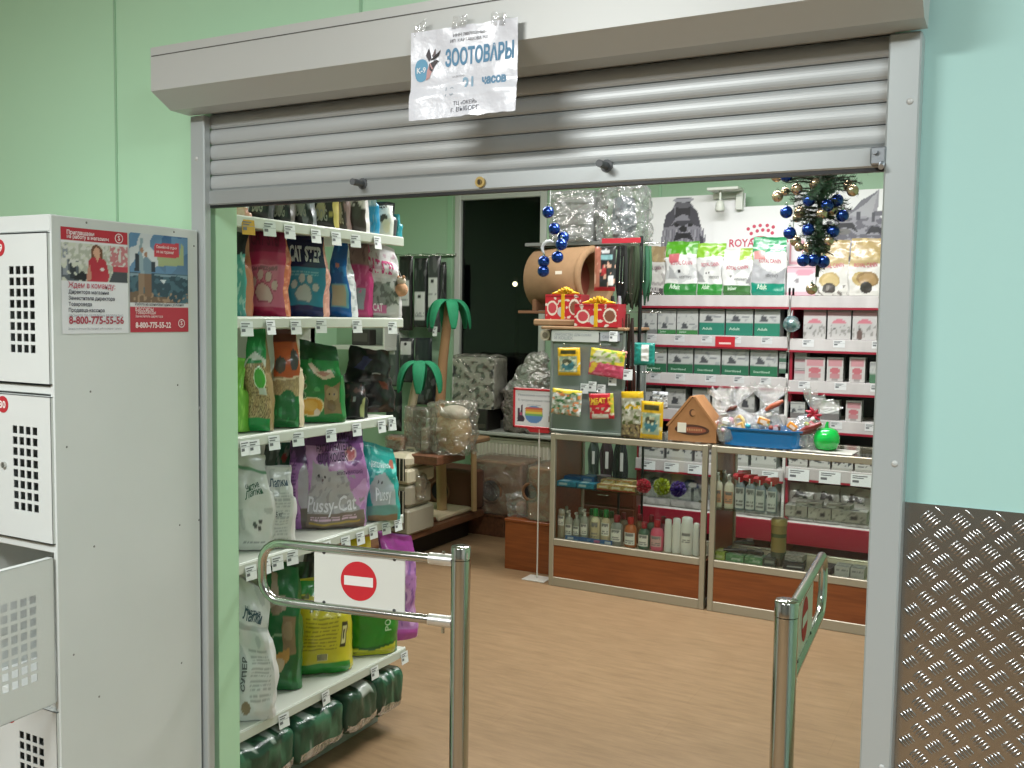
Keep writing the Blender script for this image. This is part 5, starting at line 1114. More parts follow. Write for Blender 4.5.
cb('tall', 677.5, 518, 9, 'eaeae6', 'eeeeec', None, 'slim white bottle left of the widest white bottle')
o = cb('tall', 688, 517, 13, 'e8e8e4', 'ececea', (.3, .6), 'widest white shampoo bottle at the right of the left case')
cb('tall', 697.5, 523, 7, 'e0e0dc', 'e8e8e4', None, 'white bottle half hidden by the right corner post of the left case')
for i, (px, c, b) in enumerate([(566, 'c4c3ba', '9c9b90'), (581, 'c4c3ba', '96978d'), (592, '2a7a48', 'b7ae94'), (601, '20703c', 'b0a68c'), (612, '1e6435', 'a39c84'), (624, '7d2230', '7d6a58'), (640, '8f2733', '7e5338'), (652, '8c2230', '57675c'), (664, '96222f', 'a35a70')]):
    cb('round', px, 506 + i * 1.3, 9.5, b, c, None, 'back row bottle with %s cap on the left case deck, %s in that row' % (['white', 'white', 'green', 'green', 'dark green', 'maroon', 'red', 'red', 'red'][i], ['first', 'second', 'third', 'fourth', 'fifth', 'sixth', 'seventh', 'eighth', 'ninth'][i]), Y=CY0 + .19, group='bottles in the back row of the left case')
# blue card strip
p0, p1 = Yp(565, 546, CY0 + .035), Yp(612, 550, CY0 + .035)
o = MB().grid(lambda u, v: Vector((u * (p1.x - p0.x), -.0, v * .030)), 48, 6, lambda u, v: paint([('f', '2f5f96'), ('n', 9, 2, 3, .2, 0, 1, '5b86b4'), ('r', .06, .3, .18, .7, 'b9c4d2'), ('r', .62, .3, .74, .7, 'b05a8a'), ('r', .84, .3, .96, .7, 'c0cad6')], u, v)).box(0, p1.x - p0.x, .0005, .002, 0, .03, '3f6a9a').build('shelf_card', PP, None, (p0.x, CY0 + .035, DK)); tag(o, 'blue printed card strip along the foot of the bottles in the left case', 'shelf sign')
# glass shelf of left case: flat boxes
def flatbox(px0, px1, z, Y, h, d, des, label, name='medicine_box', cat='box', group=None, rz=0, top=None, mat=None):
    a, b = Yp(px0, 480, Y), Yp(px1, 480, Y); w = b.x - a.x
    mb = MB(); mb.grid(lambda u, v: Vector(((u - .5) * w, -d / 2, v * h)), 14, 6, lambda u, v: paint(des, u, v, int(px0)), smooth=False)
    mb.grid(lambda u, v: Vector(((u - .5) * w, -d / 2 + v * d, h)), 14, 10, lambda u, v: paint(top or des, u, v, int(px0) + 3), smooth=False)
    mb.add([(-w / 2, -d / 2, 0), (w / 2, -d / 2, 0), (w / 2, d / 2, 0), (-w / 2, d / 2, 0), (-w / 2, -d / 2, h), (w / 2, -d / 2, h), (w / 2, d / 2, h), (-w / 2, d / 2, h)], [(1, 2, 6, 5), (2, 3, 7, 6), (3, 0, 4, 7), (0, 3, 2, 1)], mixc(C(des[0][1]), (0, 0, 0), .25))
    mb.box(-w / 2 + .002, w / 2 - .002, d / 2 - .012, d / 2 - .010, h, h + .0008, mixc(C(des[0][1]), (0, 0, 0), .5))
    o = mb.build(name, mat or PC, None, ((a.x + b.x) / 2, Y + d / 2, z), R_(rz)); tag(o, label, cat, group); return o
GS = 'boxes on the glass shelf of the left case'
blu = lambda s: [('f', '1d7294'), ('n', 6, 4, s, .15, 0, 1, '2f8fb0'), ('r', .1, .3, .5, .7, 'a9c3cc')]
flatbox(557, 576, SA, CY0 + .04, .028, .09, blu(1), 'turquoise flat box at the front left of the left case glass shelf', group=GS)
flatbox(577, 594, SA, CY0 + .04, .028, .09, blu(3), 'turquoise flat box with white label, front, beside the yellow boxes', group=GS)
flatbox(564, 580, SA, CY0 + .15, .042, .09, [('f', '1c4f86'), ('n', 6, 4, 3, .15, 0, 1, '2a68a8')], 'deep blue box behind the turquoise ones, left case shelf', group=GS)
flatbox(581, 594, SA, CY0 + .15, .05, .09, [('f', '2a5c9a'), ('r', .2, .3, .8, .7, '8fa8c8')], 'blue box with pale stripe behind the turquoise boxes, left case shelf', group=GS)
flatbox(596, 606, SA, CY0 + .20, .052, .08, [('f', '7d6478'), ('n', 5, 5, 3, .1, 0, 1, '927a8c')], 'dull purple box at the back of the left case shelf', group=GS)
yl = lambda s: [('f', 'b3924a'), ('r', 0, 0, 1, .22, '9a3626'), ('n', 9, 5, s, .08, .2, 1, 'd0c08a'), ('r', .2, .5, .8, .75, 'd8d2bd')]
for i, (a, b) in enumerate([(597, 609), (609.5, 622), (622.5, 635)]):
    flatbox(a, b, SA, CY0 + .05, .032, .08, yl(i), 'yellow and red spot-on box on the left case shelf, %s of three in front' % ['left', 'middle', 'right'][i], group=GS)
flatbox(601, 615, SA, CY0 + .15, .045, .08, yl(7), 'yellow box behind the yellow front row, left, on the glass shelf', group=GS)
flatbox(616, 632, SA, CY0 + .15, .045, .08, yl(8), 'yellow box behind the yellow front row, right, on the glass shelf', group=GS)
flatbox(657, 668, SA, CY0 + .14, .055, .05, [('f', 'c7bb5a'), ('r', .2, .2, .8, .6, 'd8d4b0')], 'yellow and white box behind the lime ball on the glass shelf', group=GS)
def fuzzy(px, py, rpx, col, label):
    p = Yp(px, py, CY0 + .07); r = rpx * depth(p) / FL; mb = MB(); rnd = random.Random(int(px))
    mb.ball((0, 0, 0), r * .72, 16, 10, mixc(C(col), (0, 0, 0), .3))
    for k in range(420):
        v = Vector((rnd.gauss(0, 1), rnd.gauss(0, 1), rnd.gauss(0, 1))).normalized(); t = v.orthogonal().normalized(); s = v.cross(t)
        t = (t * math.cos(k) + s * math.sin(k)) * r * .10
        e = v * r * rnd.uniform(.9, 1.02); m_ = v * r * .6
        mb.add([m_ - t, m_ + t, e + t * .7, e - t * .7], [(0, 1, 2, 3)], mixc(C(col), (1, 1, 1) if k % 3 == 0 else (0, 0, 0), .14))
    o = mb.build('fuzzy_toy_ball', FA, None, (p.x, CY0 + .07, SA + r)); tag(o, label, 'toy ball', 'fuzzy toy balls in the left case')
fuzzy(643.5, 490, 7.6, 'de2a50', 'raspberry pink fuzzy ball on the glass shelf of the left case')
fuzzy(662, 492, 9.0, 'b6c414', 'lime yellow fuzzy ball on the glass shelf of the left case')
fuzzy(678, 492, 8.4, '5430a4', 'violet fuzzy ball on the glass shelf of the left case')
# right case
G2 = 'spray bottles in the right case'
cb('pump', 717.5, 472, 10, 'e6dfcc', 'f0f0ec', (.15, .5), 'white pump spray bottle, leftmost on the right case shelf', z=SB, group=G2, labc='e2a888', name='spray_bottle')
cb('pump', 729, 474, 10, 'e6dfcc', 'f0f0ec', (.15, .5), 'white pump spray bottle beside the red-headed sprayers', z=SB, group=G2, labc='e2a888', name='spray_bottle')
for i, (px, yt) in enumerate([(740, 473), (750.5, 474.5), (760.5, 476), (772, 477.5)]):
    cb('sprayer', px, yt, 10.5, '8f9aa4', 'c8142c', (.05, .62), 'grey bottle with red trigger sprayer, %s of four in the right case' % ['leftmost', 'second', 'third', 'rightmost'][i], z=SB, group=G2, labc='dcdedf', name='spray_bottle')
cb('sprayer', 744, 470, 10, '5b3b40', 'b01f33', None, 'dark bottle with red trigger sprayer hidden behind the front sprayers', Y=CY0 + .18, z=SB, group=G2, name='spray_bottle')
cb('pump', 724, 470, 9, 'c4bda9', 'd5d5cf', None, 'white pump bottle in the row behind the leftmost white pair', Y=CY0 + .17, z=SB, group=G2, name='spray_bottle')
wb = lambda s, c='acaaa5': [('f', c), ('r', .06, .1, .4, .6, 'c2c1bc'), ('n', 9, 6, s, .22, 0, 1, '7e7e7c'), ('e', .65, .4, .1, .2, '45454a')]
for i, (a, b) in enumerate([(786, 808), (809, 832), (833, 868)]):
    flatbox(a, b, SB, CY0 + .04, .058, .10, wb(i), 'white printed flat box on the right case shelf, %s' % ['beside the red sprayers', 'in the middle', 'at the right end'][i], group='boxes on the right case glass shelf')
flatbox(796, 822, SB + .059, CY0 + .06, .022, .09, wb(6, 'a39f98'), 'thin white leaflet box lying on the shelf boxes, left', group='boxes on the right case glass shelf', rz=4)
flatbox(828, 852, SB + .059, CY0 + .06, .022, .09, wb(7, '9c9890'), 'thin white leaflet box lying on the shelf boxes, right', group='boxes on the right case glass shelf', rz=-5)
GD = 'goods on the deck of the right case'
def deck(px0, px1, h, d, des, label, Y=CY0 + .05, z=DK, **k): return flatbox(px0, px1, z, Y, h, d, des, label, group=GD, **k)
deck(712, 727, .045, .10, [('f', '8aa03c'), ('n', 5, 4, 2, .1, 0, 1, 'a9b560'), ('r', .3, .3, .8, .6, 'b7bd8c')], 'lime green box at the left end of the right case deck')
deck(728, 746, .038, .10, [('f', '55845a'), ('r', .3, .2, .8, .5, 'b5c2b0'), ('n', 5, 4, 3, .15, 0, 1, '76a078')], 'mid green box beside the lime one on the right case deck')
deck(747, 765, .038, .10, [('f', '4f7d54'), ('r', .5, .2, .9, .5, 'a9b8a6'), ('n', 5, 4, 6, .15, 0, 1, '8aa886')], 'pale green box third along the right case deck')
deck(766, 778, .045, .12, [('f', '3f4540'), ('r', .1, .4, .9, .8, '7a8078')], 'dark box with grey band left of the tan tube')
deck(785, 806, .035, .12, [('f', '25262a'), ('r', .2, .35, .9, .6, 'b9b9b6')], 'black flat box with a white stripe, right case deck', rz=6)
deck(788, 806, .03, .09, [('f', '9a968e'), ('n', 5, 4, 3, .1, 0, 1, '77736c')], 'grey leaflet pack lying on the black flat box', Y=CY0 + .09, z=DK + .037, rz=-4)
deck(818, 836, .035, .12, [('f', '2b2b2d'), ('n', 5, 4, 3, .2, 0, 1, '4f4d4a')], 'black blister pack behind the right gate arm', rz=-8)
deck(838, 853, .05, .10, [('f', 'b3b2ae'), ('t', .1, .2, .9, .8, 3, '77777a')], 'white carton with fine print, right case deck')
deck(854, 868, .05, .10, [('f', 'adaca8'), ('t', .1, .2, .9, .8, 3, '6f6f72')], 'white carton at the right end of the case deck')
# black clippers / brushes pile, tan tube
def comb(px, z, Y, ang, label, col='1b1b1d', L=.13):
    p = Yp(px, 540, Y); mb = MB()
    mb.tube([(-L / 2, 0, .012), (-L * .1, 0, .014), (0, 0, .015), (L * .15, 0, .013)], [.009, .011, .012, .012], 10, col).box(L * .1, L / 2, -.016, .016, .004, .022, col, .004)
    for k in range(9): mb.cyl((L * .14 + k * L * .038, 0, .022), (L * .14 + k * L * .038, 0, .038), .0016, 6, '77777a')
    o = mb.build('grooming_brush', PL, None, (p.x, Y, z), R_(ang)); tag(o, label, 'brush', 'grooming brushes in the right case')
comb(736, DK + .04, CY0 + .10, 10, 'black grooming brush lying on the mid green box')
comb(752, DK + .04, CY0 + .11, -8, 'black grooming brush lying on the pale green box, right')
comb(726, DK + .0, CY0 + .22, 70, 'black grooming brush standing out behind the lime box', '22242a')
comb(744, DK + .085, CY0 + .12, 30, 'black grooming brush on top of the brush pile', '2a2b2e', .11)
p = Yp(778, 560, CY0 + .12); hh = Yp(778, 519, CY0 + .12).z - DK
tb = MB().lathe([(0, 0, '4a4a3a'), (.040, 0, '4a4a3a'), (.040, .04, '3f4a38'), (.041, hh * .3, '8b7a48'), (.041, hh * .62, '4c5a3a'), (.041, hh * .7, '96814c'), (.041, hh - .03, 'a08a54'), (.036, hh - .01, 'a8925c'), (0, hh - .01)], 22).build('treat_tube', PL, None, (p.x, CY0 + .12, DK)); tag(tb, 'tall tan and green tube of treats standing on the right case deck', 'tube')
MB().lathe([(.042, hh - .03), (.043, hh - .028), (.043, hh), (.038, hh + .004), (0, hh + .004)], 22, 'b39c62').build('lid', PL, tb)

# ================================================================ on the counters
TZ = CZ + .0045
# cardboard cat house box
a, b = Yp(668, 437, 5.16), Yp(716, 441, 5.16); top = Yp(692, 398, 5.16).z - TZ
w = b.x - a.x; t = empty('cardboard_house_box', ((a.x + b.x) / 2, 5.16, TZ), 0, 'brown cardboard house-shaped box with a moon cutout, on the left glass counter', 'box')
KR = M('kraft_cardboard', 'a5744a', rough=.7, var=(18, '8f6239', .5)); KD = M('kraft_cut_dark', '3d2416', rough=.8)
D = .15
out = [(-w / 2, 0), (w / 2, 0), (w / 2, top * .34), (w * .05, top), (-w * .05, top), (-w / 2, top * .34)]
MB().prism(out, lambda x, y, q: Vector((x, q, y)), D).build('carton_body', KR, t)
mb = MB(); mb.prism([(w / 2, top * .32), (w / 2 + .012, top * .34), (w * .06, top + .008), (w * .0, top + .008)], lambda x, y, q: Vector((x, q - .006, y)), D + .012).prism([(-w / 2, top * .32), (0, top + .008), (-w * .06, top + .008), (-w / 2 - .012, top * .34)], lambda x, y, q: Vector((x, q - .006, y)), D + .012); mb.build('roof_flap', KR, t)
mb = MB(); f3 = lambda x, z, o=.002: Vector((x, -o, z))
n = 28; mb.add([f3(w * .36 * math.cos(2 * PI * k / n), top * .27 + .030 * math.sin(2 * PI * k / n)) for k in range(n)], [tuple(range(n))], '4a2a1c')
mb.add([f3(w * .26 * math.cos(2 * PI * k / n) + .01, top * .27 + .017 * math.sin(2 * PI * k / n), .0026) for k in range(n)], [tuple(range(n))], '8a4a34')
for k in range(12): x = -w * .2 + k * w * .036; mb.add([f3(x, top * .25, .003), f3(x + .003, top * .25, .003), f3(x + .003, top * .30, .003), f3(x, top * .30, .003)], [(0, 1, 2, 3)], 'c8a070')
A = [(.018 * math.cos(2 * PI * k / n), top * .66 + .021 * math.sin(2 * PI * k / n)) for k in range(n)]
mb.add([f3(x, z) for x, z in A], [tuple(range(n))], '5a3824'); mb.add([f3(x * .74 + .006, (z - top * .66) * .74 + top * .66, .0026) for x, z in A], [tuple(range(n))], 'a5744a')
mb.build('printed_cutout', PP, t)
MB().box(-.30 * w, -.12 * w, -.004, -.001, top * .20, top * .42, 'd6d0c2').build('price_sticker', PP, t)
# magazine under the can
a, b = F(770, 452, TZ), F(852, 462, TZ); c = F(862, 447, TZ)
mg = MB().grid(lambda u, v: Vector((u * .30, v * .20, .002 + .001 * math.sin(u * 6))), 36, 24, lambda u, v: paint([('f', 'bdb9b2'), ('n', 8, 9, 5, .18, 0, 1, '8f8c86'), ('e', .5, .5, .06, .05, '55534f'), ('e', .8, .7, .05, .04, '4a4844'), ('t', .1, .1, .9, .3, 3, '77746e')], u, v)).box(0, .30, 0, .20, 0, .0015, 'b5b1aa').build('magazine', PP, None, (F(789, 452, TZ).x, CY0 + .02, TZ), R_(-2)); tag(mg, 'grey and white printed magazine lying under the green can', 'magazine')
# green watering-can like jar
p = F(824, 451, TZ + .003); gc_ = empty('green_jar', (p.x, CY0 + .13, TZ + .004), 0, 'glossy bright green round jar with a stalk handle, on the right counter', 'jar')
GP = M('glossy_green_plastic', '12b347', rough=.18, coat=.6, bump=(14, .1, .004))
q0, q1 = Yp(811, 437, CY0 + .13), Yp(838, 437, CY0 + .13); r = (q1.x - q0.x) / 2; hh = Yp(824, 428, CY0 + .13).z - TZ
MB().lathe([(0, 0), (r * .62, 0), (r * .80, hh * .08), (r, hh * .38), (r * .98, hh * .60), (r * .78, hh * .88), (r * .45, hh * .98), (0, hh)], 28).build('body', GP, gc_)
MB().tube([(0, 0, hh * .95), (0, 0, hh * 1.12), (.004, 0, hh * 1.26)], [.012, .009, .006], 10).build('stalk', GP, gc_)
MB().tube([(-r * .9, 0, hh * .50), (-r * 1.12, -.01, hh * .56), (-r * 1.22, -.01, hh * .60)], [.008, .005, .004], 10, 'dcdcd4').build('spout', PL, gc_)
# blue tray
TY = CY0 + .03
a, b = Yp(716, 446, TY), Yp(804, 449, TY); wt = b.x - a.x; hh = .098
tr = empty('blue_tray', ((a.x + b.x) / 2, TY + .14, TZ), 0, 'blue plastic litter tray full of cellophane gift packs on the right counter', 'tray')
BT = M('blue_plastic_tray', '1672b4', rough=.25, coat=.3); x2, y2 = wt / 2, .14
def tray_pt(u, z, g): # rounded rectangle ring, g growth
    a = 2 * PI * u; X = x2 - .03 + g; Y = y2 - .03 + g; c, s_ = math.cos(a), math.sin(a)
    e = 5; k = (abs(c) ** e + abs(s_) ** e) ** (-1 / e); return Vector((c * k * X, s_ * k * Y, z))
mb = MB(); lv = [(0, -.02, 0), (0, 0.006, 0), (.35, .010, 0), (.88, .016, 0), (.90, .026, 0), (1, .028, 0), (1, .018, 0), (.5, .006, 0), (.08, .0, 0), (.07, -.1, 0)]
n = 56; vs = []
for f_, g, _ in lv: vs += [tray_pt(k / n, f_ * hh, g) for k in range(n)]
mb.add(vs, [(i * n + k, i * n + (k + 1) % n, (i + 1) * n + (k + 1) % n, (i + 1) * n + k) for i in range(len(lv) - 1) for k in range(n)] + [tuple(range(n)), tuple(range((len(lv) - 1) * n, len(lv) * n))], smooth=False); mb.build('tray', BT, tr)
# cellophane gift packs
def gift(px, pyb, pyt, wpx, lean, label, items, Y, bow=None):
    rq = random.Random(int(px) + 5); pal = ['c9c4bc', 'b86a70', 'd0a050', '4f3228', '5a8f9a', 'cfcac4', '8a9a3a', 'a04a3a', 'dcd8d2']
    items = items + [('treat', ['box', 'stick', 'box', 'ball'][q % 4], rq.uniform(-.3, .3), rq.uniform(.26, .52), rq.uniform(.014, .021), pal[rq.randrange(9)]) for q in range(7 if wpx > 25 else 2)]
    p = Yp(px, pyb, Y); w = wpx * depth(p) / FL; h = Yp(px, pyt, Y).z - p.z
    r = empty('gift_pack', (p.x, Y, TZ + .014), 0, label, 'gift pack', 'cellophane gift packs in the blue tray'); zb = 0; h = p.z + h - TZ - .012
    r.rotation_euler = (0, R_(lean), 0)
    rnd = random.Random(int(px)); mb = MB(); n = 26
    prof = [(.0, .30), (.06, .46), (.3, .50), (.5, .34), (.62, .13), (.66, .08), (.70, .12), (.85, .36), (1.0, .50)]
    vs = []
    for j, (t, g) in enumerate(prof):
        for k in range(n):
            a = 2 * PI * k / n; c, s_ = math.cos(a), math.sin(a); jag = 1 + (.22 if j > 5 else .06) * math.sin(k * 5 + j) + rnd.uniform(-.05, .05)
            vs.append(Vector((c * g * w * jag, s_ * g * min(w, .13) * .7 * jag, t * h + (.02 * math.sin(k * 3) if j == len(prof) - 1 else 0))))
    mb.add(vs, [(i * n + k, i * n + (k + 1) % n, (i + 1) * n + (k + 1) % n, (i + 1) * n + k) for i in range(len(prof) - 1) for k in range(n)]); mb.build('cellophane', CRYS, r)
    for nm, kind, x, z, s, col in items:
        s *= 1.0 if kind == 'stick' else 1.35
        m2 = MB()
        if kind == 'box': m2.box(-s * .7, s * .7, -.012, .012, -s * .45, s * .45, col, .004).box(-s * .4, s * .4, -.0135, -.011, -s * .2, s * .2, mixc(C(col), (1, 1, 1), .5)); 
        elif kind == 'ring': m2.tube([(math.cos(q * PI / 8) * s * .7, 0, math.sin(q * PI / 8) * s * .7) for q in range(16)], s * .34, 8, col, closed=True)
        elif kind == 'ball': m2.ball((0, 0, 0), s * .55, 12, 8, col, fn=lambda q: q * (1 + .2 * noise.noise(q * 60)))
        else: m2.tube([(-s, 0, -s * .5), (-s * .3, -.005, 0), (s * .4, 0, s * .3), (s, .004, s * .7)], [s * .22, s * .34, s * .34, s * .2], 8, col)
        o = m2.build(nm, PL, r, (x * w, -.028 + rnd.uniform(-.006, .006), max(z, .30) * h + (z - .3) * .25 * h * (z < .3)), 0, 0, rnd.uniform(-.5, .5))
    m2 = MB(); m2.tube([(math.cos(q * PI / 6) * .016, math.sin(q * PI / 6) * .012, h * .66) for q in range(12)], .005, 6, bow or 'b8b8b4', closed=True)
    if bow:
        for q in range(7):
            a = q * .9 + .3; m2.tube([(0, -.012, h * .66), (math.cos(a) * .022, -.022, h * .66 + math.sin(a) * .018), (math.cos(a + .25) * .045, -.016, h * .66 + math.sin(a + .25) * .032)], [.003, .010, .004], 6, bow)
    m2.build('ribbon', M('satin_ribbon', attr=True, rough=.35), r)
    return r
gift(737, 432, 388, 46, -7, 'clear cellophane gift pack with brown sausage bow, leftmost in the blue tray', [('treat', 'ring', .12, .36, .026, 'd8b878'), ('treat', 'box', -.22, .22, .030, 'b9a83c'), ('treat', 'ball', -.05, .40, .024, 'c77f9a'), ('treat', 'stick', -.05, .60, .035, '6b3a2c'), ('treat', 'box', .1, .14, .036, 'd9a860'), ('treat', 'ball', .30, .22, .020, '3aa0b0'), ('treat', 'box', -.36, .36, .022, 'c9c4c4')], CY0 + .13)
gift(766, 432, 386, 34, 2, 'clear cellophane gift pack with an orange tag in the middle of the blue tray', [('treat', 'box', -.05, .38, .034, 'd08a30'), ('treat', 'stick', .22, .66, .045, 'a4553a'), ('treat', 'ball', -.3, .14, .028, 'd0d0cc'), ('treat', 'box', .3, .2, .026, '5c3a2e'), ('treat', 'stick', .0, .2, .04, '3b3230')], CY0 + .15)
gift(797, 436, 391, 36, 26, 'leaning gift pack with a red ribbon bow at the right end of the blue tray', [('treat', 'box', -.32, .24, .030, 'd88a28'), ('treat', 'stick', .05, .30, .050, '5e2420'), ('treat', 'stick', .12, .42, .050, '7c2a28'), ('treat', 'ball', .05, .58, .020, 'd8d8d4')], CY0 + .12, bow='b52a40')
o = gift(729, 434, 400, 20, -12, 'small white cellophane pack sticking out left of the blue tray', [('treat', 'ball', -.1, .3, .018, 'c9a0b0'), ('treat', 'ball', .1, .5, .016, 'dcdcd8')], CY0 + .08)
# ================================================================ tall treat cabinet on the left counter
TY = 5.15
a, b = Yp(549, 431, TY), Yp(623, 434, TY); zt = Yp(585, 330, TY).z; w = b.x - a.x; hgt = zt - TZ
cab = empty('treat_display_cabinet', ((a.x + b.x) / 2, TY + .18, TZ), 0, 'tall grey mirrored display box hung with treat packs, on the left end of the counter', 'display cabinet')
GM = M('smoked_mirror_panel', '8a918e', rough=.22, metal=.3, var=(2.5, '767e7b', .6))
x2 = w / 2
MB().box(-x2 + .012, x2 - .012, -.17, .17, .012, hgt - .02).build('panel_body', GM, cab)
mb = MB()
for sx in (-1, 1):
    for sy in (-1, 1): mb.box(*sorted((sx * x2, sx * (x2 - .014))), *sorted((sy * .18, sy * .166)), 0, hgt, None, .002)
for z0, z1 in ((0, .014), (hgt - .016, hgt)):
    for sy in (-1, 1): mb.box(-x2, x2, *sorted((sy * .18, sy * .166)), z0, z1, None, .002)
mb.build('frame', M('grey_frame_profile', '8e948f', rough=.35, metal=.5), cab)
MB().box(-x2 - .06, x2 + .01, -.19, .19, hgt, hgt + .018, None, .004).build('top_board', M('rough_pine_board', '9a7a5a', rough=.7, var=(10, '7d5f43', .6)), cab)
mb = MB()
mb.box(-x2 + .01, x2 * .32, -.186, -.182, hgt - .070, hgt - .006, 'b9bdba').box(x2 * .36, x2 * .86, -.186, -.182, hgt - .060, hgt - .010, 'a9adb4').build('header_strip', PP, cab)
mb = MB(); f4 = lambda a_, b_: Vector((a_, -.1868, b_)); write(mb, 'ЛАКОМСТВА ДЛЯ СОБАК', f4, -x2 + .03, hgt - .036, width=w * .5, col='77808a'); write(mb, 'И КОШЕК', f4, -x2 + .03, hgt - .058, width=w * .25, col='77808a'); write(mb, 'СКИДКИ', f4, x2 * .42, hgt - .045, width=w * .2, col='6a7078')
mb.build('lettering', PP, cab)
for px, py in ((605, 384), (614, 384), (624, 385), (631, 375)): pass
for px, py in ((585, 390), (593, 388), (602, 391), (613, 382), (614, 338)):
    p = Yp(px, py, TY - .012); price_tag(cab, p.x - (a.x + b.x) / 2, -.20, p.z - TZ - .02, 0, w=.050, h=.058, face='y', tilt=.08, col='dfe1e3')
mb = MB()
for px, py in ((569, 345), (605, 346), (566, 391), (602, 392)):
    p = Yp(px, py, TY); X = p.x - (a.x + b.x) / 2; mb.tube([(X, -.17, p.z - TZ), (X, -.24, p.z - TZ), (X, -.25, p.z - TZ + .01)], .0022, 6, 'b0b0ac')
split_build(mb, 'hook', CHROME, cab)
def pack(x0, y0, x1, y1, Y, des, label, name='treat_pack', cat='treat pack', group='treat packs hanging on the display', d=.028, rz=0, ry=0, nu=22, nv=28, txt=None, side=None, **k):
    A, B_ = Yp(x0, y1, Y), Yp(x1, y0, Y); w_ = B_.x - A.x; h_ = B_.z - A.z
    mb = MB(); sd = int(x0 * 3 + y0)
    def sf(sgn):
        def g(u, v):
            e = max(0, 1 - abs(2 * u - 1) ** 4) * max(0, 1 - abs(2 * v - 1) ** 6); e = e ** .6
            p = Vector(((u - .5) * w_, sgn * (-d / 2 * e - .0004), v * h_)); n_ = noise.noise_vector(Vector((u * 6 + sd, v * 7, 1))) * .004; p.y += n_.y * e + .0015 * math.sin(u * 50 + v * 3) * (1 - e); return p
        return g
    mb.grid(sf(1), nu, nv, lambda u, v: paint(des, u, v, sd)); mb.grid(sf(-1), 10, 12, side or des[0][1], flip=True)
    o = mb.build(name, PF, None, ((A.x + B_.x) / 2, Y, A.z), R_(rz), 0, R_(ry)); tag(o, label, cat, group)
    if txt:
        m2 = MB(); S = lambda u, v: sf(1)(u, v) - Vector((0, .0015, 0))
        for t in txt: write(m2, t[0], S, t[1], t[2], width=t[3], col=t[4], align='c', bold=.02, sy=t[5] if len(t) > 5 else 1)
        m2.build('lettering', PC, o)
    return o
ye = lambda s, im='3f6f78': [('f', 'c9a01e'), ('r', .14, .78, .86, .92, '3d3a20'), ('r', .12, .12, .88, .70, '8fa08a'), ('e', .5, .38, .28, .2, im), ('e', .45, .5, .2, .1, '4a4a3a'), ('n', 8, 8, s, .3, .12, .7, 'c2bfa0')]
pack(558, 348, 581, 375, TY - .05, ye(1), 'yellow treat pack with a fish picture, top left on the grey display', ry=-2)
pack(588, 350, 623, 376, TY - .05, [('f', 'b8455f'), ('r', 0, .5, 1, 1, 'c7b43a'), ('p', [(0, .45), (.2, .95), (.75, .9), (.95, .6), (.3, .5)], 'b9b79c'), ('n', 9, 7, 2, .2, 0, .5, 'd06f86'), ('n', 9, 7, 5, .2, .5, 1, '7f9a3a'), ('p', [(0, .1), (.1, .5), (.3, .45), (.1, .05)], 'c9a83a')], 'yellow, white and raspberry treat bag at the upper right of the grey display', ry=6)
pack(551, 390, 581, 414, TY - .07, [('f', '9aa08e'), ('r', 0, .85, 1, 1, 'c9b43a'), ('n', 6, 8, 3, .1, 0, .9, '3f6a45'), ('n', 7, 7, 9, .2, 0, .9, 'c77a4a'), ('n', 8, 6, 14, .25, 0, .9, 'd5d8d6')], 'clear treat bag of green and orange chews covering the corner of the red framed sign', ry=3)
pack(590, 394, 615, 418, TY - .05, [('f', 'b42030'), ('r', .9, .2, 1, 1, 'a5a835'), ('n', 10, 6, 2, .1, .55, .85, 'd8a93a'), ('r', .1, .02, .8, .18, 'cfc9c0'), ('n', 8, 8, 5, .2, .1, .45, 'c9b8a0')], 'red treat pack with yellow lettering, lower right on the grey display', txt=[('MEAT', .42, .62, .6, 'e0b93c', 1.2)], ry=-4)
pack(622, 392, 645, 424, TY - .02, [('f', 'a8a695'), ('r', 0, .80, 1, 1, 'c9a31e'), ('r', .2, .5, .9, .62, 'c9a31e'), ('n', 7, 7, 3, .2, 0, .8, 'd2d3ca'), ('n', 7, 7, 7, .2, 0, .7, '5a6a3c')], 'yellow topped clear chew pack hanging beside the leash rack', ry=-3)
pack(640, 402, 663, 438, TY - .03, ye(5), 'yellow treat pack with a fish picture standing before the leash rack pole', ry=1)
pack(621, 415, 641, 437, TY - .01, [('f', '7a6a50'), ('n', 7, 7, 2, .1, 0, 1, '9a8a60'), ('n', 7, 7, 6, .2, 0, 1, '4a3c30')], 'brown see-through chew pack low beside the leash rack')
pack(652, 392, 668, 408, TY + .05, [('f', 'a3a5a8'), ('n', 6, 6, 3, .1, 0, 1, 'd2d5d8'), ('n', 6, 6, 8, .25, 0, 1, '4a4a4c')], 'small clear pack behind the yellow fish pack on the counter')
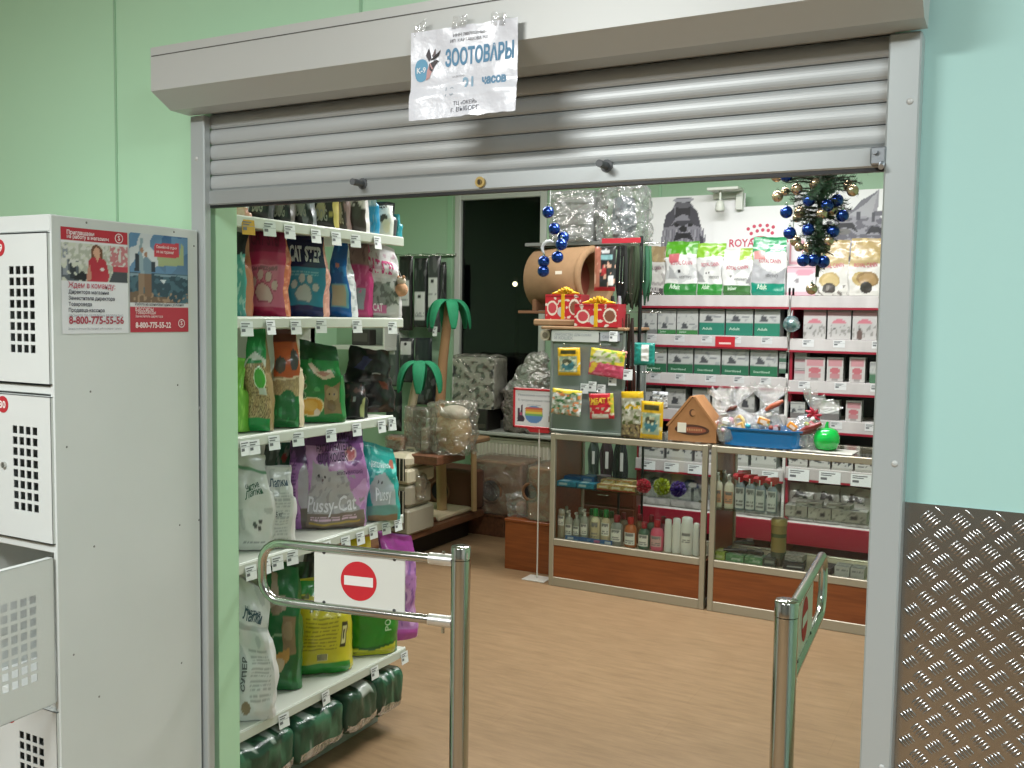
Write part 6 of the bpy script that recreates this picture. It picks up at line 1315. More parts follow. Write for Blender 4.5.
# red gift boxes on top
def redbox(x0, y0, x1, y1, Y, label, d=.11):
    A, B_ = Yp(x0, y1, Y), Yp(x1, y0, Y); w_ = B_.x - A.x; z = cab.location.z + hgt + .0185 + (.041 if Y > TY else 0); h_ = min(B_.z - z, .15)
    r = empty('gift_box', ((A.x + B_.x) / 2, Y + d / 2, z + .0), R_(-3), label, 'gift box', 'red gift boxes on the grey display')
    des = [('f', 'b3202c'), ('n', 9, 6, int(x0), .32, 0, 1, 'd0c6b8'), ('e', .2, .45, .15, .3, 'd9cfc0'), ('e', .2, .45, .12, .22, 'b8404a'), ('e', .82, .5, .15, .32, 'd9cfc0'), ('e', .82, .48, .12, .25, '7a4a38'), ('e', .45, .3, .1, .2, 'b9b9bd')]
    carton_mb(w_, h_, d, des, '96202a', nu=64, nv=44).build('box', PC, r)
    MB().box(-.012, .012, -d / 2 - .002, d / 2, 0, h_ + .002, 'd0a21c', .001).build('ribbon', PL, r)
    m2 = MB()
    for q in range(8):
        t = q / 7 * 2 - 1; m2.tube([(0, 0, h_), (t * w_ * .24, -.03, h_ + .028 * (1 - t * t) + .010), (t * w_ * .38, -.02, h_ + .006)], [.004, .011, .004], 6, 'd3a61e')
    m2.build('bow', PL, r)
A9, B9 = Yp(533, 324, TY + .1), Yp(577, 324, TY + .1); z9 = cab.location.z + hgt + .019; o = tag(MB().box(-(B9.x - A9.x) / 2, (B9.x - A9.x) / 2, -.11, .11, 0, .040, None, .008).build('wooden_slab', M('rough_pine_board', '9a7a5a'), None, ((A9.x + B9.x) / 2, TY + .21, z9)), 'brown wooden slab sticking out left under the rear red gift box', 'board')
redbox(545, 293, 582, 318, TY - .01 + .13, 'red gift box with yellow ribbon at the back left of the grey display top')
redbox(574, 304, 619, 331, TY - .01, 'red gift box with yellow bow and round pictures, front of the grey display top')
# roll under the board
p = Yp(542, 334, TY + .05); o = MB().tube([(0, -.12, 0), (0, .12, 0)], .034, 16, 'c4bba8').tube([(0, -.122, 0), (0, -.1, 0)], .018, 10, '8a8274').build('paper_roll', PP, None, (p.x + .015, TY + .18, cab.location.z + hgt - .036)); tag(o, 'cream paper roll tucked under the left overhang of the display top', 'roll')
# barrel cat house
BYY = 5.62
c = Yp(570, 279, BYY); r = (Yp(570, 247, BYY).z - Yp(570, 311, BYY).z) / 2; Lb = Yp(600, 279, BYY).x - Yp(541, 279, BYY).x
bar = empty('barrel_cat_house', (c.x - .01, BYY, c.z - r), R_(-13), 'tan barrel-shaped cat house lying on its side behind the red gift boxes', 'cat house')
TAN = M('tan_plush', '86694a', rough=.9, bump=(160, .4, .003), var=(20, '7a5f42', .5)); BRN = M('brown_plush', '6a4a30', rough=.9, bump=(160, .4, .003))
mb = MB(); n = 32; L2b = Lb / 2; pr = [(-L2b, 0), (-L2b, r), (L2b, r), (L2b, r * .80), (L2b * .2, r * .78), (L2b * .2, 0)]
vs = [Vector((x, q * math.cos(2 * PI * k / n), r + q * math.sin(2 * PI * k / n))) for x, q in pr for k in range(n)]
mb.add(vs, [(i * n + k, i * n + (k + 1) % n, (i + 1) * n + (k + 1) % n, (i + 1) * n + k) for i in range(5) for k in range(n)], smooth=False)
for i in range(n, 2 * n): mb.s[i] = True
mb.build('shell', TAN, bar)
MB().tube([(L2b, r * .9 * math.cos(2 * PI * k / n), r + r * .9 * math.sin(2 * PI * k / n)) for k in range(n)], r * .12, 8, closed=True).build('rim', TAN, bar)
MB().cyl((L2b * .22, 0, r), (L2b * .24, 0, r), r * .78, 28).build('lining', M('rust_carpet', '6a2f20', rough=.95), bar)
mb = MB(); mb.prism([(-.9 * r, 0), (.9 * r, 0), (.9 * r, r * .35), (.6 * r, r * .2), (0, r * .06), (-.6 * r, r * .2), (-.9 * r, r * .35)], lambda x, y, t: Vector((L2b * .55 - t, x, y)), .03).prism([(-.9 * r, 0), (.9 * r, 0), (.9 * r, r * .35), (.6 * r, r * .2), (0, r * .06), (-.6 * r, r * .2), (-.9 * r, r * .35)], lambda x, y, t: Vector((-L2b * .7 + t, x, y)), .03); mb.build('cradle', BRN, bar)
MB().box(L2b * .25, L2b * .5, -r * .99, -r * .985, r * .9, r * 1.2, 'd8d2c4').build('price_sticker', PP, bar)
# stand for the barrel: rear rack
rk = empty('black_wire_rack', (-2.87, 5.68, 0), 0, 'tall dark steel rack standing behind the left glass counter', 'rack')
mb = MB(); zb_ = c.z - r
for x in (.16, .50): mb.cyl((x, .22, 0), (x, .22, 2.2), .009, 8)
split_build(mb, 'upright', BLACK, rk)
MB().box(-.04, .52, -.22, .24, zb_ - .02, zb_ - .002, None, .002).build('rack_shelf', BRN, rk)
zs = Yp(570, 243, BYY).z
MB().box(-.04, .62, -.14, .24, zs - .022, zs, None, .002).build('rack_shelf', M('grey_steel_shelf', '6d6f6c', rough=.4, metal=.4), rk)
mb = MB()
for x in (.16, .33, .50): mb.cyl((x, .20, zs - .03), (x, -.1, zs - .03), .006, 8)
split_build(mb, 'bracket', BLACK, rk)
# wrapped goods over the barrel
def wrapped(px0, py0, px1, py1, Y, d, core, label, name='wrapped_parcel', cat='parcel', group=None, wrap=None, jag=.016, rz=0, zbase=None, corefn=None, ch=.02, taper=1.0):
    A, B_ = Yp(px0, py1, Y), Yp(px1, py0, Y); w_ = B_.x - A.x; z0 = A.z if zbase is None else zbase; h_ = B_.z - z0
    r_ = empty(name, ((A.x + B_.x) / 2, Y + d / 2, z0), R_(rz), label, cat, group)
    if corefn: corefn(r_, w_, h_, d)
    else: MB().box(-w_ * .46, w_ * .46, -d * .46, d * .46, .0, h_ * .94, core, ch).build('content', PC, r_)
    mb = MB(); sd = px0
    def sf(u, v):
        a = 2 * PI * u; c_, s_ = math.cos(a), math.sin(a); e = 7; k = (abs(c_) ** e + abs(s_) ** e) ** (-1 / e)
        t = 1 if v < .8 else max(.0, 1 - ((v - .8) / .2) ** 3); tp = 1 + (taper - 1) * v
        p = Vector((c_ * k * w_ * .5 * t * tp, s_ * k * d * .5 * t, min(v / .88, 1) * h_))
        n_ = noise.noise_vector(p * 18 + Vector((sd, 0, 0))) * jag + noise.noise_vector(p * 55 + Vector((sd, 3, 0))) * jag * .4
        q = p + n_; q.z = max(q.z, .001); return q
    mb.grid(sf, 56, 30, 'e8e8e6', smooth=False); mb.build('clear_wrap', wrap or WRAP, r_); return r_
zs_ = zs + .001
def cage(r_, w_, h_, d):
    MB().box(-w_ * .42, w_ * .42, -d * .3, d * .4, 0, h_ * .9, '8d8f8c', .02).build('content', PC, r_)
    mb = MB()
    for k in range(4): mb.box(-w_ * .44, w_ * .44, -d * .34, -d * .3, h_ * (.1 + .22 * k), h_ * (.13 + .22 * k), '6f716e')
    mb.build('slat_front', PL, r_)
wrapped(547, 189, 593, 240, BYY - .1, .26, '9a9a96', 'grey slatted pet carrier in clear wrap above the barrel cat house', zbase=zs_, wrap=WRAPM, corefn=cage, cat='pet carrier', name='wrapped_pet_carrier')
def bowl(r_, w_, h_, d): 
    MB().lathe([(0, 0), (w_ * .2, 0), (w_ * .28, h_ * .35), (w_ * .22, h_ * .8), (0, h_ * .85)], 20, '55606a').build('content', PL, r_)
wrapped(594, 184, 640, 243, BYY - .08, .24, 'a9b0ae', 'tall crinkled clear bag with a dark blue grey toy, right of the wrapped carrier', zbase=zs_, corefn=bowl, jag=.03, wrap=WRAPM, name='wrapped_toy', cat='wrapped toy')
# ================================================================ leash rack
pp = Yp(637, 436, 5.3)
lr = empty('leash_rack', (pp.x, 5.30, TZ), 0, 'black pole rack with wire arms full of leashes on the left glass counter', 'rack')
topz = Yp(637, 236, 5.3).z - TZ
MB().cyl((0, 0, 0), (0, 0, topz), .011, 14).build('pole', BLACK, lr); MB().lathe([(0, 0), (.08, 0), (.08, .008), (.02, .014), (0, .014)], 24).build('base', BLACK, lr)
mb = MB(); az = [Yp(637, y, 5.3).z - TZ for y in (243, 294, 312, 352, 372)]
for z in az:
    for k in range(6): a_ = k * PI / 3 + .3; mb.tube([(0, 0, z), (math.cos(a_) * .13, math.sin(a_) * .13, z), (math.cos(a_) * .135, math.sin(a_) * .135, z + .012)], .0022, 6, 'c2c0b8')
split_build(mb, 'wire_arm', CHROME, lr)
RD = M('red_price_strip', attr=True, rough=.4)
mb = MB().box(Yp(612, 240, 5.3).x - pp.x, Yp(650, 240, 5.3).x - pp.x, -.15, -.147, az[0] - .01, az[0] + .018, 'b02434'); write(mb, 'ПОВОДКИ', lambda q, v: Vector((q, -.1482, v)), Yp(616, 240, 5.3).x - pp.x, az[0] - .004, width=.15, col='d8b8b8', bold=.02); mb.build('name_strip', PC, lr)
def leash(px, y0, y1, Y, col, wd=.010, loops=3, label='', group='leashes hanging on the rack', kind='leash', clip='9a9a98'):
    A = Yp(px, y0, Y); hh_ = A.z - Yp(px, y1, Y).z; r_ = empty('dog_leash', (A.x, Y, A.z - hh_), 0, label, kind, group); mb = MB(); rnd = random.Random(int(px * 7 + y0))
    for q in range(loops):
        o1 = rnd.uniform(-.010, .010); o2 = rnd.uniform(-.012, .012); L_ = hh_ * rnd.uniform(.82, .98)
        pts = [Vector((o1, o2, hh_)), Vector((o1 - .010, o2, hh_ * .7)), Vector((o1 - .012, o2 + .004, hh_ - L_ * .7)), Vector((o1 - .002, o2, hh_ - L_)), Vector((o1 + .010, o2 - .004, hh_ - L_ * .7)), Vector((o1 + .008, o2 - .002, hh_ * .7)), Vector((o1, o2, hh_))]
        mb.tube(pts, wd * .5, 6, mixc(C(col), (0, 0, 0), rnd.uniform(0, .4)))
    mb.build('strap', FA, r_); MB().tube([(0, 0, hh_ - .002), (0, -.012, hh_ * .5), (0, -.013, hh_ * .42)], .0035, 8, clip).ball((0, -.013, hh_ * .40), .006, 8, 6, clip).build('clasp', CHROME, r_)
for px, col, w_ in ((624, '1a1c18', .012), (628, '2c3a24', .014), (632, '243022', .014), (637, '36452c', .012), (641, '1d2a20', .012), (645, '2a5a40', .010), (649, '3a7a50', .008), (621, '17181a', .012), (634, '4a4a3a', .010)):
    leash(px, 246, 311 - abs(px - 632) * .4, 5.22 + (px % 3) * .03, col, w_ * 1.7, label='%s leash hanging in the tight bundle at the top of the leash rack' % {'1a1c18': 'black', '2c3a24': 'olive green', '243022': 'dark green', '36452c': 'moss green', '1d2a20': 'blackish green', '2a5a40': 'emerald', '3a7a50': 'light green', '17181a': 'plain black', '4a4a3a': 'khaki'}[col])
for px, y0, y1, col, lab in ((612, 296, 330, '1b1b20', 'short black strap left of the leash bundle, below the toy card'), (619, 296, 352, '9a98a0', 'grey collar strap hanging below the toy card'), (616, 322, 362, '9a1f28', 'red strap hanging beside the pink paw tag'), (622, 318, 372, '5a2a20', 'brown leather leash on the middle arm of the rack'), (628, 314, 398, '3a2a1e', 'long dark brown leash hanging near the pole'), (632, 318, 400, '2a1c14', 'long near-black leash hanging against the pole'), (626, 368, 402, 'a81f26', 'red leash low on the rack over the yellow packs'), (633, 366, 404, '4a2418', 'dark patterned leash low on the rack next to the red one'), (615, 372, 402, '3a4a6a', 'blue leash hanging low left on the rack')):
    leash(px, y0, y1, 5.2, col, .014, 2, label=lab)
pack(594, 246, 616, 291, 5.17, [('f', '2a2a2c'), ('p', [(0, .05), (0, 1), (.35, .95), (.3, .1)], 'a86a58'), ('r', 0, 0, 1, .09, 'a01f2c'), ('r', .35, .70, .9, .80, '7fa9ac'), ('p', [(.35, .35), (.45, .6), (.62, .5), (.6, .35)], 'a33236'), ('n', 8, 8, 4, .28, .1, .65, 'c9a08c'), ('r', .70, .12, .95, .34, 'dcdad6'), ('e', .55, .88, .2, .05, 'c9c9c9')], 'black and red toy card with salmon coloured edge hanging left of the leashes', name='toy_card', cat='toy card', group='goods on the leash rack')
pack(634, 343, 655, 365, 5.16, [('f', '1f7a70'), ('n', 5, 6, 3, .2, 0, 1, '2f948a'), ('r', .4, .2, .75, .9, 'd5d5d2')], 'teal pack with a white sticker on the right side of the leash rack', name='toy_card', cat='toy card', group='goods on the leash rack')
p = Yp(623, 356, 5.12); o = MB().ball((0, 0, 0), .022, 12, 8, 'c9827a', sc=(1, .5, .9)).ball((-.018, 0, .018), .009, 8, 6, 'c9827a').ball((0, 0, .025), .009, 8, 6, 'c9827a').ball((.018, 0, .018), .009, 8, 6, 'c9827a').tube([(0, 0, .02), (0, .02, .05)], .0015, 5, '999999').build('paw_toy', PL, None, (p.x, 5.12, p.z)); tag(o, 'salmon pink paw shaped toy dangling from the leash rack', 'toy', 'goods on the leash rack')
t_ = empty('hang_tag', (Yp(628, 372, 5.11).x, 5.11, Yp(628, 380, 5.11).z), 0, 'white price card hanging under the pink paw toy', 'price card'); price_tag(t_, 0, 0, 0, 0, w=.055, h=.06, face='y', tilt=.1, col='e2e4e6')

# ================================================================ framed sign on a stand
sb = F(537, 579, 0); SY = sb.y
a_, b_ = Yp(513, 427, SY), Yp(563, 390, SY); wS, hS = b_.x - a_.x, b_.z - a_.z; zS = a_.z; cxs = (a_.x + b_.x) / 2
ss = empty('sign_stand', (sb.x, SY, 0), 0, 'red framed white notice on a thin white stand in front of the radiator', 'sign')
MB().box(-.075, .075, -.06, .06, 0, .006, 'd3d1ca', .002).build('base_plate', PL, ss); MB().cyl((0, 0, .004), (0, 0, zS), .0045, 10, 'cfccc4').build('pole', PL, ss)
ox_ = cxs - sb.x
mb = MB(); fr_ = .014
mb.box(ox_ - wS / 2, ox_ + wS / 2, -.005, .005, zS, zS + fr_, 'b3202f', .002).box(ox_ - wS / 2, ox_ + wS / 2, -.005, .005, zS + hS - fr_, zS + hS, 'b3202f', .002).box(ox_ - wS / 2, ox_ - wS / 2 + fr_, -.005, .005, zS, zS + hS, 'b3202f', .002).box(ox_ + wS / 2 - fr_, ox_ + wS / 2, -.005, .005, zS, zS + hS, 'b3202f', .002).prism([(-.06, zS - .022), (.06, zS - .022), (.09, zS + .004), (-.09, zS + .004)], lambda x, y, t: Vector((x, t - .004, y)), .008, 'b3202f')
mb.build('frame', PL, ss)
MB().grid(lambda u, v: Vector((ox_ - wS / 2 + fr_ + u * (wS - 2 * fr_), -.001, zS + fr_ + v * (hS - 2 * fr_))), 80, 50, lambda u, v: paint([('f', 'cfcdd0'), ('e', .42, .33, .20, .25, '5a7fb0')] + [('p', [(.22, .30 + k * .055), (.24, .36 + k * .055), (.60, .36 + k * .055), (.62, .30 + k * .055)], ['6fa060', 'c9b84a', 'c98a3a', 'b85a4a'][k]) for k in range(4)] + [('p', [(.05, .12), (.06, .5), (.10, .5), (.11, .25), (.14, .6), (.17, .6), (.17, .3), (.22, .2), (.2, .12)], '4a3040'), ('n', 10, 9, 3, .1, .1, .35, '7a3a5a') if False else ('e', .13, .2, .08, .09, '3a2a3a'), ('e', .13, .33, .03, .05, 'a84a6a'), ('p', [(.74, .15), (.76, .45), (.82, .4), (.84, .5), (.9, .3), (.88, .12)], '7a5a50')], u, v), smooth=False).build('notice_sheet', PP, ss)
mb = MB(); f5 = lambda q, v: Vector((ox_ - wS / 2 + fr_ + q * (wS - 2 * fr_), -.0026, zS + fr_ + v * (hS - 2 * fr_)))
write(mb, 'Уважаемые покупатели!', f5, .46, .84, width=.8, col='7a7f88', align='c', sy=1.3); write(mb, 'В продаже новые товары', f5, .46, .70, width=.78, col='7a7f88', align='c', sy=1.3); write(mb, 'для питомцев', f5, .42, .58, width=.3, col='7a7f88', align='c', sy=1.3)
mb.build('lettering', PP, ss)

# ================================================================ radiator, wood plinths
ra, rb = Yp(478, 470, 6.5), Yp(556, 470, 6.5); zr1, zr0 = .66, .18
rd = empty('radiator', ((ra.x + rb.x) / 2, 6.40, zr0), 0, 'white ribbed panel radiator under the dark window', 'radiator'); wr = (rb.x - ra.x)
mb = MB(); mb.box(-wr / 2, wr / 2, -.02, .05, 0, zr1 - zr0, None, .006); nr = 22
for k in range(nr): x = -wr / 2 + (k + .5) * wr / nr; mb.box(x - wr / nr * .28, x + wr / nr * .28, -.030, -.018, .03, zr1 - zr0 - .03, None, .006)
mb.build('panel', M('radiator_enamel', 'cfcab8', rough=.35), rd)
MB().box(-wr / 2, wr / 2, -.034, .06, zr1 - zr0, zr1 - zr0 + .012, None, .003).build('top_grille', M('radiator_enamel', 'cfcab8'), rd)
MB().tube([(wr / 2 - .02, 0, .05), (wr / 2 + .05, 0, .05), (wr / 2 + .05, .02, -zr0 * .98)], .010, 8).build('pipe', M('radiator_enamel', 'cfcab8'), rd)
def plinth(x0, x1, y0, y1, z1, label, mat=WOOD):
    r_ = empty('wood_plinth', ((x0 + x1) / 2, (y0 + y1) / 2, 0), 0, label, 'plinth'); hx_, hy_ = (x1 - x0) / 2, (y1 - y0) / 2
    MB().box(-hx_, hx_, -hy_ + .002, hy_, .0, z1 - .018, None, .002).build('carcass', mat, r_); MB().box(-hx_ - .004, hx_ + .004, -hy_ - .004, hy_, z1 - .018, z1, None, .003).build('top_panel', mat, r_); return r_
plinth(-2.89, -2.50, 5.29, 5.75, .322, 'reddish wooden plinth beside the left end of the glass counter')
p = F(505, 525, 0); plinth(-3.80, -3.30, 6.02, 6.28, .16, 'low wooden plinth under the wrapped cat cube in the corner', DWOOD)
# platform of the rear left gondola
PX, PY0, PY1, PZ = -3.44, 4.0, 5.98, .20
pg = empty('low_display_platform', (PX - .3, (PY0 + PY1) / 2, 0), 0, 'brown wood-effect display platform with dark kick space, carrying the cat trees', 'platform')
MB().box(-.30, .30, -(PY1 - PY0) / 2, (PY1 - PY0) / 2, PZ - .045, PZ, None, .003).build('deck', DWOOD, pg)
MB().box(-.30, .18, -(PY1 - PY0) / 2 + .02, (PY1 - PY0) / 2 - .02, 0, PZ - .045).build('kick_base', BLACK, pg)
# ================================================================ cat trees
SIS = M('sisal_post', 'b3956b', rough=.9, bump=(60, .8, .006), stretch=(1, 1, 6)); CRM = M('cream_plush', 'b8a98c', rough=.95, bump=(160, .4, .003)); LEAF = M('green_felt_leaf', '08724a', rough=.8, bump=(120, .3, .003), var=(14, '05583a', .5))
def leaves(par, c_, L_, n=5, rot=0):
    for k in range(n):
        a_ = rot + 2 * PI * k / n; d_ = Vector((math.cos(a_), math.sin(a_), 0)); s_ = Vector((-d_.y, d_.x, 0)); mb = MB()
        def lf(u, v, d_=d_, s_=s_):
            t = v; path = c_ + d_ * (L_ * .62 * math.sin(t * 1.5)) + Vector((0, 0, L_ * .14 * math.sin(t * PI * .8) - L_ * .80 * t ** 2.0))
            wd = L_ * .165 * max(.02, math.sin(PI * min(1, t * .92 + .04))) ** .45; b = 2 * PI * u
            return path + s_ * math.cos(b) * wd + (Vector((0, 0, 1)) * .55 + d_ * .35 * t) * math.sin(b) * L_ * .11 * max(.05, math.sin(PI * min(1, t * .92 + .04))) ** .5
        mb.grid(lf, 16, 16); mb.build('leaf', LEAF, par)
# tree A: tall palm
bA = F(442, 507, PZ + .03); bA = Vector((-3.78, 5.66, PZ)); 
tA = empty('palm_cat_tree', (bA.x, bA.y, PZ), 0, 'taller palm-shaped cat tree with green felt leaves and tan trunk', 'cat tree', 'palm cat trees in the left corner')
MB().box(-.30, .30, -.22, .22, 0, .035, None, .01).build('base_board', CRM, tA)
zA = Yp(449, 300, bA.y).z - PZ; xA = Yp(449, 300, bA.y).x - bA.x
def up_pt(px, py, dy=0, b=bA): q = Yp(px, py, b.y + dy); return Vector((q.x - b.x, dy, q.z - PZ))
q0, q1, q2 = up_pt(442, 506), up_pt(440, 405), up_pt(449, 302)
MB().tube([Vector((q0.x, 0, .03)), q1], .036, 16).build('sisal_post', SIS, tA)
MB().tube([q1, up_pt(443, 360), up_pt(447, 325), q2], [.036, .034, .032, .028], 16).build('trunk', M('brown_trunk_plush', '8a6a48', rough=.9, bump=(160, .4, .003)), tA)
leaves(tA, q2, .25, 6, .25)
MB().box(up_pt(425, 440).x, up_pt(479, 440).x, -.16, .16, up_pt(450, 441).z, up_pt(450, 436).z, None, .008).build('perch', TAN, tA)
MB().tube([Vector((up_pt(466, 440).x, .12, .03)), Vector((up_pt(470, 440).x, .05, up_pt(450, 441).z))], .02, 14).build('sisal_post', SIS, tA)
t_ = up_pt(441, 336); price_tag(tA, t_.x - .015, -.05, t_.z, 0, w=.035, h=.065, face='y')
# cat house behind the post with the round hole
def cathouse(px0, py0, px1, py1, Y, d, zb, label, mat, hole=None, name='cat_house', wrapit=False, hr=.28, rz=0, group='cat houses in the corner'):
    A, B_ = Yp(px0, py1, Y), Yp(px1, py0, Y); w_, h_ = B_.x - A.x, B_.z - zb
    r_ = empty(name, ((A.x + B_.x) / 2, Y + d / 2, zb), R_(rz), label, 'cat house', group)
    MB().box(-w_ / 2, w_ / 2, -d / 2, d / 2, 0, h_, None, .012).build('box_body', mat, r_)
    if hole:
        q = Yp(hole[0], hole[1], Y); R0 = hr * min(w_, h_); hx_, hz_ = q.x - r_.location.x, q.z - zb
        MB().cyl((hx_, -d / 2 - .002, hz_), (hx_, -d / 2 + .002, hz_), R0, 28).build('opening', DARK, r_)
        MB().tube([(hx_ + math.cos(2 * PI * k / 28) * R0, -d / 2 - .003, hz_ + math.sin(2 * PI * k / 28) * R0) for k in range(28)], .010, 8, closed=True).build('opening_rim', BRN, r_)
    if wrapit:
        mb = MB()
        def sf(u, v):
            a = 2 * PI * u; c_, s_ = math.cos(a), math.sin(a); e = 8; k = (abs(c_) ** e + abs(s_) ** e) ** (-1 / e); t = 1 if v < .78 else max(0, 1 - ((v - .78) / .22) ** 2.5)
            p = Vector((c_ * k * (w_ / 2 + .014) * t, s_ * k * (d / 2 + .014) * t, min(v / .82, 1) * (h_ + .012))); q = p + noise.noise_vector(p * 14) * .016; q.z = max(.002, q.z); return q
        mb.grid(sf, 60, 32, smooth=False); mb.build('clear_wrap', WRAP, r_)
    return r_
cathouse(452 - 38, 472, 472, 506, 5.86 + .0, .3, PZ + .001, 'dark brown cat house with round holes behind the tan sisal post', M('dark_brown_plush', '55341f', rough=.9, bump=(160, .4, .003)), (440, 491))
cathouse(470, 464, 522, 513, 6.03, .30, .161, 'pinkish beige cat cube with a round hole in clear wrap, below the radiator', M('beige_plush', '9a7a62', rough=.9, bump=(120, .4, .003)), (491, 491), wrapit=True, hr=.22)
cathouse(527, 470, 560, 519, 5.32, .34, .323, 'small beige cat house in clear wrap on the reddish plinth, behind the sign pole', M('beige_plush', '9a7a62'), (531, 492), wrapit=True, hr=.24)
q = Yp(516, 510, 5.6); wrapped(506, 497, 529, 521, 5.34, .14, 'a8988a', 'crumpled clear plastic bag beside the small wrapped cat house', zbase=.324, jag=.03, name='plastic_bag', cat='bag', wrap=WRAPM, corefn=lambda r_, w_, h_, d: MB().ball((0, 0, h_ * .35), w_ * .3, 14, 10, 'b09080', sc=(1, .7, .9)).build('content', PC, r_))
# tree B: shorter palm at left with shelves
bB = Vector((-3.74, 5.22, PZ))
tB = empty('palm_cat_tree', (bB.x, bB.y, PZ), 0, 'shorter palm-shaped cat tree with drooping green leaves over wooden perches', 'cat tree', 'palm cat trees in the left corner')
ub = lambda px, py, dy=0: up_pt(px, py, dy, bB)
MB().box(-.26, .24, -.24, .24, 0, .03, None, .01).build('base_board', DWOOD, tB)
q0, q1, q2 = ub(407, 500), ub(408, 455), ub(420, 364)
MB().box(ub(400, 500).x, ub(415, 500).x, -.04, .04, .03, ub(407, 458).z, None, .006).build('dark_post', BRN, tB)
MB().tube([Vector((q1.x, 0, ub(407, 458).z)), ub(409, 420), ub(415, 390), q2], [.030, .030, .028, .022], 14).build('trunk', CRM, tB)
leaves(tB, q2, .25, 6, .0)
MB().box(ub(384, 458).x, ub(452, 458).x, -.17, .17, ub(415, 459).z, ub(415, 450).z, None, .006).build('perch', DWOOD, tB)
zp = PZ + ub(415, 450).z + .001
wrapped(384, 437, 403, 449, bB.y - .14, .12, '8a5f42', 'small brown box in clear wrap on the left end of the wooden perch', zbase=zp, jag=.008)
wrapped(403, 409, 428, 447, bB.y - .12, .14, '6b5a48', 'clear wrapped brown pouch between the small box and the silver pillow pack', zbase=zp, jag=.016, corefn=lambda r_, w_, h_, d: MB().box(-w_ * .3, w_ * .1, -.03, .03, 0, h_ * .95, '4a3628', .01).box(w_ * .1, w_ * .4, -.04, .04, 0, h_ * .55, '8d8068', .01).build('content', PC, r_))
wrapped(427, 404, 464, 443, bB.y - .10, .20, 'a58a62', 'beige pillow pack in shiny clear wrap on the wooden perch', zbase=zp, jag=.026, wrap=WRAP, name='wrapped_pillow', cat='pet bed', corefn=lambda r_, w_, h_, d: MB().ball((0, 0, h_ * .45), 1, 24, 16, 'c4ab84', sc=(w_ * .46, d * .42, h_ * .45), fn=lambda q: q * (1 + .06 * noise.noise(q * 22))).ball((w_ * .05, -.01, h_ * .78), 1, 20, 12, 'd9d3c8', sc=(w_ * .38, d * .36, h_ * .16)).build('content', FA, r_))  # paler upper mound puts the shine on the wrap's top into the colour
# cream carriers behind
def carrier(px0, py0, px1, py1, Y, zb, label, col):
    A, B_ = Yp(px0, py1, Y), Yp(px1, py0, Y); w_, h_ = B_.x - A.x, B_.z - zb; r_ = empty('pet_carrier', ((A.x + B_.x) / 2, Y + .15, zb), 0, label, 'pet carrier', 'cream pet carriers under the perch')
    MB().box(-w_ / 2, w_ / 2, -.15, .15, 0, h_ * .5, col, .015).box(-w_ / 2 + .008, w_ / 2 - .008, -.14, .14, h_ * .5, h_, col, .03).build('shell', PL, r_)
    MB().box(-w_ * .34, w_ * .34, -.156, -.148, h_ * .12, h_ * .86, '1a1a1a', .01).build('door_opening', PL, r_)
    mb = MB()
    for k in range(5): x = -w_ * .3 + k * w_ * .15; mb.cyl((x, -.16, h_ * .12), (x, -.16, h_ * .86), .003, 6, 'b0a894')
    mb.build('door_grid', PL, r_); MB().tube([(-w_ * .2, 0, h_), (-w_ * .15, 0, h_ + .02), (w_ * .15, 0, h_ + .02), (w_ * .2, 0, h_)], .008, 8, col).build('handle', PL, r_)
carrier(385, 455, 409, 484, 4.98, Yp(397, 484, 4.98).z, 'cream plastic pet carrier with a dark door right behind the turquoise bag', 'b8b098')
carrier(384, 484.5, 409, 506, 4.98, PZ + .001, 'grey beige pet carrier at the bottom behind the turquoise bag', '8f8876')
wrapped(397, 476, 420, 498, 5.06, .10, '9a8a72', 'beige roll in clear wrap lying on the platform before the carriers', zbase=Yp(408, 499, 5.06).z, jag=.014)
# ================================================================ goods on the window sill
SZl = Z0w + .001; SYl = WY - .30
def zebra(r_, w_, h_, d):
    mb = MB(); 
    def bf(u, v): return Vector(((u - .5) * w_ * .94, -d * .45, v * h_ * .94))
    mb.box(-w_ * .47, w_ * .47, -d * .44, d * .46, 0, h_ * .94, 'b9b8b4', .02)
    mb.grid(bf, 40, 40, lambda u, v: paint([('f', 'b9b8b4'), ('n', 9, 10, 3, .12, 0, 1, '2a2a2c')], u, v)).build('content', PC, r_)
o = tag(MB().box(-.10, .10, -.11, .11, 0, Yp(482, 409, SYl + .05).z - SZl, '2b2825', .006).box(-.085, .085, -.112, -.109, .02, .05, '4a443e').build('dark_carton', PC, None, (Yp(481, 420, SYl + .1).x, SYl + .13, SZl)), 'dark brown carton on the window sill under the spotted parcel', 'carton')
zc_ = Yp(482, 409, SYl + .05).z + .001
wrapped(450, 356, 495, 408, SYl + .02, .24, 'a', 'black and white spotted cube in crinkled clear wrap by the dark window', zbase=zc_, corefn=zebra, jag=.016, name='wrapped_pet_house', cat='pet house', ch=.02)
FOIL = M('crumpled_foil', 'b9b8b6', rough=.22, metal=.7, bump=(26, 1.0, .02))
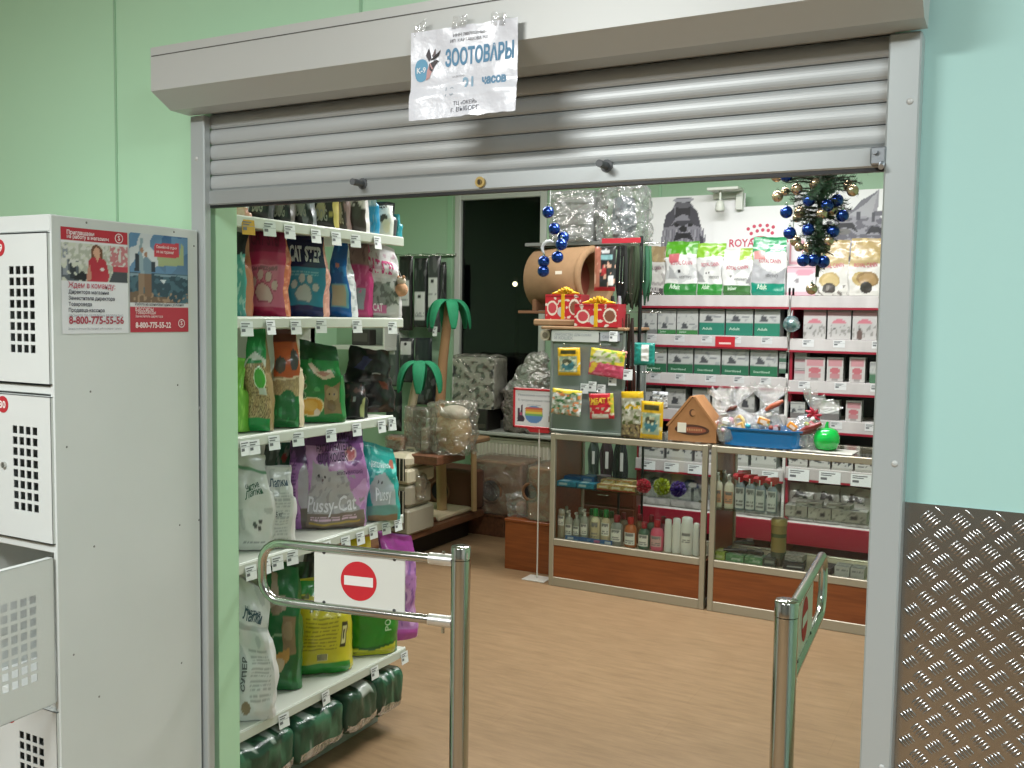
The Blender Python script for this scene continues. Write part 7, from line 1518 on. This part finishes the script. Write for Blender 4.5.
def foilp(px0, py0, px1, py1, Y, d, zb, label, mat, name='foil_parcel', tri=True, seed=1):
    A, B_ = Yp(px0, py1, Y), Yp(px1, py0, Y); w_, h_ = B_.x - A.x, B_.z - zb; mb = MB()
    def sf(u, v):
        a = 2 * PI * u; t = v; prof = (1 - t * .75 if tri else 1) * (1 if v < .92 else (1 - (v - .92) / .08) * 1.0)
        c_, s_ = math.cos(a), math.sin(a); p = Vector(((c_ * .5 * prof + (.22 * t if tri else 0)) * w_, s_ * .5 * prof * d, min(1, v / .95) * h_)); q = p + noise.noise_vector(p * 16 + Vector((seed, 0, 0))) * .03 + noise.noise_vector(p * 50 + Vector((seed, 0, 0))) * .010; q.z = max(.001, q.z); return q
    mb.grid(sf, 54, 34, smooth=False); mb.add([sf(k / 20, 0) for k in range(20)], [tuple(range(20))]); o = mb.build(name, mat, None, ((A.x + B_.x) / 2, Y + d / 2, zb)); tag(o, label, 'parcel', 'crumpled parcels on the window sill'); return o
foilp(497, 392, 548, 430, SYl + .03, .20, SZl, 'low heap of dull greyish wrap on the window sill under the silver foil parcel', M('dull_wrap', '77706a', rough=.5, metal=.1, bump=(26, 1, .02)), tri=False, seed=4)
foilp(497, 352, 549, 396, SYl + .06, .18, Yp(520, 396, SYl + .06).z + .01, 'silver foil parcel leaning in the window corner behind the red framed sign', FOIL, seed=2)
# ================================================================ black packs hanging on the rear wall
HYW = 6.45
rl = empty('wall_rail', (Yp(418, 254, HYW).x, WY - .03, Yp(418, 254, HYW).z), 0, 'thin steel rail with hooks on the green rear wall', 'rail'); wl_ = (Yp(446, 254, HYW).x - Yp(390, 254, HYW).x) / 2
MB().box(-wl_, wl_, -.01, .03, -.008, .008).build('rail', CHROME, rl); mb = MB()
for k in range(4): x = -wl_ * .8 + k * wl_ * .5; mb.cyl((x, 0, 0), (x, -.17, 0), .004, 6)
split_build(mb, 'hook', CHROME, rl)
def wallpack(px0, py0, px1, py1, label, dark, lab, word, Y=HYW, low=False):
    des = [('f', dark), ('n', 3, 4, px0, .2, 0, 1, mixc(C(dark), (1, 1, 1), .06))] + ([('r', *lab, 'c9cbc9'), ('e', (lab[0] + lab[2]) / 2, lab[3] - .055, .13, .028, '26262a'), ('t', lab[0] + .05, lab[1] + .05, lab[2] - .05, lab[3] - .22, 5, '8a8c8e')] if lab else [])
    o = pack(px0, py0, px1, py1, Y, des, label, name='hanging_pack', cat='packaged goods', group='dark packs on the rear wall', d=.05, nu=22, nv=44)
wallpack(399, 256, 413, 330, 'black hanging pack with a tall white dog label, left of three on the rear wall', '1c191a', (.15, .34, .85, .68), 'a')
wallpack(414, 258, 428, 327, 'black hanging pack with low white dog label, middle of three on the rear wall', '1d1f21', (.1, .10, .9, .50), 'a')
wallpack(428, 256, 441, 332, 'grey hanging pack with white dog label, behind the tall palm leaves', '3a3b3d', (.05, .34, .85, .72), 'a')
wallpack(441, 262, 446, 320, 'narrow dark hanging pack at the right end of the wall rail', '2a2b2c', None, 'a')
wallpack(388, 333, 399, 386, 'clear and grey blister pack hanging low on the rear wall, left', '4d5552', (.3, .6, .8, .75), 'a')
wallpack(400, 338, 414, 382, 'dark hanging pack with grey header card, low on the rear wall', '26282c', (.1, .62, .9, .92), 'a')
wallpack(415, 338, 432, 404, 'plain dark blue hanging pack behind the short palm', '20242b', None, 'a')
wallpack(386, 390, 402, 430, 'plain black hanging pack, lowest at left on the rear wall', '17191b', None, 'a')
wallpack(423, 368, 436, 402, 'small black hanging pack right of the short palm leaves', '15171a', None, 'a')
# small wall cupboard seen between gondola tiers
x0_, x1_ = Yp(334, 330, 6.3).x, Yp(387, 330, 6.3).x
wc = empty('open_wall_shelf', ((x0_ + x1_) / 2, 6.42, Yp(360, 350, 6.3).z), 0, 'small open white wall shelf seen past the end of the gondola', 'shelf'); wh = (x1_ - x0_) / 2; hz = Yp(360, 318, 6.3).z - Yp(360, 350, 6.3).z
MB().box(-wh, wh, -.15, .19, 0, .035, None, .003).build('shelf_board', STEEL, wc); MB().box(-wh, wh, .17, .19, .035, hz + .1, None, .002).build('back_panel', M('pale_grey_board', '9fa8a0', rough=.5), wc); MB().box(wh - .02, wh, -.15, .17, .035, hz + .1, None, .002).build('side_panel', STEEL, wc)
o = tag(MB().box(-.09, .09, -.05, .05, 0, .13, '3a3634', .006).box(-.07, .07, -.052, -.049, .03, .10, '55504c').build('dark_box', PC, None, (Yp(355, 335, 6.3).x, 6.42, wc.location.z + .036)), 'small dark box on the open wall shelf', 'box')

# ================================================================ hanging tree and baubles
TRY = 4.6
tip = Yp(817, 277, TRY); tr_ = empty('hanging_christmas_tree', (tip.x, TRY, tip.z), 0, 'small green artificial christmas tree hanging upside down from the ceiling', 'christmas tree')
topz = 2.93 - tip.z
MB().tube([(0, 0, 0), (0.005, 0, .12), (0, 0, topz)], [.008, .012, .016], 10, '1c241a').build('trunk', PL, tr_)
rnd = random.Random(3); mb = MB()
zz = .05
while zz < min(topz, .95):
    Rr = .03 + .26 * (zz / .62) ** 1.15 if zz < .62 else .3
    for k in range(7 if zz > .1 else 3):
        a_ = rnd.uniform(0, 2 * PI); L_ = Rr * rnd.uniform(.7, 1.05); d_ = Vector((math.cos(a_), math.sin(a_), rnd.uniform(-.1, .35))); s_ = Vector((-d_.y, d_.x, 0))
        p0 = Vector((0, 0, zz)); pts = [p0, p0 + d_ * L_ * .5, p0 + d_ * L_ + Vector((0, 0, -.02))]
        mb.tube(pts, [.004, .003, .002], 5, '2a2a1a')
        m_ = int(L_ / .0042)
        for q in range(m_):
            t = q / m_; c_ = p0 + d_ * L_ * t + Vector((0, 0, -.02 * t * t))
            for e in range(3):
                b_ = rnd.uniform(0, 2 * PI); nv_ = (s_ * math.cos(b_) + Vector((0, 0, 1)) * math.sin(b_) + d_ * .5).normalized(); l = rnd.uniform(.018, .030); wv = d_.cross(nv_).normalized() * .0016
                mb.add([c_ - wv, c_ + wv, c_ + nv_ * l], [(0, 1, 2)], ['14301c', '1d3f22', '0f2617', '27472a'][rnd.randrange(4)])
    zz += .022
mb.build('foliage', M('tree_needles', attr=True, rough=.7), tr_)['kind'] = 'stuff'
GOLD = M('gold_bauble', 'c3ad90', rough=.18, metal=.85); BLUE = M('blue_bauble', '0d3a8f', rough=.10, metal=.75, coat=.5)
def bauble_proto(mat):
    o = MB().ball((0, 0, 0), .0265, 24, 14).build('bauble', mat, None, (0, 0, 0))
    MB().cyl((0, 0, .0255), (0, 0, .033), .005, 10).tube([(math.cos(k * PI / 5) * .004, 0, .036 + math.sin(k * PI / 5) * .004) for k in range(10)], .0008, 5, closed=True).build('cap', CHROME, o); return o
PB = {}
def bauble(px, py, Y, mat, label, group, s=1.0):
    p = Yp(px, py, Y)
    if mat.name not in PB: PB[mat.name] = o = bauble_proto(mat); o.location = p; o['group'] = group; o['label'] = label; o['category'] = 'bauble'; o.scale = (s,) * 3; return o
    return dup(PB[mat.name], p, None, label, group, (s,) * 3)
gg = 'gold baubles on the hanging tree'; bb = 'blue baubles on the hanging tree'
GOLDS = [(85, 135, 'upper left, cut by the shutter edge'), (90, 238, 'far left, lowest of the upper left cluster'), (130, 213, 'far left, tucked behind another'), (188, 200, 'left of the trunk near the top'), (280, 172, 'largest looking, near the trunk at the top'), (455, 183, 'far right, upper of the pair'), (474, 208, 'far right, lower of the touching pair'), (203, 318, 'left of the trunk at mid height, upper'), (190, 348, 'left of trunk, mid height, lower'), (318, 325, 'just right of the trunk at mid height'), (367, 308, 'right side at mid height beside two blue ones'), (182, 465, 'left, upper of the low trio'), (200, 497, 'left, tucked below the low trio'), (250, 498, 'beside the trunk in the low trio'), (330, 500, 'low on the right of the trunk'), (352, 466, 'low right, half behind the needles'), (265, 712, 'alone at the very bottom below the tree tip')]
BLUES = [(135, 133, 'highest on the left beside a gold one'), (250, 258, 'near the trunk in the upper part'), (395, 258, 'upper right'), (135, 318, 'far left at mid height'), (345, 285, 'right of the trunk behind the needles'), (422, 337, 'far right at mid height'), (152, 425, 'far left in the lower part'), (247, 408, 'biggest looking, left of the trunk in the lower part'), (375, 418, 'right side in the lower part'), (222, 565, 'left of the bottom three'), (272, 565, 'middle of the bottom three'), (325, 572, 'right of the bottom three')]
for i, (x, y, s) in enumerate(GOLDS): bauble(760 + x / 5.12, 150 + y / 5.12, TRY - .06 + .05 * (i % 3), GOLD, 'gold bauble on the hanging tree, ' + s, gg, 1.0 if i not in (2, 8, 12, 15) else .8)
for i, (x, y, s) in enumerate(BLUES): bauble(760 + x / 5.12, 150 + y / 5.12, TRY - .10 + .04 * (i % 3), BLUE, 'blue bauble on the hanging tree, ' + s, bb, 1.08)
# garland at left
GY_ = 4.8; L7 = [(180, 205, 'highest'), (220, 312, 'second from the top'), (278, 368, 'third, partly hidden'), (265, 412, 'fourth, right in the middle'), (240, 493, 'fifth, lower right'), (152, 522, 'sixth, lower left'), (150, 583, 'lowest')]
gl = empty('garland_cord', (Yp(552, 230, GY_).x, GY_ + .02, 2.9), 0, 'thin silver cord from the ceiling carrying the string of blue baubles', 'garland'); pts = [(0, 0, .04)] + [Vector((Yp(520 + x / 6.4, 180 + y / 6.4, GY_).x - gl.location.x, .0, Yp(520 + x / 6.4, 180 + y / 6.4, GY_).z - 2.9 + .02)) for x, y, _ in L7]
MB().tube(pts, .0015, 6, 'c9c9c9').build('cord', PL, gl)
p = Yp(547, 248, GY_); MB().tube([(p.x - gl.location.x + math.cos(k * .5) * .045, .01, p.z - 2.9 + math.sin(k * .5) * .04) for k in range(2, 9)], [.004, .009, .010, .009, .010, .008, .003], 8, 'c9cbd0').build('ribbon', M('satin_ribbon', attr=True, rough=.3), gl)
for x, y, s in L7: bauble(520 + x / 6.4, 180 + y / 6.4, GY_ + (.03 if 'third' in s else -.01), BLUE, 'blue bauble on the left cord near the window, ' + s, 'blue baubles on the left cord', 1.25)

sl_ = ray(515, 284); k_ = 17 / sl_.y; st = Vector((sl_.x * k_, 17, H + sl_.z * k_))
lp = empty('street_lamp', (st.x, 17, -.25), 0, 'distant street lamp shining in the dark beyond the window', 'street lamp')
MB().cyl((0, .1, 0), (0, .1, st.z + .35), .05, 10).box(-.1, .1, -.1, .15, st.z + .33, st.z + .40).build('pole', BLACK, lp); MB().ball((0, 0, st.z + .25), .05, 14, 8).build('lamp_head', M('lamp_glow', 'ffffff', emit=('ffe9c0', 30)), lp)

# ================================================================ things behind the left counter
def garment(px, y0, y1, Y, wpx, col, label):
    A = Yp(px, y0, Y); h_ = A.z - Yp(px, y1, Y).z; w_ = wpx * depth(A) / FL; r_ = empty('pet_garment', (A.x, Y, A.z - h_), 0, label, 'pet clothes', 'pet clothes behind the counter'); mb = MB()
    def sf(u, v):
        a = 2 * PI * u; t = v; ww = w_ * (.5 - .22 * max(0, t - .75) / .25) * (1 + .10 * math.sin(t * 7 + px)); return Vector((math.cos(a) * ww, math.sin(a) * .035 * (1 + .3 * math.sin(a * 5 + t * 4)), t * h_))
    mb.grid(sf, 32, 16, col); mb.build('cloth', FA, r_); MB().tube([(0, 0, h_), (0, 0, h_ + .04), (.012, 0, h_ + .055)], .003, 6, '9a9a98').tube([(-w_ * .3, 0, h_ - .005), (0, 0, h_ + .01), (w_ * .3, 0, h_ - .005)], .004, 6, '2a2a2a').build('hanger', PL, r_)
    MB().box(w_ * .15, w_ * .4, -.055, -.053, h_ * .35, h_ * .75, 'd8d8d4').build('price_tag', PP, r_)
garment(607, 440, 482, 6.0, 13, '3d2230', 'dark plum pet garment hanging behind the left case, beside the pole')
garment(621, 440, 486, 5.95, 15, '1d1c22', 'black pet garment with white tag hanging behind the left case')
garment(594, 442, 474, 6.05, 11, '4a5450', 'grey green pet garment hanging behind the left case, leftmost')
rr = empty('clothes_rail', (Yp(607, 434, 6.0).x, 6.0, 0), 0, 'low dark clothes rail behind the left counter', 'rail'); zr = Yp(607, 436, 6.0).z
mb = MB().cyl((-.30, 0, zr), (.26, 0, zr), .008, 10); mb.build('rail', BLACK, rr)
for x in (-.30, .26): MB().cyl((x, 0, 0), (x, 0, zr), .009, 8).box(x - .02, x + .02, -.15, .15, 0, .02).build('upright', BLACK, rr)
x0_, x1_ = Yp(572, 500, 6.15).x, Yp(636, 500, 6.15).x; bc = empty('wooden_drawer_cabinet', ((x0_ + x1_) / 2, 6.33, 0), 0, 'dark reddish wooden drawer cabinet on the rear wall, seen through the left case', 'cabinet'); hw_ = (x1_ - x0_) / 2; hc = Yp(600, 484, 6.15).z
DC = M('dark_cherry_cabinet', '5d3020', rough=.45, var=(5, '4a2418', .7)); MB().box(-hw_, hw_, -.18, .18, 0, hc, None, .003).build('carcass', DC, bc)
for k in range(3):
    d_ = MB().box(-hw_ + .01, hw_ - .01, -.192, -.18, hc * (.04 + .32 * k), hc * (.33 + .32 * k), None, .004).build('drawer', DC, bc); MB().tube([(-.04, -.192, hc * (.2 + .32 * k)), (-.03, -.21, hc * (.2 + .32 * k)), (.03, -.21, hc * (.2 + .32 * k)), (.04, -.192, hc * (.2 + .32 * k))], .004, 6).build('handle', CHROME, d_)
p = Xp(400, 289, GX + .03); o = MB().ball((0, 0, 0), .026, 16, 10, 'c99a78', fn=lambda q: q * (1 + .1 * noise.noise(q * 60))).ball((0, 0, .032), .017, 12, 8, 'd8c8b8').ball((-.013, -.004, .048), .006, 8, 6, 'c99a78').ball((.013, -.004, .048), .006, 8, 6, 'c99a78').tube([(0, 0, .045), (0, -.02, .075)], .0015, 5, 'aaaaaa').build('plush_toy', FA, None, (GX - .02, GY1 + .015, p.z)); tag(o, 'small peach plush toy hanging at the far end of the second gondola tier', 'toy')
